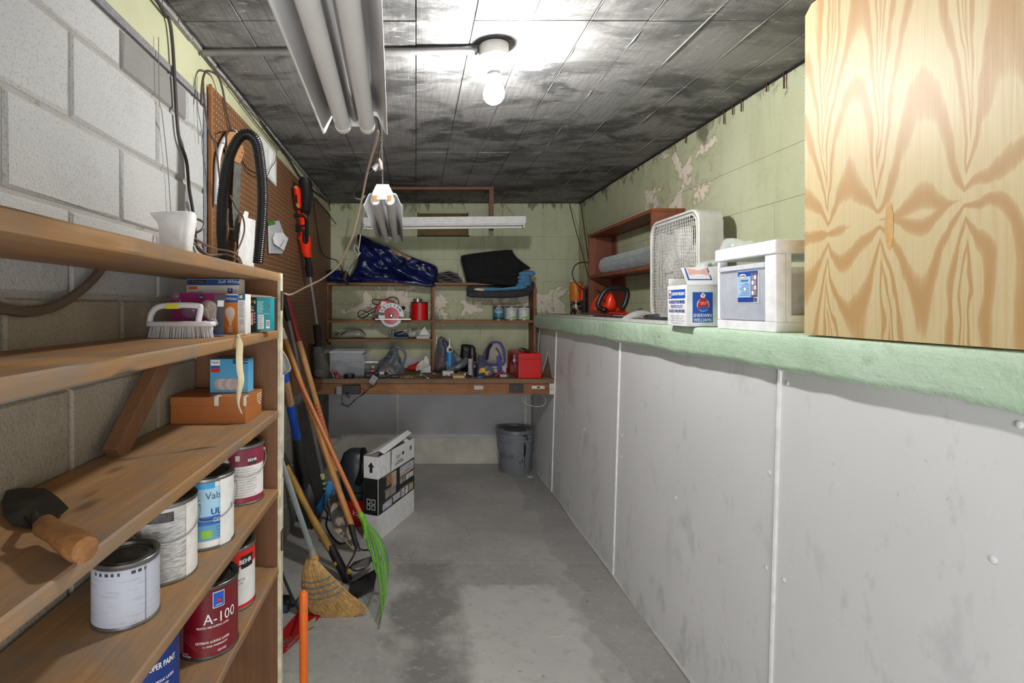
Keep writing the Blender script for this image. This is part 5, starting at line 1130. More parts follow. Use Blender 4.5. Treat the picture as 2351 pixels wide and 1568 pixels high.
# rack
YR = 4.59; rk_ = thing('wall_rack', 'open wooden shelf rack standing on the bench against the back wall', 'shelf', (.13, 4.69, ZB))
xl, xr = PX(748, YR), PX(1231, YR)-.002; zt_ = H+.21
MB().box(xl, xl+.022, YR, YB-.002, H-.31, zt_-.022).build('side_panel', rack_v, rk_); MB().box(xr-.022, xr, YR, YB-.002, ZB, zt_-.022).build('side_panel', rack_v, rk_)
MB().box(xl, xr, YR, YB-.002, zt_-.022, zt_).build('shelf_board', rack_m, rk_, bevel=.001)
xc = PX(995, YR); MB().box(xc-.011, xc+.011, YR+.001, YB-.002, ZB, H-.141).build('divider', rack_v, rk_); MB().box(xc-.011, xc+.011, YR+.001, YB-.002, H-.118, zt_-.023).build('divider', rack_v, rk_)
MB().box(xl+.022, xr-.022, YR-.003, YB-.002, H-.14, H-.118).build('shelf_board', rack_m, rk_, bevel=.001)
MB().box(xl, xc-.011, YR, YB-.002, H-.305, H-.281).build('shelf_board', rack_m, rk_, bevel=.001)
ZR1 = H-.118; ZR2 = H-.281
# circular saw
YS = 4.555; s_ = thing('circular_saw', 'red and silver corded circular saw standing over the front of the rack shelf', 'circular saw', at(900, 733, YS))
C = at(898, 725, YS); pr = YS/F
def arc(r0, r1, a0, a1, n=24): return [(r1*math.cos(R(a0+(a1-a0)*k/n)), r1*math.sin(R(a0+(a1-a0)*k/n))) for k in range(n+1)]+[(r0*math.cos(R(a1+(a0-a1)*k/n)), r0*math.sin(R(a1+(a0-a1)*k/n))) for k in range(n+1)]
silver = M_('#b4b6b8', .4, .3, .1)
FS = lambda dy: frame(C+Vector((0, dy, 0)), (1, 0, 0), (0, 0, 1))
g_ = MB().plate(arc(.069, .112, -5, 182), .03, FS(-.012)).build('upper_guard', silver, s_, bevel=.002)
MB().plate(arc(0.01, .098, 175, 335), .012, FS(-.004)).build('lower_guard', M_('#a9abad', .4, .3), s_, bevel=.001)
MB().lathe([(0, 0), (.072, 0), (.072, .002), (.02, .004), (0, .004)], 48, FS(-.016)).build('red_disc', M_('#b5122a', .3), s_)
MB().plate(arc(.0, .074, 205, 262), .002, FS(-.0145)).build('red_disc_edge', M_('#b5122a', .3), s_)
MB().lathe([(0, .0), (.012, 0), (.012, .008), (.006, .010), (0, .01)], 20, FS(-.02)).build('arbor_nut', M_('#d6d6d6', .3, .8), s_, smooth=True)
MB().lathe([(.012, .0), (.018, 0), (.018, .003), (.012, .003)], 20, FS(-.0195)).build('arbor_washer', iron, s_)
for k, ch in enumerate('SKILSAW'):
    a = 148-k*19.2; text(ch, .022, ink, s_, FS(-.0135) @ Matrix.Rotation(R(a-90), 4, 'Z') @ Matrix.Translation((0, .0905, 0)), bold=.04)
MB().box(PX(862, YS), PX(944, YS), C.y-.035, C.y+.09, PZ(734, YS), PZ(731.5, YS)).build('base_plate', M_('#c4c5c7', .35, .6), s_, bevel=.001)
MB().pplate([(862, 716), (883, 718), (882, 724), (868, 723), (862, 722)], YS-.03, .02).build('guard_lever', M_('#54565a', .5), s_, bevel=.001)
MB().pplate([(868, 728), (882, 712), (884, 731), (870, 731)], YS-.02, .03).build('bracket', silver, s_)
MB().sphere(at(931, 723, YS-.02), .009, 12).build('lock_knob', steel, s_, smooth=True); MB().sphere(at(926, 707, YS+.02), .018, 14).build('side_knob', black_p, s_, smooth=True)
MB().pplate([(866, 722), (858, 716), (866, 700), (877, 688), (879, 686), (900, 690), (906, 700), (900, 730), (868, 731)], YS+.03, .08).build('motor_housing', M_('#b5141f', .35), s_, bevel=.012, seg=3)
MB().pplate([(876, 691), (889, 695), (878, 706), (873, 702)], YS+.0295, .001).build('white_print', inkw, s_)
P = cr([at(868, 718, YS+.08), at(858, 716, YS+.08), at(845, 722, YS+.04), at(828, 730, YS+.03), at(822, 722, YS+.03), at(828, 713, YS+.04), at(846, 719, YS+.03), at(838, 729, YS+.02), at(824, 727, YS+.02), at(848, 714, YS+.04), at(867, 701, YS+.07), at(856, 696, YS+.08), at(857, 688, YS+.09), at(872, 689, YS+.08), at(884, 688, YS+.1), at(900, 682, YS+.1), at(912, 686, YS+.1), at(916, 698, YS+.08)], 6)
MB().tube(P, .0042, 8).build('power_cord', blk_cord, s_, smooth=True)
# spool
YQ = 4.66
sp_ = thing('red_spool', 'spool of bright red cord standing on the rack beside the saw', 'spool', (PX(963, YQ), YQ, ZR1))
T = Matrix.Translation((PX(963, YQ), YQ, ZR1)); rs = 20*YQ/F; hh = (733-692)*YQ/F
pr_ = [(0, .004), (rs*.97, .004)]+[(rs*(.985 if k % 2 else .965), .006+(hh-.012)*k/40) for k in range(41)]+[(0, hh-.006)]
MB().lathe(pr_, 40, T).build('wound_cord', M_('#c80a12', .4), sp_, smooth=True, flat_ang=60)
MB().lathe([(0, 0), (rs*1.04, 0), (rs*1.04, .004), (0, .004)], 40, T).build('lower_flange', M_('#a30d10', .4), sp_); MB().lathe([(0, hh-.005), (rs*1.06, hh-.005), (rs*1.06, hh), (0, hh)], 40, T).build('upper_flange', black_p, sp_)
w1 = thing('wire_reel', 'small silver reel of wire lying on top of the red spool', 'reel', (PX(958.5, YQ), YQ, ZR1+hh))
T = Matrix.Translation((PX(958.5, YQ), YQ, ZR1+hh)); MB().lathe([(0, 0), (.044, 0), (.044, .003), (.04, .004), (.04, .026), (.044, .027), (.044, .03), (0, .03)], 30, T).build('reel', M_('#9a9a98', .3, .8, .3, 60), w1, smooth=True, flat_ang=40)
# rack cans
YC = 4.64
tealm = M_('#1a7478', .4); vm = M_('#c9cccc', .45)
t = paint_can('paint_can', 'small teal can of clear finish, left of two pale cans on the rack', PX(1144.5, YC), YC, ZR1, .0515, .125, tealm, [('red_band', -60, 60, .78, .9, M_('#7d2b25', .5), 0), ('blue_band', -55, 55, .66, .78, M_('#3b9fd0', .5), 0), ('dark_base', -70, 70, .06, .2, M_('#153c52', .5), 0)], face=.12)
can_text(t, 'MINWAX', 0, .105, .010, inkw, .0515, bold=.03, fit=.05); can_text(t, 'Polycrylic', 0, .072, .016, inkw, .0515, bold=.03, fit=.075); can_text(t, 'protective finish', 0, .054, .005, inkw, .0515, fit=.05); can_text(t, 'CLEAR SATIN', 12, .028, .005, M_('#d8643a', .5), .0515)
for k, pxc in enumerate((1173.5, 1203)):
    t = paint_can('paint_can', ['pale can with green leaf print between the teal can and its twin on the rack', 'pale can with green leaf print at the right end of the rack shelf'][k], PX(pxc, YC), YC, ZR1, .0515, .12, vm, [('green_tab', 14-14*k, 30-14*k, .88, .95, M_('#86b93a', .5), 0)], face=.16)
    can_text(t, 'valspar', 22-18*k, .092, .013, M_('#5c7480', .5), .0515)
    for j in range(9):
        a0 = -30+j*9+10*(1-k); MB().lathe([(.0504, .012+.002*(j % 3)), (.0504, .026+.0022*j-.004*(j % 2))], 3, None, R(a0-90), R(a0-90+9)).build('leaf_print', M_('#6fb52e' if j % 2 else '#8fd04a', .5), t, local=True)
        if j < 6: MB().lathe([(.0506, .018), (.0506, .023)], 3, None, R(a0-85), R(a0-90+9)).build('blue_print', M_('#6fa9c9', .5), t, local=True)
bj = thing('small_dark_box', 'small black and blue box on the rack just right of the divider', 'box', (PX(1003, 4.62), 4.63, ZR1))
wbox('body', M_('#262d38', .4), bj, 999, 1007, 722, CY+.118*F/4.62, 4.62, .04); wbox('cap', M_('#5d7c99', .4), bj, 999.5, 1006.5, 721, 724, 4.618, .035)
# lower rack shelf
mg = thing('rolled_papers', 'curled grey magazine and clear bag on the lowest left rack shelf', 'papers', (PX(800, 4.68), 4.68, ZR2))
P = cr([(PX(a, 4.64), 4.64, PZ(b_, 4.64)) for a, b_ in ((769, 768), (766, 765), (766, 771), (775, 770), (784, 764), (798, 758), (815, 757), (826, 762), (832, 771))], 4)
vs = []
for q in P: vs += [Vector((q.x, 4.61, max(q.z, ZR2+.004))), Vector((q.x+.02, 4.76, max(q.z, ZR2+.004)))]
MB().add(vs, [(2*i, 2*i+1, 2*i+3, 2*i+2) for i in range(len(P)-1)]).build('magazine', M_('#85857f', .5, 0, .5, 20), mg, smooth=True, solid=.004)
puff([(788, 772), (792, 764), (804, 760), (822, 758), (834, 764), (840, 773), (815, 774)], 4.63, .02, n=6, seed=3).build('clear_wrap', clear('clear_wrap', '#a8a29a', .45, .15), mg, smooth=True)
dr = thing('drill_bit_set', 'row of blue-handled drill bits in a holder on the lowest rack shelf', 'drill bits', (PX(915, 4.66), 4.66, ZR2))
wbox('holder', M_('#1d2733', .4), dr, 893, 936, 767, CY+.281*F/4.64, 4.64, .03)
for k in range(6): cyl(dr, 'drill_bit', (PX(895.5+k*3.6, 4.65), 4.652, ZR2+.01), (PX(895.5+k*3.6, 4.65), 4.652, PZ(760.5, 4.65)), .0035, M_('#3d6a9c', .4) if k % 2 else M_('#c9ced4', .3, .6), 8)
puff([(908, 773), (906, 765), (916, 761), (926, 760), (936, 768), (938, 773)], 4.64, .02, n=6, seed=8, fold=.8).build('bit_pouch', M_('#22344c', .4, 0, .7, 60), dr, smooth=True)
MB().sphere(at(927, 763, 4.62), .010, 10, (1.8, .3, .5)).build('gold_badge', M_('#a3823c', .5), dr)
hb = thing('hardware_bag', 'clear bag of small hardware beside the drill bits on the rack', 'bag', (PX(947, 4.66), 4.66, ZR2))
puff([(934, 773), (936, 764), (940, 747), (945, 758), (958, 756), (959, 766), (953, 774)], 4.66, .03, n=6, seed=4, fold=.8).build('bag', clear('crinkly_bag', '#b8bab6', .55, .1), hb, smooth=True)
wbox('dark_card', M_('#26211e', .5), hb, 944, 958, 757, 768, 4.67, .004); wbox('sticker', M_('#d5cfc4', .5), hb, 940, 954, 763, 768, 4.655, .004)
wt = thing('white_part_box', 'flat white box and triangular clear blister at the divider on the rack', 'box', (PX(971, 4.63), 4.63, ZR2))
wbox('box', M_('#b9b9b7', .6), wt, 956, 986, 771, CY+.281*F/4.61, 4.61, .05)
MB().pplate([(975, 750), (986, 770), (962, 771), (968, 758)], 4.66, .03).build('blister', clear('blister', '#9aa0a4', .5, .15), wt); MB().bar(at(974, 750, 4.65), at(987, 770, 4.65), .003, .006).build('blister_edge', M_('#b9bcc0', .4), wt)

# ---- on top of the rack
def satin(name, a, b, rough, sc=14, dirt=None, coat=0):
    t = NT(name); v = t.pos(False); c = t.mix(t.ramp(t.noise(v, sc, 4, .6, .6), [(.35, B1), (.65, W1)]), srgb(a), srgb(b))
    if dirt: c = spots(t, c, t.pos(False, (1, 1, 1.3), (.13, 0, .2)), 7, .57, .62, srgb(dirt), .85, 6, .4)
    t.col(c); t.rough(rough, 0, .5); t.bump(t.noise(v, 22, 4, .6, .7), .4, .008); t.b.inputs['Coat Weight'].default_value = coat; return t.m
tp_m = satin('navy_tarp', '#0a1238', '#101e55', .3, 10, None, .25)
_t = NT.__new__(NT); _t.m = tp_m; _t.t = tp_m.node_tree; _t.n = _t.t.nodes; _t.l = _t.t.links; _t.b = _t.n['Principled BSDF']
_v = _t.pos(False); _x, _y, _z = _t.xyz(_v); _bc = _t.b.inputs['Base Color'].links[0].from_socket
_u = _t.math('ADD', _t.math('MULTIPLY', _x, .86), _t.math('MULTIPLY', _z, -.5)); _w = _t.math('ADD', _t.math('MULTIPLY', _x, .5), _t.math('MULTIPLY', _z, .86))
_d = _t.math('ADD', _t.math('POWER', _t.math('MULTIPLY', _t.math('ADD', _u, .075), 6.5), 2), _t.math('POWER', _t.math('MULTIPLY', _t.math('SUBTRACT', _w, .255), 24), 2))
_mk = _t.math('ADD', _t.noise(_v, 26, 6, .65), _t.math('MULTIPLY', _t.math('MAXIMUM', _t.math('SUBTRACT', 1, _d), -1), .17))
_t.col(_t.mix(_t.ramp(_mk, [(.56, B1), (.64, (.85,)*3)]), _bc, srgb('#9c8766')))
tarp = thing('blue_tarp', 'heap of crumpled glossy navy tarpaulin with dried mud on top of the wall rack', 'tarp', (PX(900, 4.66), 4.66, zt_))
o1 = [(796, 646), (806, 628), (818, 600), (820, 570), (818, 540), (828, 538), (860, 552), (905, 570), (955, 592), (998, 607), (1008, 620), (1004, 646), (998, 660), (960, 655), (900, 646), (850, 647), (820, 650)]
puff(o1, 4.62, .085, back=1.0, n=14, fold=.75, ang=-28, fs=12, seed=2, nz=.5, center=(905, 618), pw=.55, dense=5).build('tarp', tp_m, tarp, smooth=True, flat_ang=180, sub=1)
puff([(825, 646), (832, 634), (860, 630), (900, 640), (950, 645), (1000, 650), (996, 660), (950, 655), (900, 648), (850, 648)], 4.57, .03, back=.8, n=8, fold=.6, ang=-8, seed=7).build('tarp_fold', tp_m, tarp, smooth=True, flat_ang=180, sub=1)
puff([(740, 640), (744, 626), (758, 619), (784, 620), (800, 628), (806, 645), (798, 652), (775, 651), (745, 645)], 4.60, .06, back=1.0, n=9, fold=.6, ang=-10, seed=5).build('tarp_end', tp_m, tarp, smooth=True, flat_ang=180, sub=1)
fs2 = thing('folded_sheet', 'small folded black and white plastic sheet between tarp and dark blanket on the rack', 'sheet', (PX(1033, 4.66), 4.66, zt_))
for k in range(9):
    zz0 = zt_+.002+k*.0095; wv_ = [Vector((PX(1003+1.5*math.sin(k)+62*j/12*(1-.03*k), 4.61), 4.605+.01*abs(k-4)/4, zz0+.004*math.sin(j*.9+k)+(.006*math.sin(PI*j/12)*k/3))) for j in range(13)]
    vs = []
    for q in wv_: vs += [q, q+Vector((0, .15, 0))]
    MB().add(vs, [(2*j, 2*j+1, 2*j+3, 2*j+2) for j in range(12)]).build('sheet_fold', M_('#6f6f70' if k % 2 else '#2a2a2b', .35), fs2, smooth=True, solid=.005)
blk = thing('black_blanket', 'thick folded black cloth slumped on the stack at the right of the rack', 'blanket', (PX(1130, 4.66), 4.66, zt_+.08))
fb = satin('black_felt', '#0b0c0d', '#151617', .95, 40)
puff([(1056, 592), (1062, 585), (1110, 578), (1172, 572), (1180, 580), (1190, 592), (1208, 606), (1221, 617), (1200, 622), (1196, 652), (1190, 661), (1150, 661), (1110, 657), (1075, 652), (1066, 632), (1060, 610)], 4.64, .09, back=.8, n=12, fold=.28, ang=-6, fs=9, seed=11, nz=.2, center=(1128, 615), pw=.5).build('cloth', fb, blk, smooth=True, flat_ang=180, sub=1)
puff([(1078, 630), (1100, 620), (1150, 622), (1190, 622), (1192, 634), (1160, 636), (1110, 632), (1085, 640)], 4.585, .035, back=.6, n=8, fold=.2, ang=-8, seed=3).build('cloth_fold', fb, blk, smooth=True, flat_ang=180)
puff([(1085, 645), (1110, 634), (1160, 638), (1192, 640), (1190, 656), (1160, 656), (1110, 650)], 4.575, .035, back=.6, n=8, fold=.2, ang=-8, seed=9).build('cloth_fold', fb, blk, smooth=True, flat_ang=180)
tw = thing('blue_towel', 'folded sky blue towels sticking out under the black cloth', 'towel', (PX(1160, 4.66), 4.66, zt_+.035))
tmn = satin('blue_towel_cloth', '#3f6f99', '#5b8db3', .9, 40)
for (pts, y) in (([(1086, 663), (1100, 660), (1150, 661), (1205, 655), (1212, 658), (1200, 664), (1130, 668), (1095, 667)], 4.545), ([(1190, 626), (1206, 622), (1226, 623), (1228, 631), (1212, 634), (1192, 633)], 4.585), ([(1190, 634), (1212, 631), (1217, 636), (1216, 642), (1191, 641)], 4.575), ([(1190, 642), (1216, 640), (1217, 648), (1190, 650)], 4.57), ([(1188, 650), (1217, 647), (1216, 656), (1186, 658)], 4.565)):
    puff(pts, y, .018, back=4.0, n=6, fold=.15, ang=0, seed=1, pw=.3).build('towel_fold', tmn, tw, smooth=True, flat_ang=180)
puff([(1088, 664), (1098, 661), (1116, 665), (1106, 668), (1094, 667)], 4.535, .008, back=.8, n=5, fold=.2).build('cream_corner', M_('#cfc6a8', .8), tw, smooth=True)
gbk = thing('grey_blanket', 'folded charcoal grey moving blanket, bottom of the cloth stack on the rack', 'blanket', (PX(1150, 4.66), 4.66, zt_))
gmn = satin('charcoal_blanket', '#2d2f33', '#3e4146', .95, 60)
for (pts, y, d_) in (([(1070, 660), (1090, 655), (1140, 664), (1200, 662), (1226, 645), (1231, 655), (1222, 672), (1180, 678), (1110, 678), (1072, 676)], 4.60, .05), ([(1070, 672), (1100, 668), (1160, 674), (1214, 670), (1216, 678), (1180, 684), (1110, 684), (1075, 682)], 4.565, .035), ([(1104, 668), (1150, 671), (1212, 668), (1215, 674), (1150, 680), (1106, 676)], 4.545, .02)):
    puff(pts, y, d_, back=1.6, n=9, fold=.15, ang=-3, fs=10, seed=6).build('blanket_fold', gmn, gbk, smooth=True, flat_ang=180, sub=1)

# ---- on the bench
def B(px, y): return (PX(px, y), y, ZB)
def pyB(y): return CY+.553*F/y
bt1 = thing('battery_pack', 'red and black tool battery at the left end of the bench', 'battery', B(760, 4.10))
wbox('body', black_p, bt1, 743, 772, 856, pyB(4.08), 4.08, .09, bevel=.006); wbox('red_top', redor, bt1, 762, 772, 853.5, 857, 4.10, .05); wbox('red_side', M_('#b5201a', .4), bt1, 768, 777, 861, 868, 4.085, .06)
MB().tube(cr([at(758, 853, 4.08), at(763, 858, 4.06), at(767, 866, 4.055), at(768, 872, 4.05)], 4), .002, 6).build('white_lead', M_('#b9b5ab', .5), bt1)
bn = thing('clear_bin', 'clear plastic storage bin holding rags and bags at the left of the bench', 'bin', B(800, 4.3))
cb_m = clear('bin_plastic', '#b4b8c0', .3, .12)
x0, x1, y0, y1 = PX(757, 4.22), PX(836, 4.22), 4.22, 4.46; zt2 = ZB+.195
m = MB(); th = .004
for (a, b_, c, d) in ((x0, x1, y0, y0+th), (x0, x1, y1-th, y1), (x0, x0+th, y0+th, y1-th), (x1-th, x1, y0+th, y1-th)): m.box(a, b_, c, d, ZB+.004, zt2)
m.box(x0, x1, y0, y1, ZB, ZB+.004); m.build('bin', cb_m, bn)
m = MB(); 
for (a, b_, c, d) in ((x0-.006, x1+.006, y0-.007, y0), (x0-.006, x1+.006, y1, y1+.006), (x0-.006, x0, y0, y1), (x1, x1+.006, y0, y1)): m.box(a, b_, c, d, zt2-.012, zt2+.002)
m.build('rim', clear('bin_rim', '#c3c6cc', .7, .2), bn)
puff([(763, 862), (764, 840), (775, 828), (792, 832), (800, 845), (800, 862)], 4.34, .06, back=.8, n=7, fold=.5, seed=2).build('grey_rag', M_('#8a8b8e', .8), bn, smooth=True)
puff([(790, 862), (790, 850), (800, 842), (825, 843), (832, 852), (830, 863)], 4.34, .06, back=.8, n=7, fold=.5, seed=4).build('blue_cloth', M_('#2f3f55', .8), bn, smooth=True)
puff([(800, 846), (804, 832), (818, 828), (828, 838), (826, 846)], 4.36, .03, back=.8, n=7, fold=.5, seed=4).build('pale_rag', M_('#b0a999', .8), bn, smooth=True)
lab(MB().tube([at(832, 813, 4.2), at(848, 805, 4.2), at(859, 795, 4.2)], [.005, .004, .0025], 8).build('glass_cutter', steel, smooth=True), 'thin metal pick standing up out of the clear bin', 'pick')
cp_ = thing('plastic_dish', 'round black screw lid on the bench front, beside the clear bin', 'lid', B(802, 4.09))
MB().lathe([(0, 0), (.038, 0), (.040, .004), (.040, .02), (.044, .022), (.044, .03), (.036, .031), (0, .031)], 28, Matrix.Translation(B(802, 4.095))).build('lid', black_p, cp_, smooth=True, flat_ang=40)
bl_p = thing('spotlight_bulb_pack', 'pack of two reflector bulbs with silver wrap behind the grey bag', 'bulb pack', B(852, 4.46))
wbox('wrap', M_('#a8a8a2', .25, .5, .6, 60), bl_p, 842, 868, 829, 834, 4.45, .06); wbox('carton', M_('#6c6e70', .5), bl_p, 840, 868, 836, pyB(4.47), 4.47, .05)
for a in (838, 856): MB().sphere(at(a, 843, 4.44), .017, 14, (1, .7, 1)).build('reflector_bulb', M_('#c9bfa2', .2), bl_p, smooth=True)
lb = clear('grey_grocery_bag', '#6f747c', .72, .3); nvb = M_('#1f3058', .5, 0, .3, 30)
b1 = thing('grocery_bag', 'crumpled grey plastic shopping bag with a standing loop handle, middle-left of the bench', 'bag', B(895, 4.34))
puff([(866, 862), (868, 845), (872, 828), (885, 818), (896, 800), (904, 795), (912, 800), (916, 815), (924, 836), (930, 850), (924, 864), (895, 866)], 4.36, .08, back=.8, n=12, fold=.7, ang=55, fs=16, seed=3, nz=.5, center=(896, 842)).build('bag', lb, b1, smooth=True, flat_ang=180)
hp2 = cr([at(a, b_, 4.34) for a, b_ in ((905, 797), (916, 799), (928, 806), (931, 818), (927, 832), (922, 842))], 5)
MB().tube(hp2, [.012]*len(hp2), 8).build('handle_loop', lb, b1, smooth=True)
for (px, py, s, h_, rot) in ((899, 808, '///', .02, 30), (893, 822, 'LOWES'[:0]+'~~', .02, 20)):
    text(s, h_, nvb, b1, frame(at(px, py, 4.275), (1, 0, -.6), (.6, 0, 1)), bold=.1)
for q in ((888, 820, 10, 5), (900, 812, 8, 6), (918, 828, 7, 9)): puff([(q[0]-q[2]/2, q[1]), (q[0], q[1]-q[3]), (q[0]+q[2]/2, q[1]-q[3]/3), (q[0]+q[2]/3, q[1]+q[3]/2)], 4.275, .004, n=4).build('navy_print', nvb, b1)
b2 = thing('clear_hardware_bag', 'glossy clear bag with orange-labelled tool packs in front of the grey shopping bag', 'bag', B(884, 4.18))
puff([(864, 866), (868, 850), (880, 840), (895, 838), (908, 850), (914, 866)], 4.2, .05, back=.8, n=8, fold=.9, ang=20, fs=20, seed=13, nz=.6).build('bag', clear('glossy_bag', '#9a8f8c', .5, .06), b2, smooth=True)
puff([(872, 862), (880, 850), (895, 852), (902, 864)], 4.22, .03, n=6, fold=.6, seed=4).build('contents', M_('#3a2a28', .5, 0, .9, 50), b2)
MB().bar(at(888, 851, 4.14), at(902, 862, 4.14), .008, .003).build('white_tag', inkw, b2); MB().bar(at(872, 855, 4.14), at(880, 850, 4.14), .02, .003).build('orange_label', M_('#c85a3c', .5), b2)
dp = thing('drill_parts', 'cluster of black cordless tool parts with a red button on the bench edge', 'tool', B(870, 4.12))
for (a, b_, c, d, yy, dd) in ((838, 858, 857, 868, 4.10, .07), (866, 888, 860, 869, 4.09, .06), (896, 916, 861, 870, 4.08, .05), (852, 880, 853, 866, 4.16, .05), (884, 900, 856, 868, 4.15, .05)): wbox('black_housing', black_p, dp, a, b_, c, min(d, pyB(yy)), yy, dd, bevel=.008, seg=3)
wbox('red_button', redor, dp, 851, 859, 849.5, 854, 4.15, .03, bevel=.003); wbox('grey_plate', ltgrey, dp, 871, 882, 853, 860, 4.1, .02)
cd2 = thing('hanging_charger', 'grey battery charger tilted over the front edge of the bench', 'charger', at(858, 872, YF-.02))
Mr = Matrix.Translation(at(857, 872, YF-.022)) @ Matrix.Rotation(R(32), 4, 'Y')
MB().cb((0, 0, 0), (.05, .03, .068), Mr).build('housing', M_('#85888b', .45), cd2, bevel=.004); MB().cb((.004, -.0155, -.022), (.034, .001, .004), Mr).build('red_line', inkr, cd2); MB().cb((0, -.0155, .014), (.04, .001, .003), Mr).build('print_line', M_('#55585c', .5), cd2)
MB().tube(cr([at(866, 878, YF-.02), at(860, 884, YF-.02), at(845, 893, YF-.01), at(835, 905, YF-.01), at(820, 914, YF-.005), at(810, 924, YF-.01), at(800, 930, YF-.01)], 5), .0025, 6).build('power_lead', blk_cord, cd2, smooth=True)
cd3 = thing('rail_charger', 'black and grey battery charger hung on the bench rail with a dangling cord', 'charger', at(800, 900, YF-.02))
MB().box(PX(774, YF), PX(787, YF), YF-.05, YF+.010, PZ(904, YF), PZ(885, YF)).build('battery', M_('#7f8285', .45), cd3, bevel=.004); MB().box(PX(787, YF), PX(828, YF), YF-.045, YF+.010, PZ(903, YF), PZ(883, YF)).build('charger', black_p, cd3, bevel=.004)
MB().box(PX(784.5, YF), PX(785.8, YF), YF-.051, YF-.05, PZ(900, YF), PZ(887, YF)).build('orange_stripe', orange_p, cd3)
MB().tube(cr([at(800, 900, YF-.04), at(796, 905, YF-.04), at(803, 912, YF-.045)], 4), .009, 8).build('plug', black_p, cd3, smooth=True)
MB().tube(cr([at(786, 905, YF-.03), at(785, 915, YF-.02), at(788, 927, YF-.02), at(800, 934, YF-.02), at(812, 920, YF-.02), at(826, 910, YF-.02), at(838, 899, YF-.02), at(832, 893, YF-.03), at(826, 893, YF-.03)], 5), .0025, 6).build('power_lead', blk_cord, cd3, smooth=True)
MB().tube([at(782, 927, YF-.02), at(801, 933, YF-.02)], .007, 8).build('lead_connector', black_p, cd3, smooth=True)
gl = thing('work_gloves', 'pair of gloves, white palm over red, crumpled near the rack divider', 'gloves', B(965, 4.48))
puff([(934, 848), (938, 840), (950, 836), (962, 830), (968, 838), (960, 850), (945, 850)], 4.5, .04, n=7, fold=.4, seed=3).build('red_glove', M_('#b41417', .8), gl, smooth=True)
puff([(953, 850), (957, 838), (966, 828), (973, 822), (975, 815), (982, 817), (988, 830), (986, 842), (972, 846), (962, 852)], 4.46, .045, n=8, fold=.9, ang=60, fs=22, seed=5).build('white_glove', M_('#d5d1c6', .85), gl, smooth=True, flat_ang=180)
for k in range(4): MB().tube(cr([at(956+k*5, 851-k*.8, 4.42), at(960+k*5, 838-k, 4.41), at(970+k*4, 828, 4.43)], 4), .007, 8).build('glove_finger', M_('#cfcbc0', .85), gl, smooth=True)
o = thing('white_small_box', 'small white carton under the gloves against the divider', 'carton', B(977, 4.45)); wbox('carton', M_('#bfc0c0', .6), o, 966, 989, 840, pyB(4.43), 4.43, .05)
pl = thing('combination_spanners', 'chrome spanners crossed on the bench top below the gloves', 'spanner', B(965, 4.18))
for (a, b_, c, d) in ((948, 863, 968, 861), (964, 857, 982, 868), (966, 853, 966, 862)):
    q0, q1 = onZ(a, b_, ZB+.008), onZ(c, d, ZB+.006); MB().bar(q0, q1, .012, .005).build('shank', steel, pl, bevel=.001); MB().lathe([(.008, -.004), (.015, -.004), (.015, .004), (.008, .004)], 16, Matrix.Translation(q1)).build('ring_end', steel, pl)
bgb = thing('tall_grocery_bag', 'tall grey plastic bag with navy print standing right of the divider', 'bag', B(1020, 4.5))
puff([(998, 850), (1000, 820), (1003, 790), (1008, 775), (1018, 774), (1030, 785), (1040, 800), (1050, 815), (1048, 840), (1030, 848), (1015, 852)], 4.5, .08, back=.7, n=12, fold=.6, ang=75, fs=14, seed=21, nz=.5, center=(1018, 822)).build('bag', lb, bgb, smooth=True, flat_ang=180)
puff([(1016, 780), (1026, 786), (1034, 800), (1028, 806), (1018, 795)], 4.425, .01, n=5).build('navy_print', nvb, bgb)
MB().tube(cr([at(1012, 835, 4.40), at(1008, 822, 4.40), at(1014, 812, 4.40), at(1004, 848, 4.40), at(1012, 828, 4.395), at(1008, 846, 4.395)], 5), .0016, 6).build('red_wire', M_('#a81f38', .5), bgb, smooth=True)
MB().tube([at(1002, 790, 4.42), at(1003, 770, 4.44)], [.004, .001], 6).build('white_tip', white_p, bgb)
ck = thing('caulk_tube', 'blue and white caulking tube with a long nozzle standing on the bench', 'tube', B(1032, 4.36))
T = Matrix.Translation(B(1032, 4.36)); sc_ = 4.36/F
MB().lathe([(0, 0), (.027, 0), (.027, (pyB(4.36)-806)*sc_), (0, (pyB(4.36)-806)*sc_)], 28, T).build('body', M_('#2c7fbd', .35), ck, smooth=True, flat_ang=40)
zc = (pyB(4.36)-806)*sc_; MB().lathe([(.0272, zc-.008), (.0272, zc)], 28, T).build('yellow_ring', M_('#cbb93a', .5), ck); MB().lathe([(.0265, zc), (.0265, zc+.03), (.014, zc+.034), (.012, zc+.044), (.006, zc+.05), (.0022, zc+.115), (0, zc+.116)], 24, T).build('nozzle', M_('#dcdcda', .4), ck, smooth=True, flat_ang=40)
MB().lathe([(.0268, zc+.001), (.0268, zc+.026)], 12, T, R(-110), R(-50)).build('dark_logo', ink, ck); text('ALEX FLEX', .012, inkw, ck, T @ Matrix.Translation((0, 0, .055)) @ Matrix.Rotation(0, 4, 'Z'), bend=.027, a=R(-18)) if False else text('ALEX FLEX', .013, inkw, ck, frame((PX(1027, 4.33), 4.3315, ZB+.06), (0, 0, 1), (-1, 0, 0)), bold=.05)
MB().lathe([(.0273, .012), (.0273, .05)], 12, T, R(-90), R(-50)).build('pale_label', M_('#8cc2de', .4), ck)
gc = thing('grey_cloth', 'twisted grey plastic sleeve lying between the caulking tube and spray can', 'cloth', B(1050, 4.4))
puff([(1022, 852), (1028, 842), (1045, 836), (1060, 826), (1074, 818), (1078, 826), (1070, 840), (1052, 850), (1035, 854)], 4.34, .05, n=8, fold=.5, ang=30, fs=14, seed=2).build('cloth', lb, gc, smooth=True, flat_ang=180)
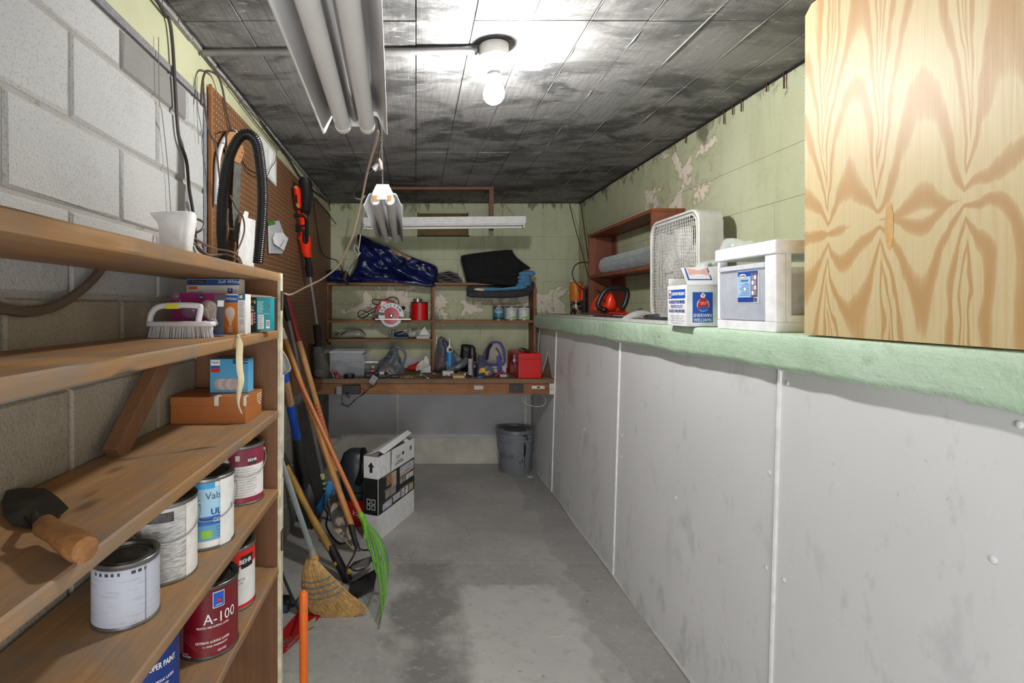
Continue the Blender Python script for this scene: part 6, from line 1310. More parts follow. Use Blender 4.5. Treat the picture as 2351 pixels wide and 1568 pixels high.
puff([(1040, 808), (1052, 814), (1062, 826), (1060, 834), (1050, 836), (1042, 824)], 4.45, .02, n=6, fold=.3).build('cloth_arm', lb, gc, smooth=True)
wb_ = thing('thin_white_carton', 'thin white carton lying flat in front of the caulking tube', 'carton', B(1030, 4.24)); wbox('carton', M_('#c4c2bd', .6), wb_, 1016, 1042, 852.5, pyB(4.22), 4.22, .07)
wk = thing('wood_offcut', 'small pale wooden offcut at the front edge of the bench', 'wood block', B(1052, 4.07))
MB().add([(PX(1040, 4.06), 4.06, ZB+.001), (PX(1067, 4.06), 4.06, ZB+.001), (PX(1066, 4.2), 4.2, ZB+.001), (PX(1034, 4.2), 4.2, ZB+.001), (PX(1040, 4.06), 4.06, ZB+.022), (PX(1067, 4.06), 4.06, ZB+.022), (PX(1066, 4.2), 4.2, ZB+.022), (PX(1034, 4.2), 4.2, ZB+.022)], [(0, 1, 5, 4), (1, 2, 6, 5), (2, 3, 7, 6), (3, 0, 4, 7), (4, 5, 6, 7), (3, 2, 1, 0)]).build('block', wood('pale_offcut', '#c9ab7c', '#b3935f', 1, 2, .6), wk, bevel=.001)
mc = thing('metal_fittings', 'handful of shiny metal fittings on the bench behind the wooden offcut', 'fittings', B(1060, 4.25))
for k in range(9): q = Vector((PX(1052+k*2.6, 4.25), 4.25+.02*math.sin(k*2.1), ZB+.008+.008*(k % 3))); MB().lathe([(.003, -.008), (.008, -.008), (.008, .008), (.003, .008)], 10, Matrix.Translation(q) @ Matrix.Rotation(k, 4, 'X')).build('fitting', steel, mc)
sm = thing('small_debris', 'scatter of tiny screws, caps and a red clip on the middle of the bench', 'debris', B(995, 4.16))
for (px, py, r_, c) in ((985, 863, .004, '#a83a24'), (988, 862, .004, '#a83a24'), (1003, 861, .006, '#8f8a86'), (1008, 864, .005, '#3a3a3c'), (1016, 864, .005, '#39393b'), (1026, 862, .007, '#5f7fa0'), (996, 858, .010, '#aaa7a4'), (1012, 860, .004, '#2b2b2b')):
    MB().sphere(onZ(px, py, ZB+r_*.6), r_, 8, (1.5, 1, .6)).build('piece', M_(c, .5), sm)
sd = MB()
for k in range(160): q = onZ(random.gauss(935, 10), random.uniform(862, 868), ZB+.001); sd.cb(q, (.004, .002, .0015))
lab(sd.build('sawdust', M_('#b49a74', .8)), 'sprinkle of sawdust on the bench below the shopping bag', 'sawdust', None, 'stuff')
bg_ = thing('black_case', 'rounded black case standing behind the spray can', 'case', B(1070, 4.55))
puff([(1058, 850), (1058, 800), (1060, 792), (1066, 790), (1080, 792), (1088, 798), (1090, 850)], 4.55, .05, back=.7, n=8, fold=.03, nz=.05, pw=.35).build('case', M_('#15160f', .5), bg_, smooth=True)
spc = thing('spray_can', 'black aerosol can with white text panel and domed cap on the bench', 'spray can', B(1084, 4.2))
yq = 4.2; T = Matrix.Translation(B(1084, yq)); hs_ = (pyB(yq)-796)*yq/F; 
MB().lathe([(0, 0), (.035, 0), (.036, .004), (.035, .008), (.035, hs_*.62), (.030, hs_*.66), (0, hs_*.66)], 32, T).build('can', M_('#1a1b1c', .3), spc, smooth=True, flat_ang=40)
MB().lathe([(.033, hs_*.65), (.034, hs_*.66), (.033, hs_*.78), (.026, hs_*.84), (.0255, hs_*.97), (.02, hs_), (0, hs_)], 32, T).build('cap', black_p, spc, smooth=True, flat_ang=50)
MB().lathe([(.0355, .012), (.0355, hs_*.6)], 12, T, R(-160), R(-105)).build('text_panel', M_('#b9bbbd', .5), spc, smooth=True)
for k in range(12): MB().lathe([(.0358, .02+k*.009), (.0358, .022+k*.009)], 8, T, R(-155), R(-110-(k % 3)*6)).build('text_line', M_('#5e6064', .5), spc)
MB().sphere(T @ Vector((.018, -.030, .112)), .010, 12, (1.2, .3, .7)).build('red_badge', inkr, spc); MB().lathe([(.0357, .07), (.0357, .095)], 8, T, R(-75), R(-45)).build('grey_mark', M_('#77796f', .5), spc)
pk = thing('pink_handle_tool', 'pale pink handled tool leaning behind the spray can', 'tool', B(1100, 4.55)); cyl(pk, 'handle', at(1103, 835, 4.5), at(1088, 794, 4.56), .008, M_('#a0706a', .5)); 
bb = thing('blue_parts_bag', 'clear blue-tinted bag with yellow pieces beside the spray can', 'bag', B(1112, 4.18))
puff([(1094, 866), (1095, 840), (1098, 816), (1108, 818), (1120, 832), (1132, 845), (1136, 866), (1115, 870)], 4.18, .055, back=.7, n=9, fold=.7, ang=60, seed=31, nz=.5).build('bag', clear('bluish_bag', '#4c5a74', .55, .12), bb, smooth=True, flat_ang=180)
puff([(1099, 852), (1103, 843), (1112, 843), (1116, 852), (1128, 850), (1130, 860), (1118, 864), (1108, 854), (1100, 858)], 4.13, .015, n=5, fold=.3).build('yellow_piece', M_('#c79428', .5), bb, smooth=True)
puff([(1094, 870), (1096, 862), (1108, 862), (1112, 869)], 4.13, .015, n=5).build('blue_piece', M_('#1c4a9c', .5), bb, smooth=True)
pb = thing('tool_pouch', 'purple and grey zipped tool pouch with a hanging strap on a white box', 'pouch', B(1132, 4.45))
puff([(1105, 834), (1108, 815), (1116, 798), (1125, 788), (1135, 784), (1146, 785), (1155, 800), (1160, 825), (1158, 836), (1130, 838)], 4.44, .075, back=.9, n=10, fold=.2, ang=80, fs=8, seed=7, pw=.45, nz=.2).build('pouch', M_('#9b9792', .85), pb, smooth=True, flat_ang=180)
pur = M_('#4f4a93', .8)
for pts, rr_ in (([(1112, 830), (1116, 808), (1124, 792), (1132, 786)], .011), ([(1148, 786), (1156, 802), (1159, 828)], .011), ([(1108, 832), (1130, 836), (1158, 834)], .013), ([(1124, 792), (1136, 785), (1148, 787)], .008)):
    MB().tube(cr([at(a, b_, 4.385 if 786 < b_ < 832 else 4.40) for a, b_ in pts], 5), rr_, 8).build('purple_trim', pur, pb, smooth=True)
MB().tube(cr([at(a, b_, 4.365) for a, b_ in ((1128, 790), (1121, 803), (1118, 825))], 5), .012, 8).build('zip_opening', M_('#131318', .8), pb, smooth=True)
MB().tube(cr([at(a, b_, 4.35) for a, b_ in ((1138, 798), (1144, 806), (1152, 825))], 5), .004, 6).build('webbing', M_('#1b1b20', .7), pb, smooth=True)
MB().pplate([(1140, 818), (1150, 816), (1153, 848), (1154, 856), (1142, 857), (1142, 840)], 4.35, .01).build('strap', pur, pb, bevel=.003)
o = thing('white_box_under_pouch', 'white cardboard box below the purple pouch, beside the red toolbox', 'box', B(1140, 4.42)); wbox('box', M_('#c9c6c2', .6), o, 1112, 1162, 834, pyB(4.42), 4.42, .08); wbox('red_print', M_('#9a4a4c', .6), o, 1130, 1142, 845, 846.5, 4.418, .002)
tmz = thing('tape_measure', 'chrome and red tape measure in front of the toolbox', 'tape measure', B(1155, 4.13))
wbox('case', M_('#8d8c88', .25, .7), tmz, 1147, 1167, 859, pyB(4.11), 4.11, .05, bevel=.004); MB().tube(cr([at(1136, 864, 4.12), at(1144, 858, 4.13), at(1157, 853, 4.15)], 4), .005, 8).build('red_strap', inkr, tmz, smooth=True); wbox('dark_edge', M_('#5a1418', .4), tmz, 1163.5, 1168, 859, 867, 4.108, .05)
tb = thing('red_toolbox', 'glossy red metal toolbox with chrome latch and black carry handle, right end of the bench', 'toolbox', B(1200, 4.2))
rdm = M_('#c00a0c', .3, 0, .06, 5)
yf = 4.065; x0, x1 = PX(1190, yf), PX(1243, yf); xb = PX(1157, 4.46)
dxx = (xb-x0); zt3 = ZB+(875-813)*yf/F; L_ = .40
MT = Matrix.Translation((x0, yf, ZB)); sh_ = R(-10)
Mt = Matrix.Translation((x1, yf, ZB)) @ Matrix.Rotation(R(2.2), 4, 'Z') @ Matrix.Translation((x0-x1, 0, 0)); wd = x1-x0; hh_ = .195
pf = [(0, 0), (wd, 0), (wd, hh_-.012), (wd-.012, hh_), (.012, hh_), (0, hh_-.012)]
lp_ = MB().plate(pf, L_, Mt @ frame((0, 0, 0), (1, 0, 0), (0, 0, 1))).build('case', rdm, tb, bevel=.006, seg=3)
MB().box(-.0015, wd+.0015, -.0015, L_+.0015, hh_-.052, hh_-.047, Mt).build('lid_seam', M_('#8c0709', .3), tb)
MB().box(-.004, 0, .14, .17, .105, .175, Mt).build('latch', steel, tb, bevel=.001); MB().box(-.009, -.004, .143, .167, .12, .135, Mt).build('latch_tongue', steel, tb)
MB().box(-.0015, -.0005, .10, .135, .07, .098, Mt).build('sticker', M_('#b98f8b', .5), tb)
MB().tube(cr([Mt @ Vector(p) for p in ((wd*.5, .12, hh_), (wd*.5, .12, hh_+.014), (wd*.5, .19, hh_+.02), (wd*.5, .26, hh_+.014), (wd*.5, .26, hh_))], 5), .006, 8).build('carry_handle', iron, tb, smooth=True)
ht = thing('small_black_torch', 'small black torch lying on top of the red toolbox', 'torch', at(1205, 802, 4.15)); zq = (Mt @ Vector((0, 0, hh_))).z
MB().tube([(PX(1203, 4.15), 4.15, zq+.011), (PX(1217, 4.15), 4.15, zq+.011)], .011, 14).build('barrel', black_p, ht, smooth=True); MB().sphere((PX(1196, 4.15), 4.17, zq+.019), .016, 14).build('lamp_head', M_('#55504c', .4), ht, smooth=True)
pk2 = thing('leaning_plank', 'brown wooden board leaning in the corner behind the toolbox', 'board', B(1262, 4.3))
MB().add([at(1247, 862, 4.28), at(1271, 866, 4.12), at(1280, 806, 4.16), at(1258, 797, 4.32)]+[at(1247, 862, 4.28)+Vector((.012, .01, 0)), at(1271, 866, 4.12)+Vector((.014, .01, 0)), at(1280, 806, 4.16)+Vector((.014, .01, 0)), at(1258, 797, 4.32)+Vector((.012, .01, 0))],
         [(0, 1, 2, 3), (7, 6, 5, 4), (0, 4, 5, 1), (1, 5, 6, 2), (2, 6, 7, 3), (3, 7, 4, 0)]).build('board', wood('grey_brown_plank', '#8a705a', '#6d5645', 2, 2, .6), pk2)
lab(MB().tube(cr([at(1234, 845, 4.5), at(1236, 800, 4.5), at(1240, 750, 4.5), at(1244, 737, 4.45), at(1251, 745, 4.4), at(1256, 780, 4.35), at(1256, 815, 4.3), at(1248, 845, 4.28), at(1243, 862, 4.27)], 7), .0045, 8).build('cream_cable', M_('#b5ab9b', .6), smooth=True), 'stiff cream electrical cable looped up in the corner behind the toolbox', 'cable')
lab(MB().tube(cr([at(1202, 905, 4.12), at(1199, 916, 4.12), at(1206, 926, 4.12), at(1225, 933, 4.12), at(1245, 932, 4.12), at(1253, 922, 4.12), at(1250, 912, 4.12), at(1242, 905, 4.12)], 7), .0032, 8).build('cream_cable', M_('#b5ab9b', .6), smooth=True), 'loop of cream cable hanging under the right end of the bench', 'cable')
# ================================================================ RIGHT LEDGE
# plywood cabinet
cab = thing('plywood_cabinet', 'large pine plywood cabinet with bold grain standing on the ledge at the right edge', 'cabinet', (1.25, 1.0, ZL))
cy1 = 1.398; cz1 = H+.789
MB().add([(1.028, .35, ZL+.002), (1.028, cy1, ZL+.002), (1.030, cy1, cz1-.02), (1.030, cy1-.022, cz1), (1.030, .35, cz1), (1.046, .35, ZL+.002), (1.046, cy1, ZL+.002), (1.046, cy1, cz1-.02), (1.046, cy1-.022, cz1), (1.046, .35, cz1)],
         [(0, 1, 2, 3, 4), (9, 8, 7, 6, 5), (0, 5, 6, 1), (1, 6, 7, 2), (2, 7, 8, 3), (3, 8, 9, 4), (4, 9, 5, 0)]).build('door', ply_m, cab, bevel=.001)
pd = M_('#d9b77a', .5, 0, .1, 10)
MB().box(1.050, 1.47, cy1-.016, cy1, ZL+.004, cz1-.012).build('side_panel', pd, cab); MB().box(1.050, 1.47, .35, .366, ZL+.004, cz1-.012).build('side_panel', pd, cab)
MB().box(1.050, 1.47, .366, cy1-.016, cz1-.03, cz1-.012).build('top_panel', pd, cab); MB().box(1.050, 1.47, .366, cy1-.016, ZL+.004, ZL+.02).build('bottom_panel', pd, cab)
for py in (170, 199, 511, 538):
    q = Vector((1.0405, cy1, PZ(py, cy1))); b_ = cyl(cab, 'bolt', q, q+Vector((-.001, .016, 0)), .0018, steel, 8); MB().lathe([(0, 0), (.0036, 0), (.0036, .003), (0, .003)], 6, Matrix.Translation(q+Vector((0, .003, 0))) @ Matrix.Rotation(-PI/2, 4, 'X')).build('nut', steel, b_)
# oval plug patch in the veneer
T = frame((1.0278, 1.147, H+.175), (0, -1, 0), (0, 0, 1)); MB().plate([(.0105*math.cos(2*PI*k/24), .052*math.sin(2*PI*k/24)) for k in range(24)], .0006, T).build('oval_patch', M_('#c9a061', .5, 0, .15, 60), cab)
# drawer unit
F0 = 1.05; dy0, dy1 = 1.54, 1.84; dz1 = ZL+.272
dw = thing('storage_unit', 'white stacking drawer unit with a clear front and a blue label, beside the plywood cabinet', 'drawer', (1.25, 1.69, ZL))
wp = M_('#f0f1f4', .35); x1_ = 1.44
MB().box(F0-.006, x1_, dy0-.006, dy1+.006, dz1-.042, dz1).build('top', wp, dw, bevel=.006, seg=3)
MB().box(F0, x1_, dy0, dy1, ZL, ZL+.03).build('bottom_frame', wp, dw, bevel=.003)
for (a, b_) in ((dy0, dy0+.05), (dy1-.012, dy1)): MB().box(F0, F0+.03, a, b_, ZL+.03, dz1-.042).build('front_post', wp, dw, bevel=.003)
MB().box(F0+.03, F0+.045, dy0, dy0+.012, ZL+.03, dz1-.042).build('side_post', wp, dw); MB().box(x1_-.03, x1_, dy0, dy1, ZL+.03, dz1-.042).build('back_post', wp, dw)
MB().box(F0+.045, x1_-.03, dy0, dy0+.008, ZL+.03, ZL+.05).build('side_rail', wp, dw)
cl_ = clear('drawer_front', '#d5dae6', .5, .08)
dwr = MB(); ya, yb = dy0+.05, dy1-.012
dwr.box(F0+.004, F0+.008, ya+.001, yb-.001, ZL+.034, dz1-.075); dwr.box(F0+.008, x1_-.04, yb-.006, yb-.003, ZL+.034, dz1-.08); dwr.box(F0+.008, x1_-.04, ya-.036, ya-.033, ZL+.034, dz1-.08); dwr.box(F0+.008, x1_-.04, ya-.036, yb-.003, ZL+.031, ZL+.034)
dwr.build('drawer', cl_, dw); MB().box(F0-.004, F0+.008, ya+.001, yb-.001, dz1-.078, dz1-.062).build('drawer_lip', clear('drawer_lip', '#dfe3ee', .75, .1), dw, bevel=.002)
def FXr(y, z, x=F0+.0035): return frame((x, y, z), (0, -1, 0), (0, 0, 1))
def dr_(nm, y0, y1, z0, z1, mt, x=F0+.0032): return MB().box(x-.0004, x, y0, y1, z0, z1).build(nm, mt, dw)
l0, l1, k0, k1 = 1.623, 1.727, ZL+.088, ZL+.190
dr_('label_border', l0, l1, k0, k1, inkw, F0+.0036); dr_('label_blue', l0+.002, l1-.002, k0+.002, k1-.002, M_('#9cc3e8', .5), F0+.003)
dr_('label_band', l0+.002, l1-.002, k1-.018, k1-.002, M_('#1c4ba0', .5), F0+.0024); dr_('label_band', l0+.022, l1-.002, k0+.002, k0+.017, M_('#1c3f93', .5), F0+.0024)
MB().lathe([(0, 0), (.008, 0), (.008, .0004), (0, .0004)], 24, FXr(l1-.026, k1-.016, F0+.0022) @ Matrix.Diagonal((2.3, .8, 1, 1))).build('label_badge', inkw, dw); text('Sterilite', .007, inkr, dw, FXr(l1-.026, k1-.016, F0+.0015), bold=.05)
text('MODULAR', .0065, M_('#1c6a7a', .5), dw, FXr(l1-.036, k1-.032, F0+.0022), bold=.05, fit=.036); text('drawer', .004, inkb, dw, FXr(l1-.045, k1-.040, F0+.0022))
dr_('cabinet_picture', l0+.004, l0+.036, k0+.018, k1-.010, M_('#7d5a5c', .5, 0, .4, 50), F0+.0021)
for i in range(2):
    for j in range(4): dr_('picture_drawer', l0+.009+i*.012, l0+.019+i*.012, k0+.024+j*.016, k0+.037+j*.016, M_('#dfe2e8' if (i+j) % 2 else '#8b93b0', .5), F0+.0016)
for j in range(6): dr_('label_line', l0+.042, l1-.012-.006*(j % 3), k0+.024+j*.0065, k0+.0255+j*.0065, M_('#4c6ca8', .5), F0+.0022)
dr_('label_square', l1-.044, l1-.034, k0+.038, k0+.048, inkw, F0+.0018); dr_('barcode', l0+.004, l0+.019, k0+.002, k0+.016, inkw, F0+.002)
for j in range(6): dr_('bar', l0+.005+j*.0023, l0+.0062+j*.0023, k0+.003, k0+.015, M_('#55565a', .6), F0+.0014)
# things inside drawer
hw = thing('socket_adapter', 'white plastic fitting with two oval holes seen through the clear drawer front', 'fitting', (F0+.08, 1.66, ZL+.036))
MB().add([(F0+.05, 1.60, ZL+.036), (F0+.05, 1.73, ZL+.036), (F0+.05, 1.715, ZL+.105), (F0+.05, 1.61, ZL+.105), (F0+.12, 1.60, ZL+.036), (F0+.12, 1.73, ZL+.036), (F0+.12, 1.715, ZL+.105), (F0+.12, 1.61, ZL+.105)], [(0, 1, 2, 3), (7, 6, 5, 4), (0, 4, 5, 1), (1, 5, 6, 2), (2, 6, 7, 3), (3, 7, 4, 0)]).build('body', wp, hw, bevel=.004)
for yy in (1.645, 1.68): MB().lathe([(0, 0), (.010, 0), (.010, .001), (0, .001)], 24, FXr(yy, ZL+.072, F0+.049) @ Matrix.Diagonal((1, 1.9, 1, 1))).build('oval_hole', M_('#9fb0b8', .4), hw)
tg = thing('tool_jumble', 'blue and yellow tools jumbled in the back of the clear drawer', 'tools', (F0+.25, 1.62, ZL+.036))
for (x, y, z, s, c) in ((F0+.20, 1.60, .05, (.12, .08, .05), '#2f4266'), (F0+.22, 1.64, .09, (.10, .10, .04), '#46597d'), (F0+.2, 1.60, .11, (.04, .05, .02), '#d8b13a'), (F0+.3, 1.62, .12, (.1, .08, .09), '#2a2b30'), (F0+.27, 1.72, .06, (.12, .06, .05), '#5a5e66')):
    MB().cb((x, y, ZL+z+.002), s, None).build('piece', M_(c, .5, 0, .2), tg, bevel=.01, seg=3)
o = lab(MB().tube([(F0+.035, 1.765, ZL+.045), (F0+.035, 1.735, ZL+.052)], .0095, 12).build('steel_spring', M_('#8f8b84', .4, .6, .6, 200)), 'small coiled metal fitting inside the clear drawer, left corner', 'fitting')
pbg = clear('clear_poly_bag', '#dfe6e4', .38, .1)
lab(puff([(1658, 583), (1664, 552), (1672, 547), (1684, 552), (1695, 560), (1712, 556), (1722, 553), (1716, 566), (1712, 572), (1680, 580)], 1.80, .05, back=.8, n=8, fold=.6, seed=2, nz=.5).build('poly_bag', pbg, smooth=True, flat_ang=180), 'clear plastic bag slumped on top of the white drawer unit', 'bag')
# painters plastic box
pbx = thing('printed_paint_box', 'white cardboard box with a blue printed emblem and open flap, corner over the ledge', 'box', (1.09, 2.02, ZL))
bx, by_ = 1.003, 1.955; bw, bd = .15, .16; zt5 = ZL+.156; wbm = M_('#eeeeef', .55)
Mb = Matrix.Translation((bx, by_, ZL+.001)) @ Matrix.Rotation(R(-2), 4, 'Z')
zh = zt5-ZL
m = MB(); th = .003
m.box(0, bw, 0, th, 0, zh, Mb); m.box(0, bw, bd-th, bd, 0, zh, Mb); m.box(0, th, th, bd-th, 0, zh, Mb); m.box(bw-th, bw, th, bd-th, 0, zh, Mb); m.box(0, bw, 0, bd, 0, th, Mb); m.build('carton', wbm, pbx)
Fp = lambda u, z, o=.0006: Mb @ frame((u, -o, z), (1, 0, 0), (0, 0, 1))
# front flap leaning up and back
MB().add([Mb @ Vector(p) for p in ((0.002, 0, zh), (bw, 0, zh), (bw, .02, zh+.07), (-.012, .02, zh+.064))], [(0, 1, 2, 3)]).build('open_flap', wbm, pbx, solid=.002)
fo = lambda u, v, o=.0015: Mb @ Vector((u, .02*v-o, zh+.067*v))
MB().add([fo(.006, .25), fo(.095, .25), fo(.085, .95), fo(-.002, .95)], [(0, 1, 2, 3)]).build('flap_border', M_('#2a57b0', .5), pbx)
MB().add([fo(.012, .31, .002), fo(.089, .31, .002), fo(.080, .97, .002), fo(.003, .97, .002)], [(0, 1, 2, 3)]).build('flap_inner', wbm, pbx)
MB().add([fo(.012, .55, .0025), fo(.05, .62, .0025), fo(.085, .52, .0025), fo(.081, .95, .0025), fo(.05, .8, .0025), fo(.006, .95, .0025)], [(0, 1, 2, 5), (2, 3, 4, 5) if False else (2, 3, 4), (2, 4, 5)]).build('drip_print', M_('#e8b7b0', .5), pbx)
MB().box(.003, bw-.003, bd-.003, bd, zh, zh+.03, Mb).build('back_flap', wbm, pbx)
def fpr(nm, u0, u1, z0, z1, mt, o=.0006): return MB().box(u0, u1, -o-.0003, -o, z0, z1, Mb).build(nm, mt, pbx)
ub, ue = .021, .094; swb = M_('#1c57b8', .5)
fpr('blue_panel', ub, ue, .016, .128, swb)
um = (ub+ue)/2
text('SHERWIN', .0125, inkw, pbx, Fp(um-.001, .0415, .0015), bold=.05, italic=.15, fit=.066); text('WILLIAMS.', .0125, inkw, pbx, Fp(um+.001, .0245, .0015), bold=.05, italic=.15, fit=.068)
ci = lambda nm, u, z, r1, r2, mt, o, n=28: MB().lathe([(0, 0), (1, 0), (1, .0002), (0, .0002)], n, Mb @ frame((u, -o, z), (1, 0, 0), (0, 0, 1)) @ Matrix.Diagonal((r1, r2, 1, 1))).build(nm, mt, pbx)
poly = lambda nm, pts, mt, o: MB().plate(pts, .0003, Mb @ frame((um, -o, 0), (1, 0, 0), (0, 0, 1))).build(nm, mt, pbx)
ci('emblem_outline', um+.001, .081, .0225, .0245, inkw, .0012); ci('emblem_globe', um+.001, .079, .020, .021, M_('#2a62bd', .5), .0018)
poly('emblem_can', [(-.010, .116), (0, .127), (.010, .117), (.004, .104), (-.004, .104)], inkw, .0022); poly('emblem_can_print', [(-.005, .116), (0, .121), (.005, .117), (0, .110)], M_('#d88a80', .5), .0026)
poly('emblem_paint', [(-.004, .108), (.006, .106), (.016, .098), (.020, .086), (.020, .066), (.0185, .057), (.016, .062), (.014, .078), (.009, .074), (.004, .078), (0, .073), (-.006, .078), (-.011, .073), (-.013, .078), (-.0145, .060), (-.017, .055), (-.019, .066), (-.0185, .086), (-.013, .098)], M_('#c8231f', .5), .0026)
text('COVER THE', .0045, inkw, pbx, Fp(um+.001, .090, .0034), bold=.05); text('EARTH', .0045, inkw, pbx, Fp(um+.001, .084, .0034), bold=.05)
# left side of the box (faces the aisle)
Fl = lambda v, z, o=.0008: Mb @ frame((-o, v, z), (0, -1, 0), (0, 0, 1))
def lpr(nm, v0, v1, z0, z1, mt, o=.0006): return MB().box(-o-.0003, -o, v0, v1, z0, z1, Mb).build(nm, mt, pbx)
lpr('blue_panel', .012, .150, .106, .140, swb); lpr('emblem', .128, .145, .110, .137, inkw, .001); lpr('emblem_red', .131, .142, .114, .128, inkr, .0014)
text('SHERWIN-WILLIAMS', .013, inkw, pbx, Fl(.068, .123, .0015), fit=.105, bold=.06)
for k, (s, h_) in enumerate((('PLASTIQUE POUR PEINTRES', .013), ("PAINTER'S PLASTIC", .013), ('PLASTICO PARA PINTORES', .012))): text(s, h_, M_('#3a55a5', .6) if k != 1 else M_('#8a9ac8', .6), pbx, Fl(.08, .092-.0175*k), fit=.13-.03*(k == 1), bold=.05)
for k in range(4): text('24 FT X 9 IN X 5 FT', .006, M_('#8792b8', .6), pbx, Fl(.078, .038-.009*k), fit=.11-.02*(k % 2))
bgx = thing('clear_bag_in_box', 'crinkled clear bag with a grey strip poking out of the printed white box', 'bag', (1.12, 2.03, ZL+.15))
puff([(1598, 632), (1597, 612), (1608, 602), (1640, 595), (1655, 593), (1660, 620), (1655, 632)], 2.02, .04, back=.8, n=8, fold=.8, seed=12, nz=.6).build('bag', pbg, bgx, smooth=True, flat_ang=180)
MB().bar(at(1628, 604, 1.99), at(1640, 634, 1.99), .014, .006, (0, 1, 0)).build('grey_strip', M_('#5c656c', .5), bgx)
# box fan
fx, fy0, fy1 = 1.295, 2.40, 2.90; fz0, fz1 = ZL+.002, ZL+.53; fd = .105
fan = thing('box_fan', 'off-white square box fan with a wire grille standing on the ledge facing the aisle', 'fan', (fx+.05, (fy0+fy1)/2, ZL))
FM = frame((fx, fy1, fz0), (0, -1, 0), (0, 0, 1)); Wf = fy1-fy0; Hf = fz1-fz0; rc = .075
def rrect(x0, y0, x1, y1, r, n=7):
    o = []
    for (cx_, cy_, a0) in ((x1-r, y1-r, 0), (x0+r, y1-r, 90), (x0+r, y0+r, 180), (x1-r, y0+r, 270)):
        for k in range(n+1): a = R(a0+90*k/n); o.append((cx_+r*math.cos(a), cy_+r*math.sin(a)))
    return o
fm = M_('#deddd8', .4); outer = rrect(0, 0, Wf, Hf, rc); inn = rrect(.022, .022, Wf-.022, Hf-.022, rc-.015)
N = len(outer); vs = []; 
for (pl_, dz) in ((inn, .0), (outer, -.004), (outer, -fd+.004), (inn, -fd)): vs += [(p[0], p[1], dz) for p in pl_]
MB().add(vs, [(r_*N+k, r_*N+(k+1) % N, (r_+1)*N+(k+1) % N, (r_+1)*N+k) for r_ in range(3) for k in range(N)], FM).build('housing', M_('#c2c1bd', .45), fan, smooth=True, flat_ang=50, solid=.003)
def ringtube(pl_, dz, r_, nm, mt): MB().tube([FM @ Vector((p[0], p[1], dz)) for p in pl_], r_, 8, closed=True).build(nm, mt, fan, smooth=True)
ringtube(rrect(.006, .006, Wf-.006, Hf-.006, rc-.004), .004, .007, 'front_rim', fm); ringtube(inn, .006, .004, 'grille_rim', fm); ringtube(inn, -fd-.002, .004, 'rear_rim', fm)
def inside(u, v):
    x0, y0, x1, y1, r = .02, .02, Wf-.02, Hf-.02, rc-.015
    cx_ = min(max(u, x0+r), x1-r); cy_ = min(max(v, y0+r), y1-r); 
    return (u-cx_)**2+(v-cy_)**2 <= r*r+1e-6 and x0 <= u <= x1 and y0 <= v <= y1
for (dz, nm) in ((.008, 'front_grille'), (-fd-.002, 'rear_grille')):
    m = MB(); st_ = .0165 if dz > 0 else .02
    def line(pf):
        P = [pf(k/24) for k in range(25)]; seg = []
        for p in P:
            if inside(p[0], p[1]): seg.append(FM @ Vector((p[0], p[1], dz)))
            else:
                if len(seg) > 1: m.tube(seg, .0014, 4, cap=False)
                seg = []
        if len(seg) > 1: m.tube(seg, .0014, 4, cap=False)
    k = 0
    while .022+k*st_ < Wf-.02:
        u0 = .022+k*st_; bow = .018*math.sin(PI*(u0/Wf-.5)*2)*-1
        line(lambda t: (u0+bow*math.sin(PI*t), .02+(Hf-.04)*t)); k += 1
    k = 0
    while .022+k*st_ < Hf-.02: v0 = .022+k*st_; line(lambda t: (.02+(Wf-.04)*t, v0)); k += 1
    o = m.build(nm, fm, fan, smooth=True)
hub = FM @ Vector((Wf/2, Hf/2, 0)); 
MB().lathe([(0, -.02), (.05, -.02), (.055, -.03), (.055, -.08), (0, -.085)], 28, FM @ Matrix.Translation((Wf/2, Hf/2, 0))).build('motor', M_('#bdbcb8', .5), fan, smooth=True, flat_ang=50)
for k in range(5):
    vs = []; a0 = 2*PI*k/5+.3
    for i in range(6):
        r_ = .045+.165*i/5; hw_ = .28+.17*math.sin(PI*min(1, i/5+.1))
        for j in range(5): s = -1+j/2; a = a0+s*hw_*1.05; vs.append((Wf/2+r_*math.cos(a), Hf/2+r_*math.sin(a), -.045+s*.018))
    MB().add(vs, [(i*5+j, i*5+j+1, (i+1)*5+j+1, (i+1)*5+j) for i in range(5) for j in range(4)], FM).build('blade', M_('#e0dfdb', .4), fan, smooth=True, solid=.002)
MB().box(Wf/2-.055, Wf/2+.025, Hf/2-.075, Hf/2-.03, .010, .014, FM).build('name_plate', M_('#cfcec9', .4), fan, bevel=.002)
for u in (.06, Wf-.06): MB().box(u-.02, u+.02, -.001, .012, -fd-.002, .008, FM).build('foot', fm, fan)
# brown wall shelf
wsx, wy0, wy1, wz1 = 1.297, 2.90, 3.98, H+.54
wsf = thing('small_bookcase', 'reddish-brown two-tier shelf box standing on the ledge behind the fan', 'shelf', (1.39, 3.4, ZL))
MB().box(wsx, XU-.003, wy0, wy0+.02, ZL+.001, wz1-.02).build('side_panel', red_v, wsf, bevel=.001); MB().box(wsx, XU-.003, wy1-.02, wy1, ZL+.001, wz1-.02).build('side_panel', red_v, wsf, bevel=.001)
MB().box(wsx-.002, XU-.003, wy0-.002, wy1+.002, wz1-.02, wz1).build('top_board', red_y, wsf, bevel=.001); MB().box(wsx, XU-.003, wy0+.02, wy1-.02, H+.21, H+.23).build('middle_board', red_y, wsf, bevel=.001)
MB().box(XU-.014, XU-.004, wy1-.26, wy1-.02, ZL+.001, H+.21).build('back_panel', M_('#7a3520', .5), wsf); MB().box(XU-.014, XU-.004, wy1-.11, wy1-.02, H+.23, wz1-.02).build('back_strip', red_v, wsf)
for k in range(7): MB().sphere((wsx-.001, 3.05+.12*k, H+.218), .002, 6).build('nail', M_('#cfc9c0', .4), wsf)
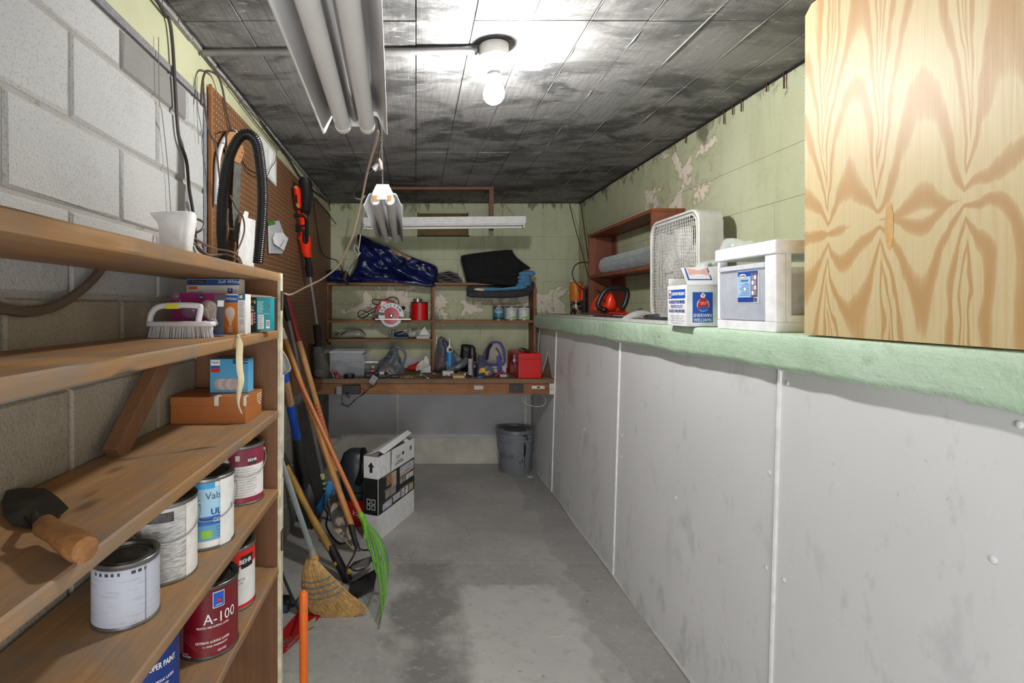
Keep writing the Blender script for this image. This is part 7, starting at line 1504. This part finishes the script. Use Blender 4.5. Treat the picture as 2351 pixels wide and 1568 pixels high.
# wire mesh roll
mr = thing('wire_mesh_roll', 'roll of silvery welded wire mesh lying on the middle board of the brown shelf', 'mesh roll', (1.38, 3.3, H+.23))
rr_ = .062; cx_, cz_ = 1.375, H+.232+rr_
gmm = M_('#c3c8c8', .35, .6, .2)
m = MB()
for L in range(3):
    r_ = rr_-.0022-L*.006; nn = 34-4*L
    for k in range(nn):
        a = 2*PI*k/nn+L*.1; m.tube([(cx_+r_*math.cos(a), 2.97, cz_+r_*math.sin(a)), (cx_+r_*math.cos(a), 3.80, cz_+r_*math.sin(a))], .0011, 3, cap=False)
    for k in range(72):
        y = 2.97+.83*k/71; m.tube([(cx_+r_*math.cos(2*PI*j/20), y+L*.004, cz_+r_*math.sin(2*PI*j/20)) for j in range(20)], .0011, 3, closed=True)
lab(m.build('mesh', gmm, mr), None, None, None, 'stuff')
MB().tube([(cx_, 2.975, cz_), (cx_, 3.79, cz_)], rr_-.028, 20).build('inner_roll', M_('#8f9494', .4, .6, .5, 120), mr, smooth=True)
# long white sheet metal / tracking with flat black bag things
wst = thing('white_trim_piece', 'long flat white metal strip lying along the front of the ledge under the trimmer', 'strip', (1.08, 3.2, ZL))
MB().add([(1.040, 2.22, ZL+.001), (1.058, 4.45, ZL+.001), (1.20, 4.45, ZL+.001), (1.20, 2.22, ZL+.001), (1.040, 2.22, ZL+.016), (1.058, 4.45, ZL+.016), (1.20, 4.45, ZL+.012), (1.20, 2.22, ZL+.012)], [(0, 1, 5, 4), (1, 2, 6, 5), (2, 3, 7, 6), (3, 0, 4, 7), (4, 5, 6, 7), (3, 2, 1, 0)]).build('strip', M_('#d6d4d2', .4), wst)
MB().box(1.075, 1.195, 2.5, 4.4, ZL+.0162, ZL+.0175).build('dark_film', M_('#3f3d3b', .35, 0, .5, 12), wst)
zf = ZL+.018
oc = thing('orange_can', 'orange can stacked upside down on the dark can, rear end of the ledge', 'can', (1.29, 4.28, ZL+.13))
ccx, ccy, cr_ = 1.30, 4.28, .048
def can2(t, z0, h, r, mt, nm): 
    T = Matrix.Translation((ccx, ccy, z0)); MB().lathe([(0, 0), (r*.96, 0), (r, .004), (r, h-.004), (r*.97, h), (0, h)], 36, T).build(nm, mt, t, smooth=True, flat_ang=50)
    MB().lathe([(r*.97, h-.003), (r*1.02, h-.002), (r*1.02, h+.001), (r*.95, h+.002), (r*.9, h-.004), (0, h-.004)], 36, T).build('rim', M_('#7e7c78', .35, .8), t, smooth=True)
    MB().lathe([(r*1.02, -.000), (r*1.02, .004), (r*.98, .005)], 36, T).build('lower_rim', M_('#7e7c78', .35, .8), t, smooth=True)
dkc = thing('dark_can', 'black printed can under the orange can at the rear end of the ledge', 'can', (1.29, 4.28, ZL))
dcm = NT('printed_dark_can'); v = dcm.pos(False); dcm.col(dcm.mix(dcm.ramp(dcm.noise(v, 26, 4, .6), [(.5, B1), (.56, W1)]), srgb('#1c1a1a'), srgb('#a08f7d'))).rough(.3, .3)
can2(dkc, ZL+.001, .112, .048, dcm.m, 'body'); can2(oc, ZL+.1155, .155, .050, M_('#d97a22', .4, 0, .15, 14), 'body')
for k in range(5): MB().lathe([(.0505, ZL+.1155+.02+.025*k-ZL-.1155), (.0505, .022+.025*k)], 20, Matrix.Translation((ccx, ccy, ZL+.1155)), R(-170), R(-60)).build('printed_line', M_('#b45f18', .5), oc)
# black radio/charger with aerial wires
rd = thing('black_charger_stand', 'tall black tool charger standing beside the stacked cans, cords rising from it', 'charger', (1.32, 4.05, ZL+.02))
yr = 4.02
MB().pplate([(1341, 716), (1340, 668), (1350, 657), (1361, 652), (1362, 664), (1357, 718)], yr, .09).build('housing', black_p, rd, bevel=.005); MB().pplate([(1334, 690), (1336, 658), (1342, 656), (1343, 690)], yr+.02, .05).build('orange_side', redor, rd, bevel=.003)
MB().pplate([(1342, 686), (1355, 684), (1354, 690), (1342, 691)], yr-.002, .003).build('display', M_('#20363a', .3), rd)
for pts in ([(1308, 468, XU-.02), (1320, 520, 0), (1337, 580, 0), (1349, 630, 0), (1354, 655, 0)], [(1333, 462, XU-.02), (1342, 530, 0), (1350, 590, 0), (1355, 630, 0), (1357, 655, 0)]):
    MB().tube(cr([at(a, b_, 4.5-.44*(i/4)) for i, (a, b_, q) in enumerate(pts)], 5), .0035, 6).build('cord', blk_cord, rd, smooth=True)
MB().tube(cr([at(a, b_, 4.0) for a, b_ in ((1342, 664), (1330, 658), (1318, 643), (1314, 625), (1322, 608), (1342, 602), (1362, 610), (1371, 625), (1371, 645), (1360, 655))], 6), .0045, 8).build('loop_cord', blk_cord, rd, smooth=True)
MB().tube(cr([at(1360, 670, 4.0), at(1372, 667, 3.95), at(1385, 678, 3.9)], 6), .004, 8).build('cord', blk_cord, rd, smooth=True)
# hedge trimmer
hg = thing('hedge_trimmer', 'orange-red electric hedge trimmer with a black loop handle lying on the ledge', 'hedge trimmer', (1.22, 3.2, ZL+.018))
yh = 3.25; sw_ = yh/F
MB().pplate([(1365, 713), (1366, 704), (1373, 688), (1382, 678), (1392, 672), (1402, 671), (1409, 680), (1414, 698), (1424, 710), (1424, 716), (1400, 717), (1392, 722), (1384, 712)], yh, .09).build('body', M_('#dd2f10', .35), hg, bevel=.014, seg=3)
puff([(1390, 690), (1400, 672), (1408, 680), (1414, 700), (1405, 714), (1388, 712)], yh-.006, .03, n=6, fold=.05, nz=.05).build('motor_bulge', M_('#e0300f', .3), hg, smooth=True)
P = cr([at(a, b_, yh-.03) for a, b_ in ((1389, 711), (1378, 708), (1373, 700), (1380, 682), (1390, 668), (1402, 662), (1425, 662), (1438, 667), (1440, 680), (1434, 700), (1427, 709))], 5)
MB().tube(P, .0155, 12).build('front_handle', black_p, hg, smooth=True)
MB().sphere(at(1387, 711, yh-.03), .020, 12, (1.2, 1, .9)).build('handle_boss', black_p, hg, smooth=True); MB().tube([at(1386, 690, yh-.012), at(1391, 692, yh-.012), at(1389, 700, yh-.012)], .005, 8).build('trigger', black_p, hg, smooth=True)
q0, q1 = Vector((1.20, 3.22, zf+.02)), Vector((1.235, 2.93, zf+.012))
MB().bar(q0, Vector((1.235, 2.78, zf+.012)), .05, .012).build('blade_guard', M_('#cf2b12', .4), hg, bevel=.002); MB().bar(q0+Vector((0, 0, -.01)), Vector((1.24, 2.60, zf+.004)), .03, .005).build('blade', M_('#8b8d8f', .3, .8), hg)
for k in range(14): y = 3.15-.038*k; MB().add([(1.19+.035*(3.15-y)/.5, y, zf+.005), (1.19+.035*(3.15-y)/.5, y-.016, zf+.005), (1.172+.035*(3.15-y)/.5, y-.008, zf+.005)], [(0, 1, 2)]).build('tooth', steel, hg, solid=.003)
lf = thing('glossy_leaflet', 'glossy printed leaflets in clear plastic lying in front of the trimmer on the ledge', 'leaflet', (1.12, 3.1, zf))
MB().box(1.07, 1.16, 3.25, 3.7, zf, zf+.003).build('leaf', M_('#b9b7b4', .3, 0, .6, 40), lf); MB().box(1.075, 1.13, 2.95, 3.2, zf, zf+.004).build('dark_leaf', M_('#2a2422', .4), lf); puff([(1432, 736), (1440, 722), (1470, 712), (1500, 720), (1512, 738)], 2.65, .03, n=6, fold=.6, seed=8).build('clear_wrap', pbg, lf, smooth=True)
bkt = thing('black_plastic_scraper', 'dark grey plastic handle hooked over the front edge of the ledge beside the white box', 'handle', (1.06, 2.45, ZL+.02))
MB().tube(cr([at(1481, 725, 2.44), at(1486, 733, 2.44), at(1493, 737, 2.43), at(1510, 737, 2.40), at(1534, 733, 2.30)], 5), .0095, 8).build('bar', M_('#2c2e31', .4), bkt, smooth=True)
MB().add([at(1484, 724, 2.46), at(1512, 722, 2.46), at(1518, 732, 2.36), at(1489, 736, 2.42)], [(0, 1, 2, 3)]).build('plate', M_('#33363a', .4), bkt, solid=.008)

# ================================================================ CORDS AND WIRES
def cord(lbl, pts, r, mt=blk_cord, nm='cord', n=6): return lab(MB().tube(cr(pts, n), r, 7).build(nm, mt, smooth=True), lbl, 'cord')
XC = XL+.012
cord('long pale brown flex swooping from the overhead fixture down to the shelving post', [at(868, 300, 1.32), at(862, 330, 1.4), at(850, 370, 1.5), at(840, 410, 1.6), at(830, 460, 1.7), at(810, 540, 1.75), at(795, 575, 1.8), at(775, 612, 1.85), at(740, 640, 1.9), at(700, 660, 1.92), at(668, 676, 1.93), at(652, 673, 1.91)], .0032, tan_cord)
cord('white cord with a knot hanging behind the grimy fixture to the plug on the rack', [at(838, 470, 4.1), at(833, 500, 4.1), at(827, 545, 4.12), at(822, 578, 4.14), at(815, 598, 4.2), at(806, 612, 4.3), at(800, 620, 4.35)], .006, M_('#b3b1a6', .6))
lab(MB().tube(cr([at(820, 585, 4.13), at(813, 572, 4.12), at(816, 562, 4.12), at(822, 572, 4.1), at(824, 582, 4.1), at(814, 588, 4.1), at(818, 592, 4.12), at(828, 580, 4.1)], 5), .0055, 7).build('cord_knot', M_('#b3b1a6', .6), smooth=True), 'knot tied in the white cord in front of the tarp', 'knot')
pg_ = thing('cord_plug', 'white and brown cord connector hanging just above the end of the tarp', 'plug', at(797, 625, 4.36)); MB().tube([at(802, 612, 4.36), at(797, 622, 4.36)], [.012, .017], 10).build('socket', M_('#aaa79c', .5), pg_, smooth=True); MB().tube([at(796, 622, 4.36), at(790, 640, 4.36), at(799, 655, 4.4)], [.016, .018, .008], 10).build('plug', M_('#493530', .5), pg_, smooth=True)
cord('black wire drooping down the back left corner to the tarp', [Vector((-.765, 3.9, ZC-.08)), Vector((-.76, 4.1, H+.55)), Vector((-.755, 4.3, H+.42)), at(775, 600, 4.45), at(790, 630, 4.4)], .004, M_('#2b2320', .6))
# plug adapters hung from the ceiling by the chain
pa = thing('pull_chain_adapters', 'white and brown plug adapters with a black cord loop hanging beside the chain', 'adapter', at(868, 385, 1.95))
cyl(pa, 'cord', at(875, 322, 1.9), at(869, 368, 1.95), .003, brn_cord); MB().tube([at(868, 362, 1.95), at(870, 375, 1.95), at(874, 390, 1.95)], [.006, .013, .009], 10).build('brown_socket', M_('#6f5f58', .5), pa, smooth=True)
MB().tube([at(869, 378, 1.95), at(857, 390, 1.95)], .0115, 12).build('white_plug', M_('#cfcdc8', .5), pa, smooth=True); MB().tube([at(857, 390, 1.95), at(843, 402, 1.95)], [.012, .007], 12).build('black_plug', black_p, pa, smooth=True)
MB().tube(cr([at(843, 402, 1.95), at(824, 420, 1.97), at(812, 440, 2.0), at(813, 454, 2.02), at(828, 458, 2.05), at(838, 450, 2.08)], 6), .0035, 7).build('black_cord', blk_cord, pa, smooth=True)
# cables along the ceiling corner on the left
cord('thick black cable hanging down the white block wall to the top shelf', [Vector((-.55, .95, ZC-.012)), Vector((-.70, 1.2, ZC-.02)), onX(371, 20, XC), onX(388, 45, XC), onX(396, 100, XC), onX(402, 200, XC), onX(410, 310, XC), onX(428, 370, XC), onX(434, 430, XC), onX(442, 480, XC), onX(447, 520, XC), onX(452, 565, XC), onX(470, 582, XC+.01), onX(505, 590, XC+.03)], .0055, M_('#2f2926', .5))
cord('thin grey wire hanging straight down the white block wall', [onX(364, 85, XC), onX(366, 230, XC), onX(372, 260, XC), onX(385, 380, XC), onX(391, 470, XC), onX(396, 560, XC)], .0013, M_('#77726c', .6))
cord('second thin wire on the block wall beside the pegboard', [onX(453, 175, XC), onX(452, 240, XC), onX(456, 330, XC)], .0012, M_('#77726c', .6))
cord('black cable clipped along the ceiling edge above the pegboard', [Vector((XC, .9, ZC-.03)), onX(430, 60, XC), onX(470, 110, XC), onX(520, 178, XC), onX(570, 240, XC), onX(620, 308, XC), onX(660, 360, XC), onX(700, 420, XC), onX(752, 462, XC)], .0055, blk_cord)
cord('lower dark wire running beside the black cable above the pegboard', [Vector((XC, .9, ZC-.075)), onX(400, 38, XC), onX(470, 128, XC), onX(530, 205, XC), onX(590, 285, XC), onX(640, 345, XC)], .003, brn_cord)
cord('brown flex hooked over the top corner of the pegboard and running down behind the hose', [onX(462, 240, XPg+.006), onX(464, 195, XPg+.006), onX(470, 168, XPg+.006), onX(480, 163, XPg+.006), onX(500, 175, XPg+.006), onX(511, 205, XPg+.006), onX(518, 245, XPg+.006), onX(527, 285, XPg+.008), onX(531, 300, XPg+.008)], .0042, M_('#4b3a33', .5))
cord('brown cord curving down the left side of the pegboard', [onX(466, 180, XPg+.006), onX(470, 240, XPg+.006), onX(480, 300, XPg+.006), onX(495, 335, XPg+.03), onX(503, 400, XPg+.03), onX(505, 440, XPg+.03)], .0035, M_('#4b3a33', .5))
cord('brown cord bowing across the saw blade to the shelf', [onX(528, 448, XPg+.05), onX(543, 478, XPg+.06), onX(558, 500, XPg+.07), onX(561, 530, XPg+.07), onX(552, 560, XPg+.07), onX(540, 585, XPg+.06)], .0035, M_('#5b4a42', .5))
cord('tangle of brown flex lying at the back of the top shelf', [at(438, 505, 1.62), at(452, 503, 1.62), at(468, 512, 1.62), at(462, 528, 1.6), at(440, 540, 1.6), at(455, 552, 1.62), at(490, 570, 1.7), at(530, 578, 1.72), at(548, 590, 1.74), at(555, 606, 1.73)], .0035, M_('#6b5a4f', .5))
cord('second loop of brown flex lying across the top shelf', [at(430, 545, 1.58), at(450, 562, 1.6), at(480, 585, 1.68), at(520, 584, 1.72), at(545, 596, 1.73), at(552, 606, 1.72)], .0035, M_('#6b5a4f', .5))
cord('thin black wire looping between the saw and the hose on the pegboard', [onX(557, 370, XPg+.006), onX(568, 388, XPg+.01), onX(590, 398, XPg+.03), onX(600, 402, XPg+.03)], .003)
cord('thin wire dangling over the white frame on the pegboard', [onX(635, 345, XPg+.03), onX(632, 370, XPg+.03), onX(622, 385, XPg+.03), onX(612, 405, XPg+.03), onX(600, 402, XPg+.03)], .0022, M_('#4a473f', .5))
cord('thick brown cable sagging along the block wall under the top shelf', [onX(-60, 700, XL+.02), onX(0, 708, XL+.02), onX(60, 716, XL+.02), onX(120, 706, XL+.02), onX(180, 670, XL+.02), onX(222, 630, XL+.02), onX(240, 600, XL+.02)], .011, M_('#5f5145', .6))
for (lb_, a, b_) in (('upper black rod angled out of the back left corner', (715, 455), (772, 515)), ('short black hook at the ceiling in the back left corner', (755, 462), (758, 485))):
    lab(MB().tube([Vector((XL+.03, 4.0, PZ(a[1], 4.0))) if a[0] == 715 else at(*a, 4.7), at(*b_, 4.7)], .004, 6).build('rod', iron, smooth=True), lb_, 'rod')
# wire nails across the green strip
for k, (px, py) in enumerate([(524, 190), (550, 226), (603, 288), (648, 345)]):
    q = onX(px, py, XL+.004); lab(MB().tube([q+Vector((0, 0, -.02)), q+Vector((.012, .01, .0)), q+Vector((.004, .05, .03))], .0022, 6).build('bent_nail', M_('#5a4030', .6, .4)), ['first rusty bent nail on the green strip, nearest the camera', 'second rusty nail on the green strip above the pegboard', 'third rusty nail on the green strip above the hose', 'farthest rusty nail on the green strip near the trimmer'][k], 'nail', 'bent nails holding the cable')
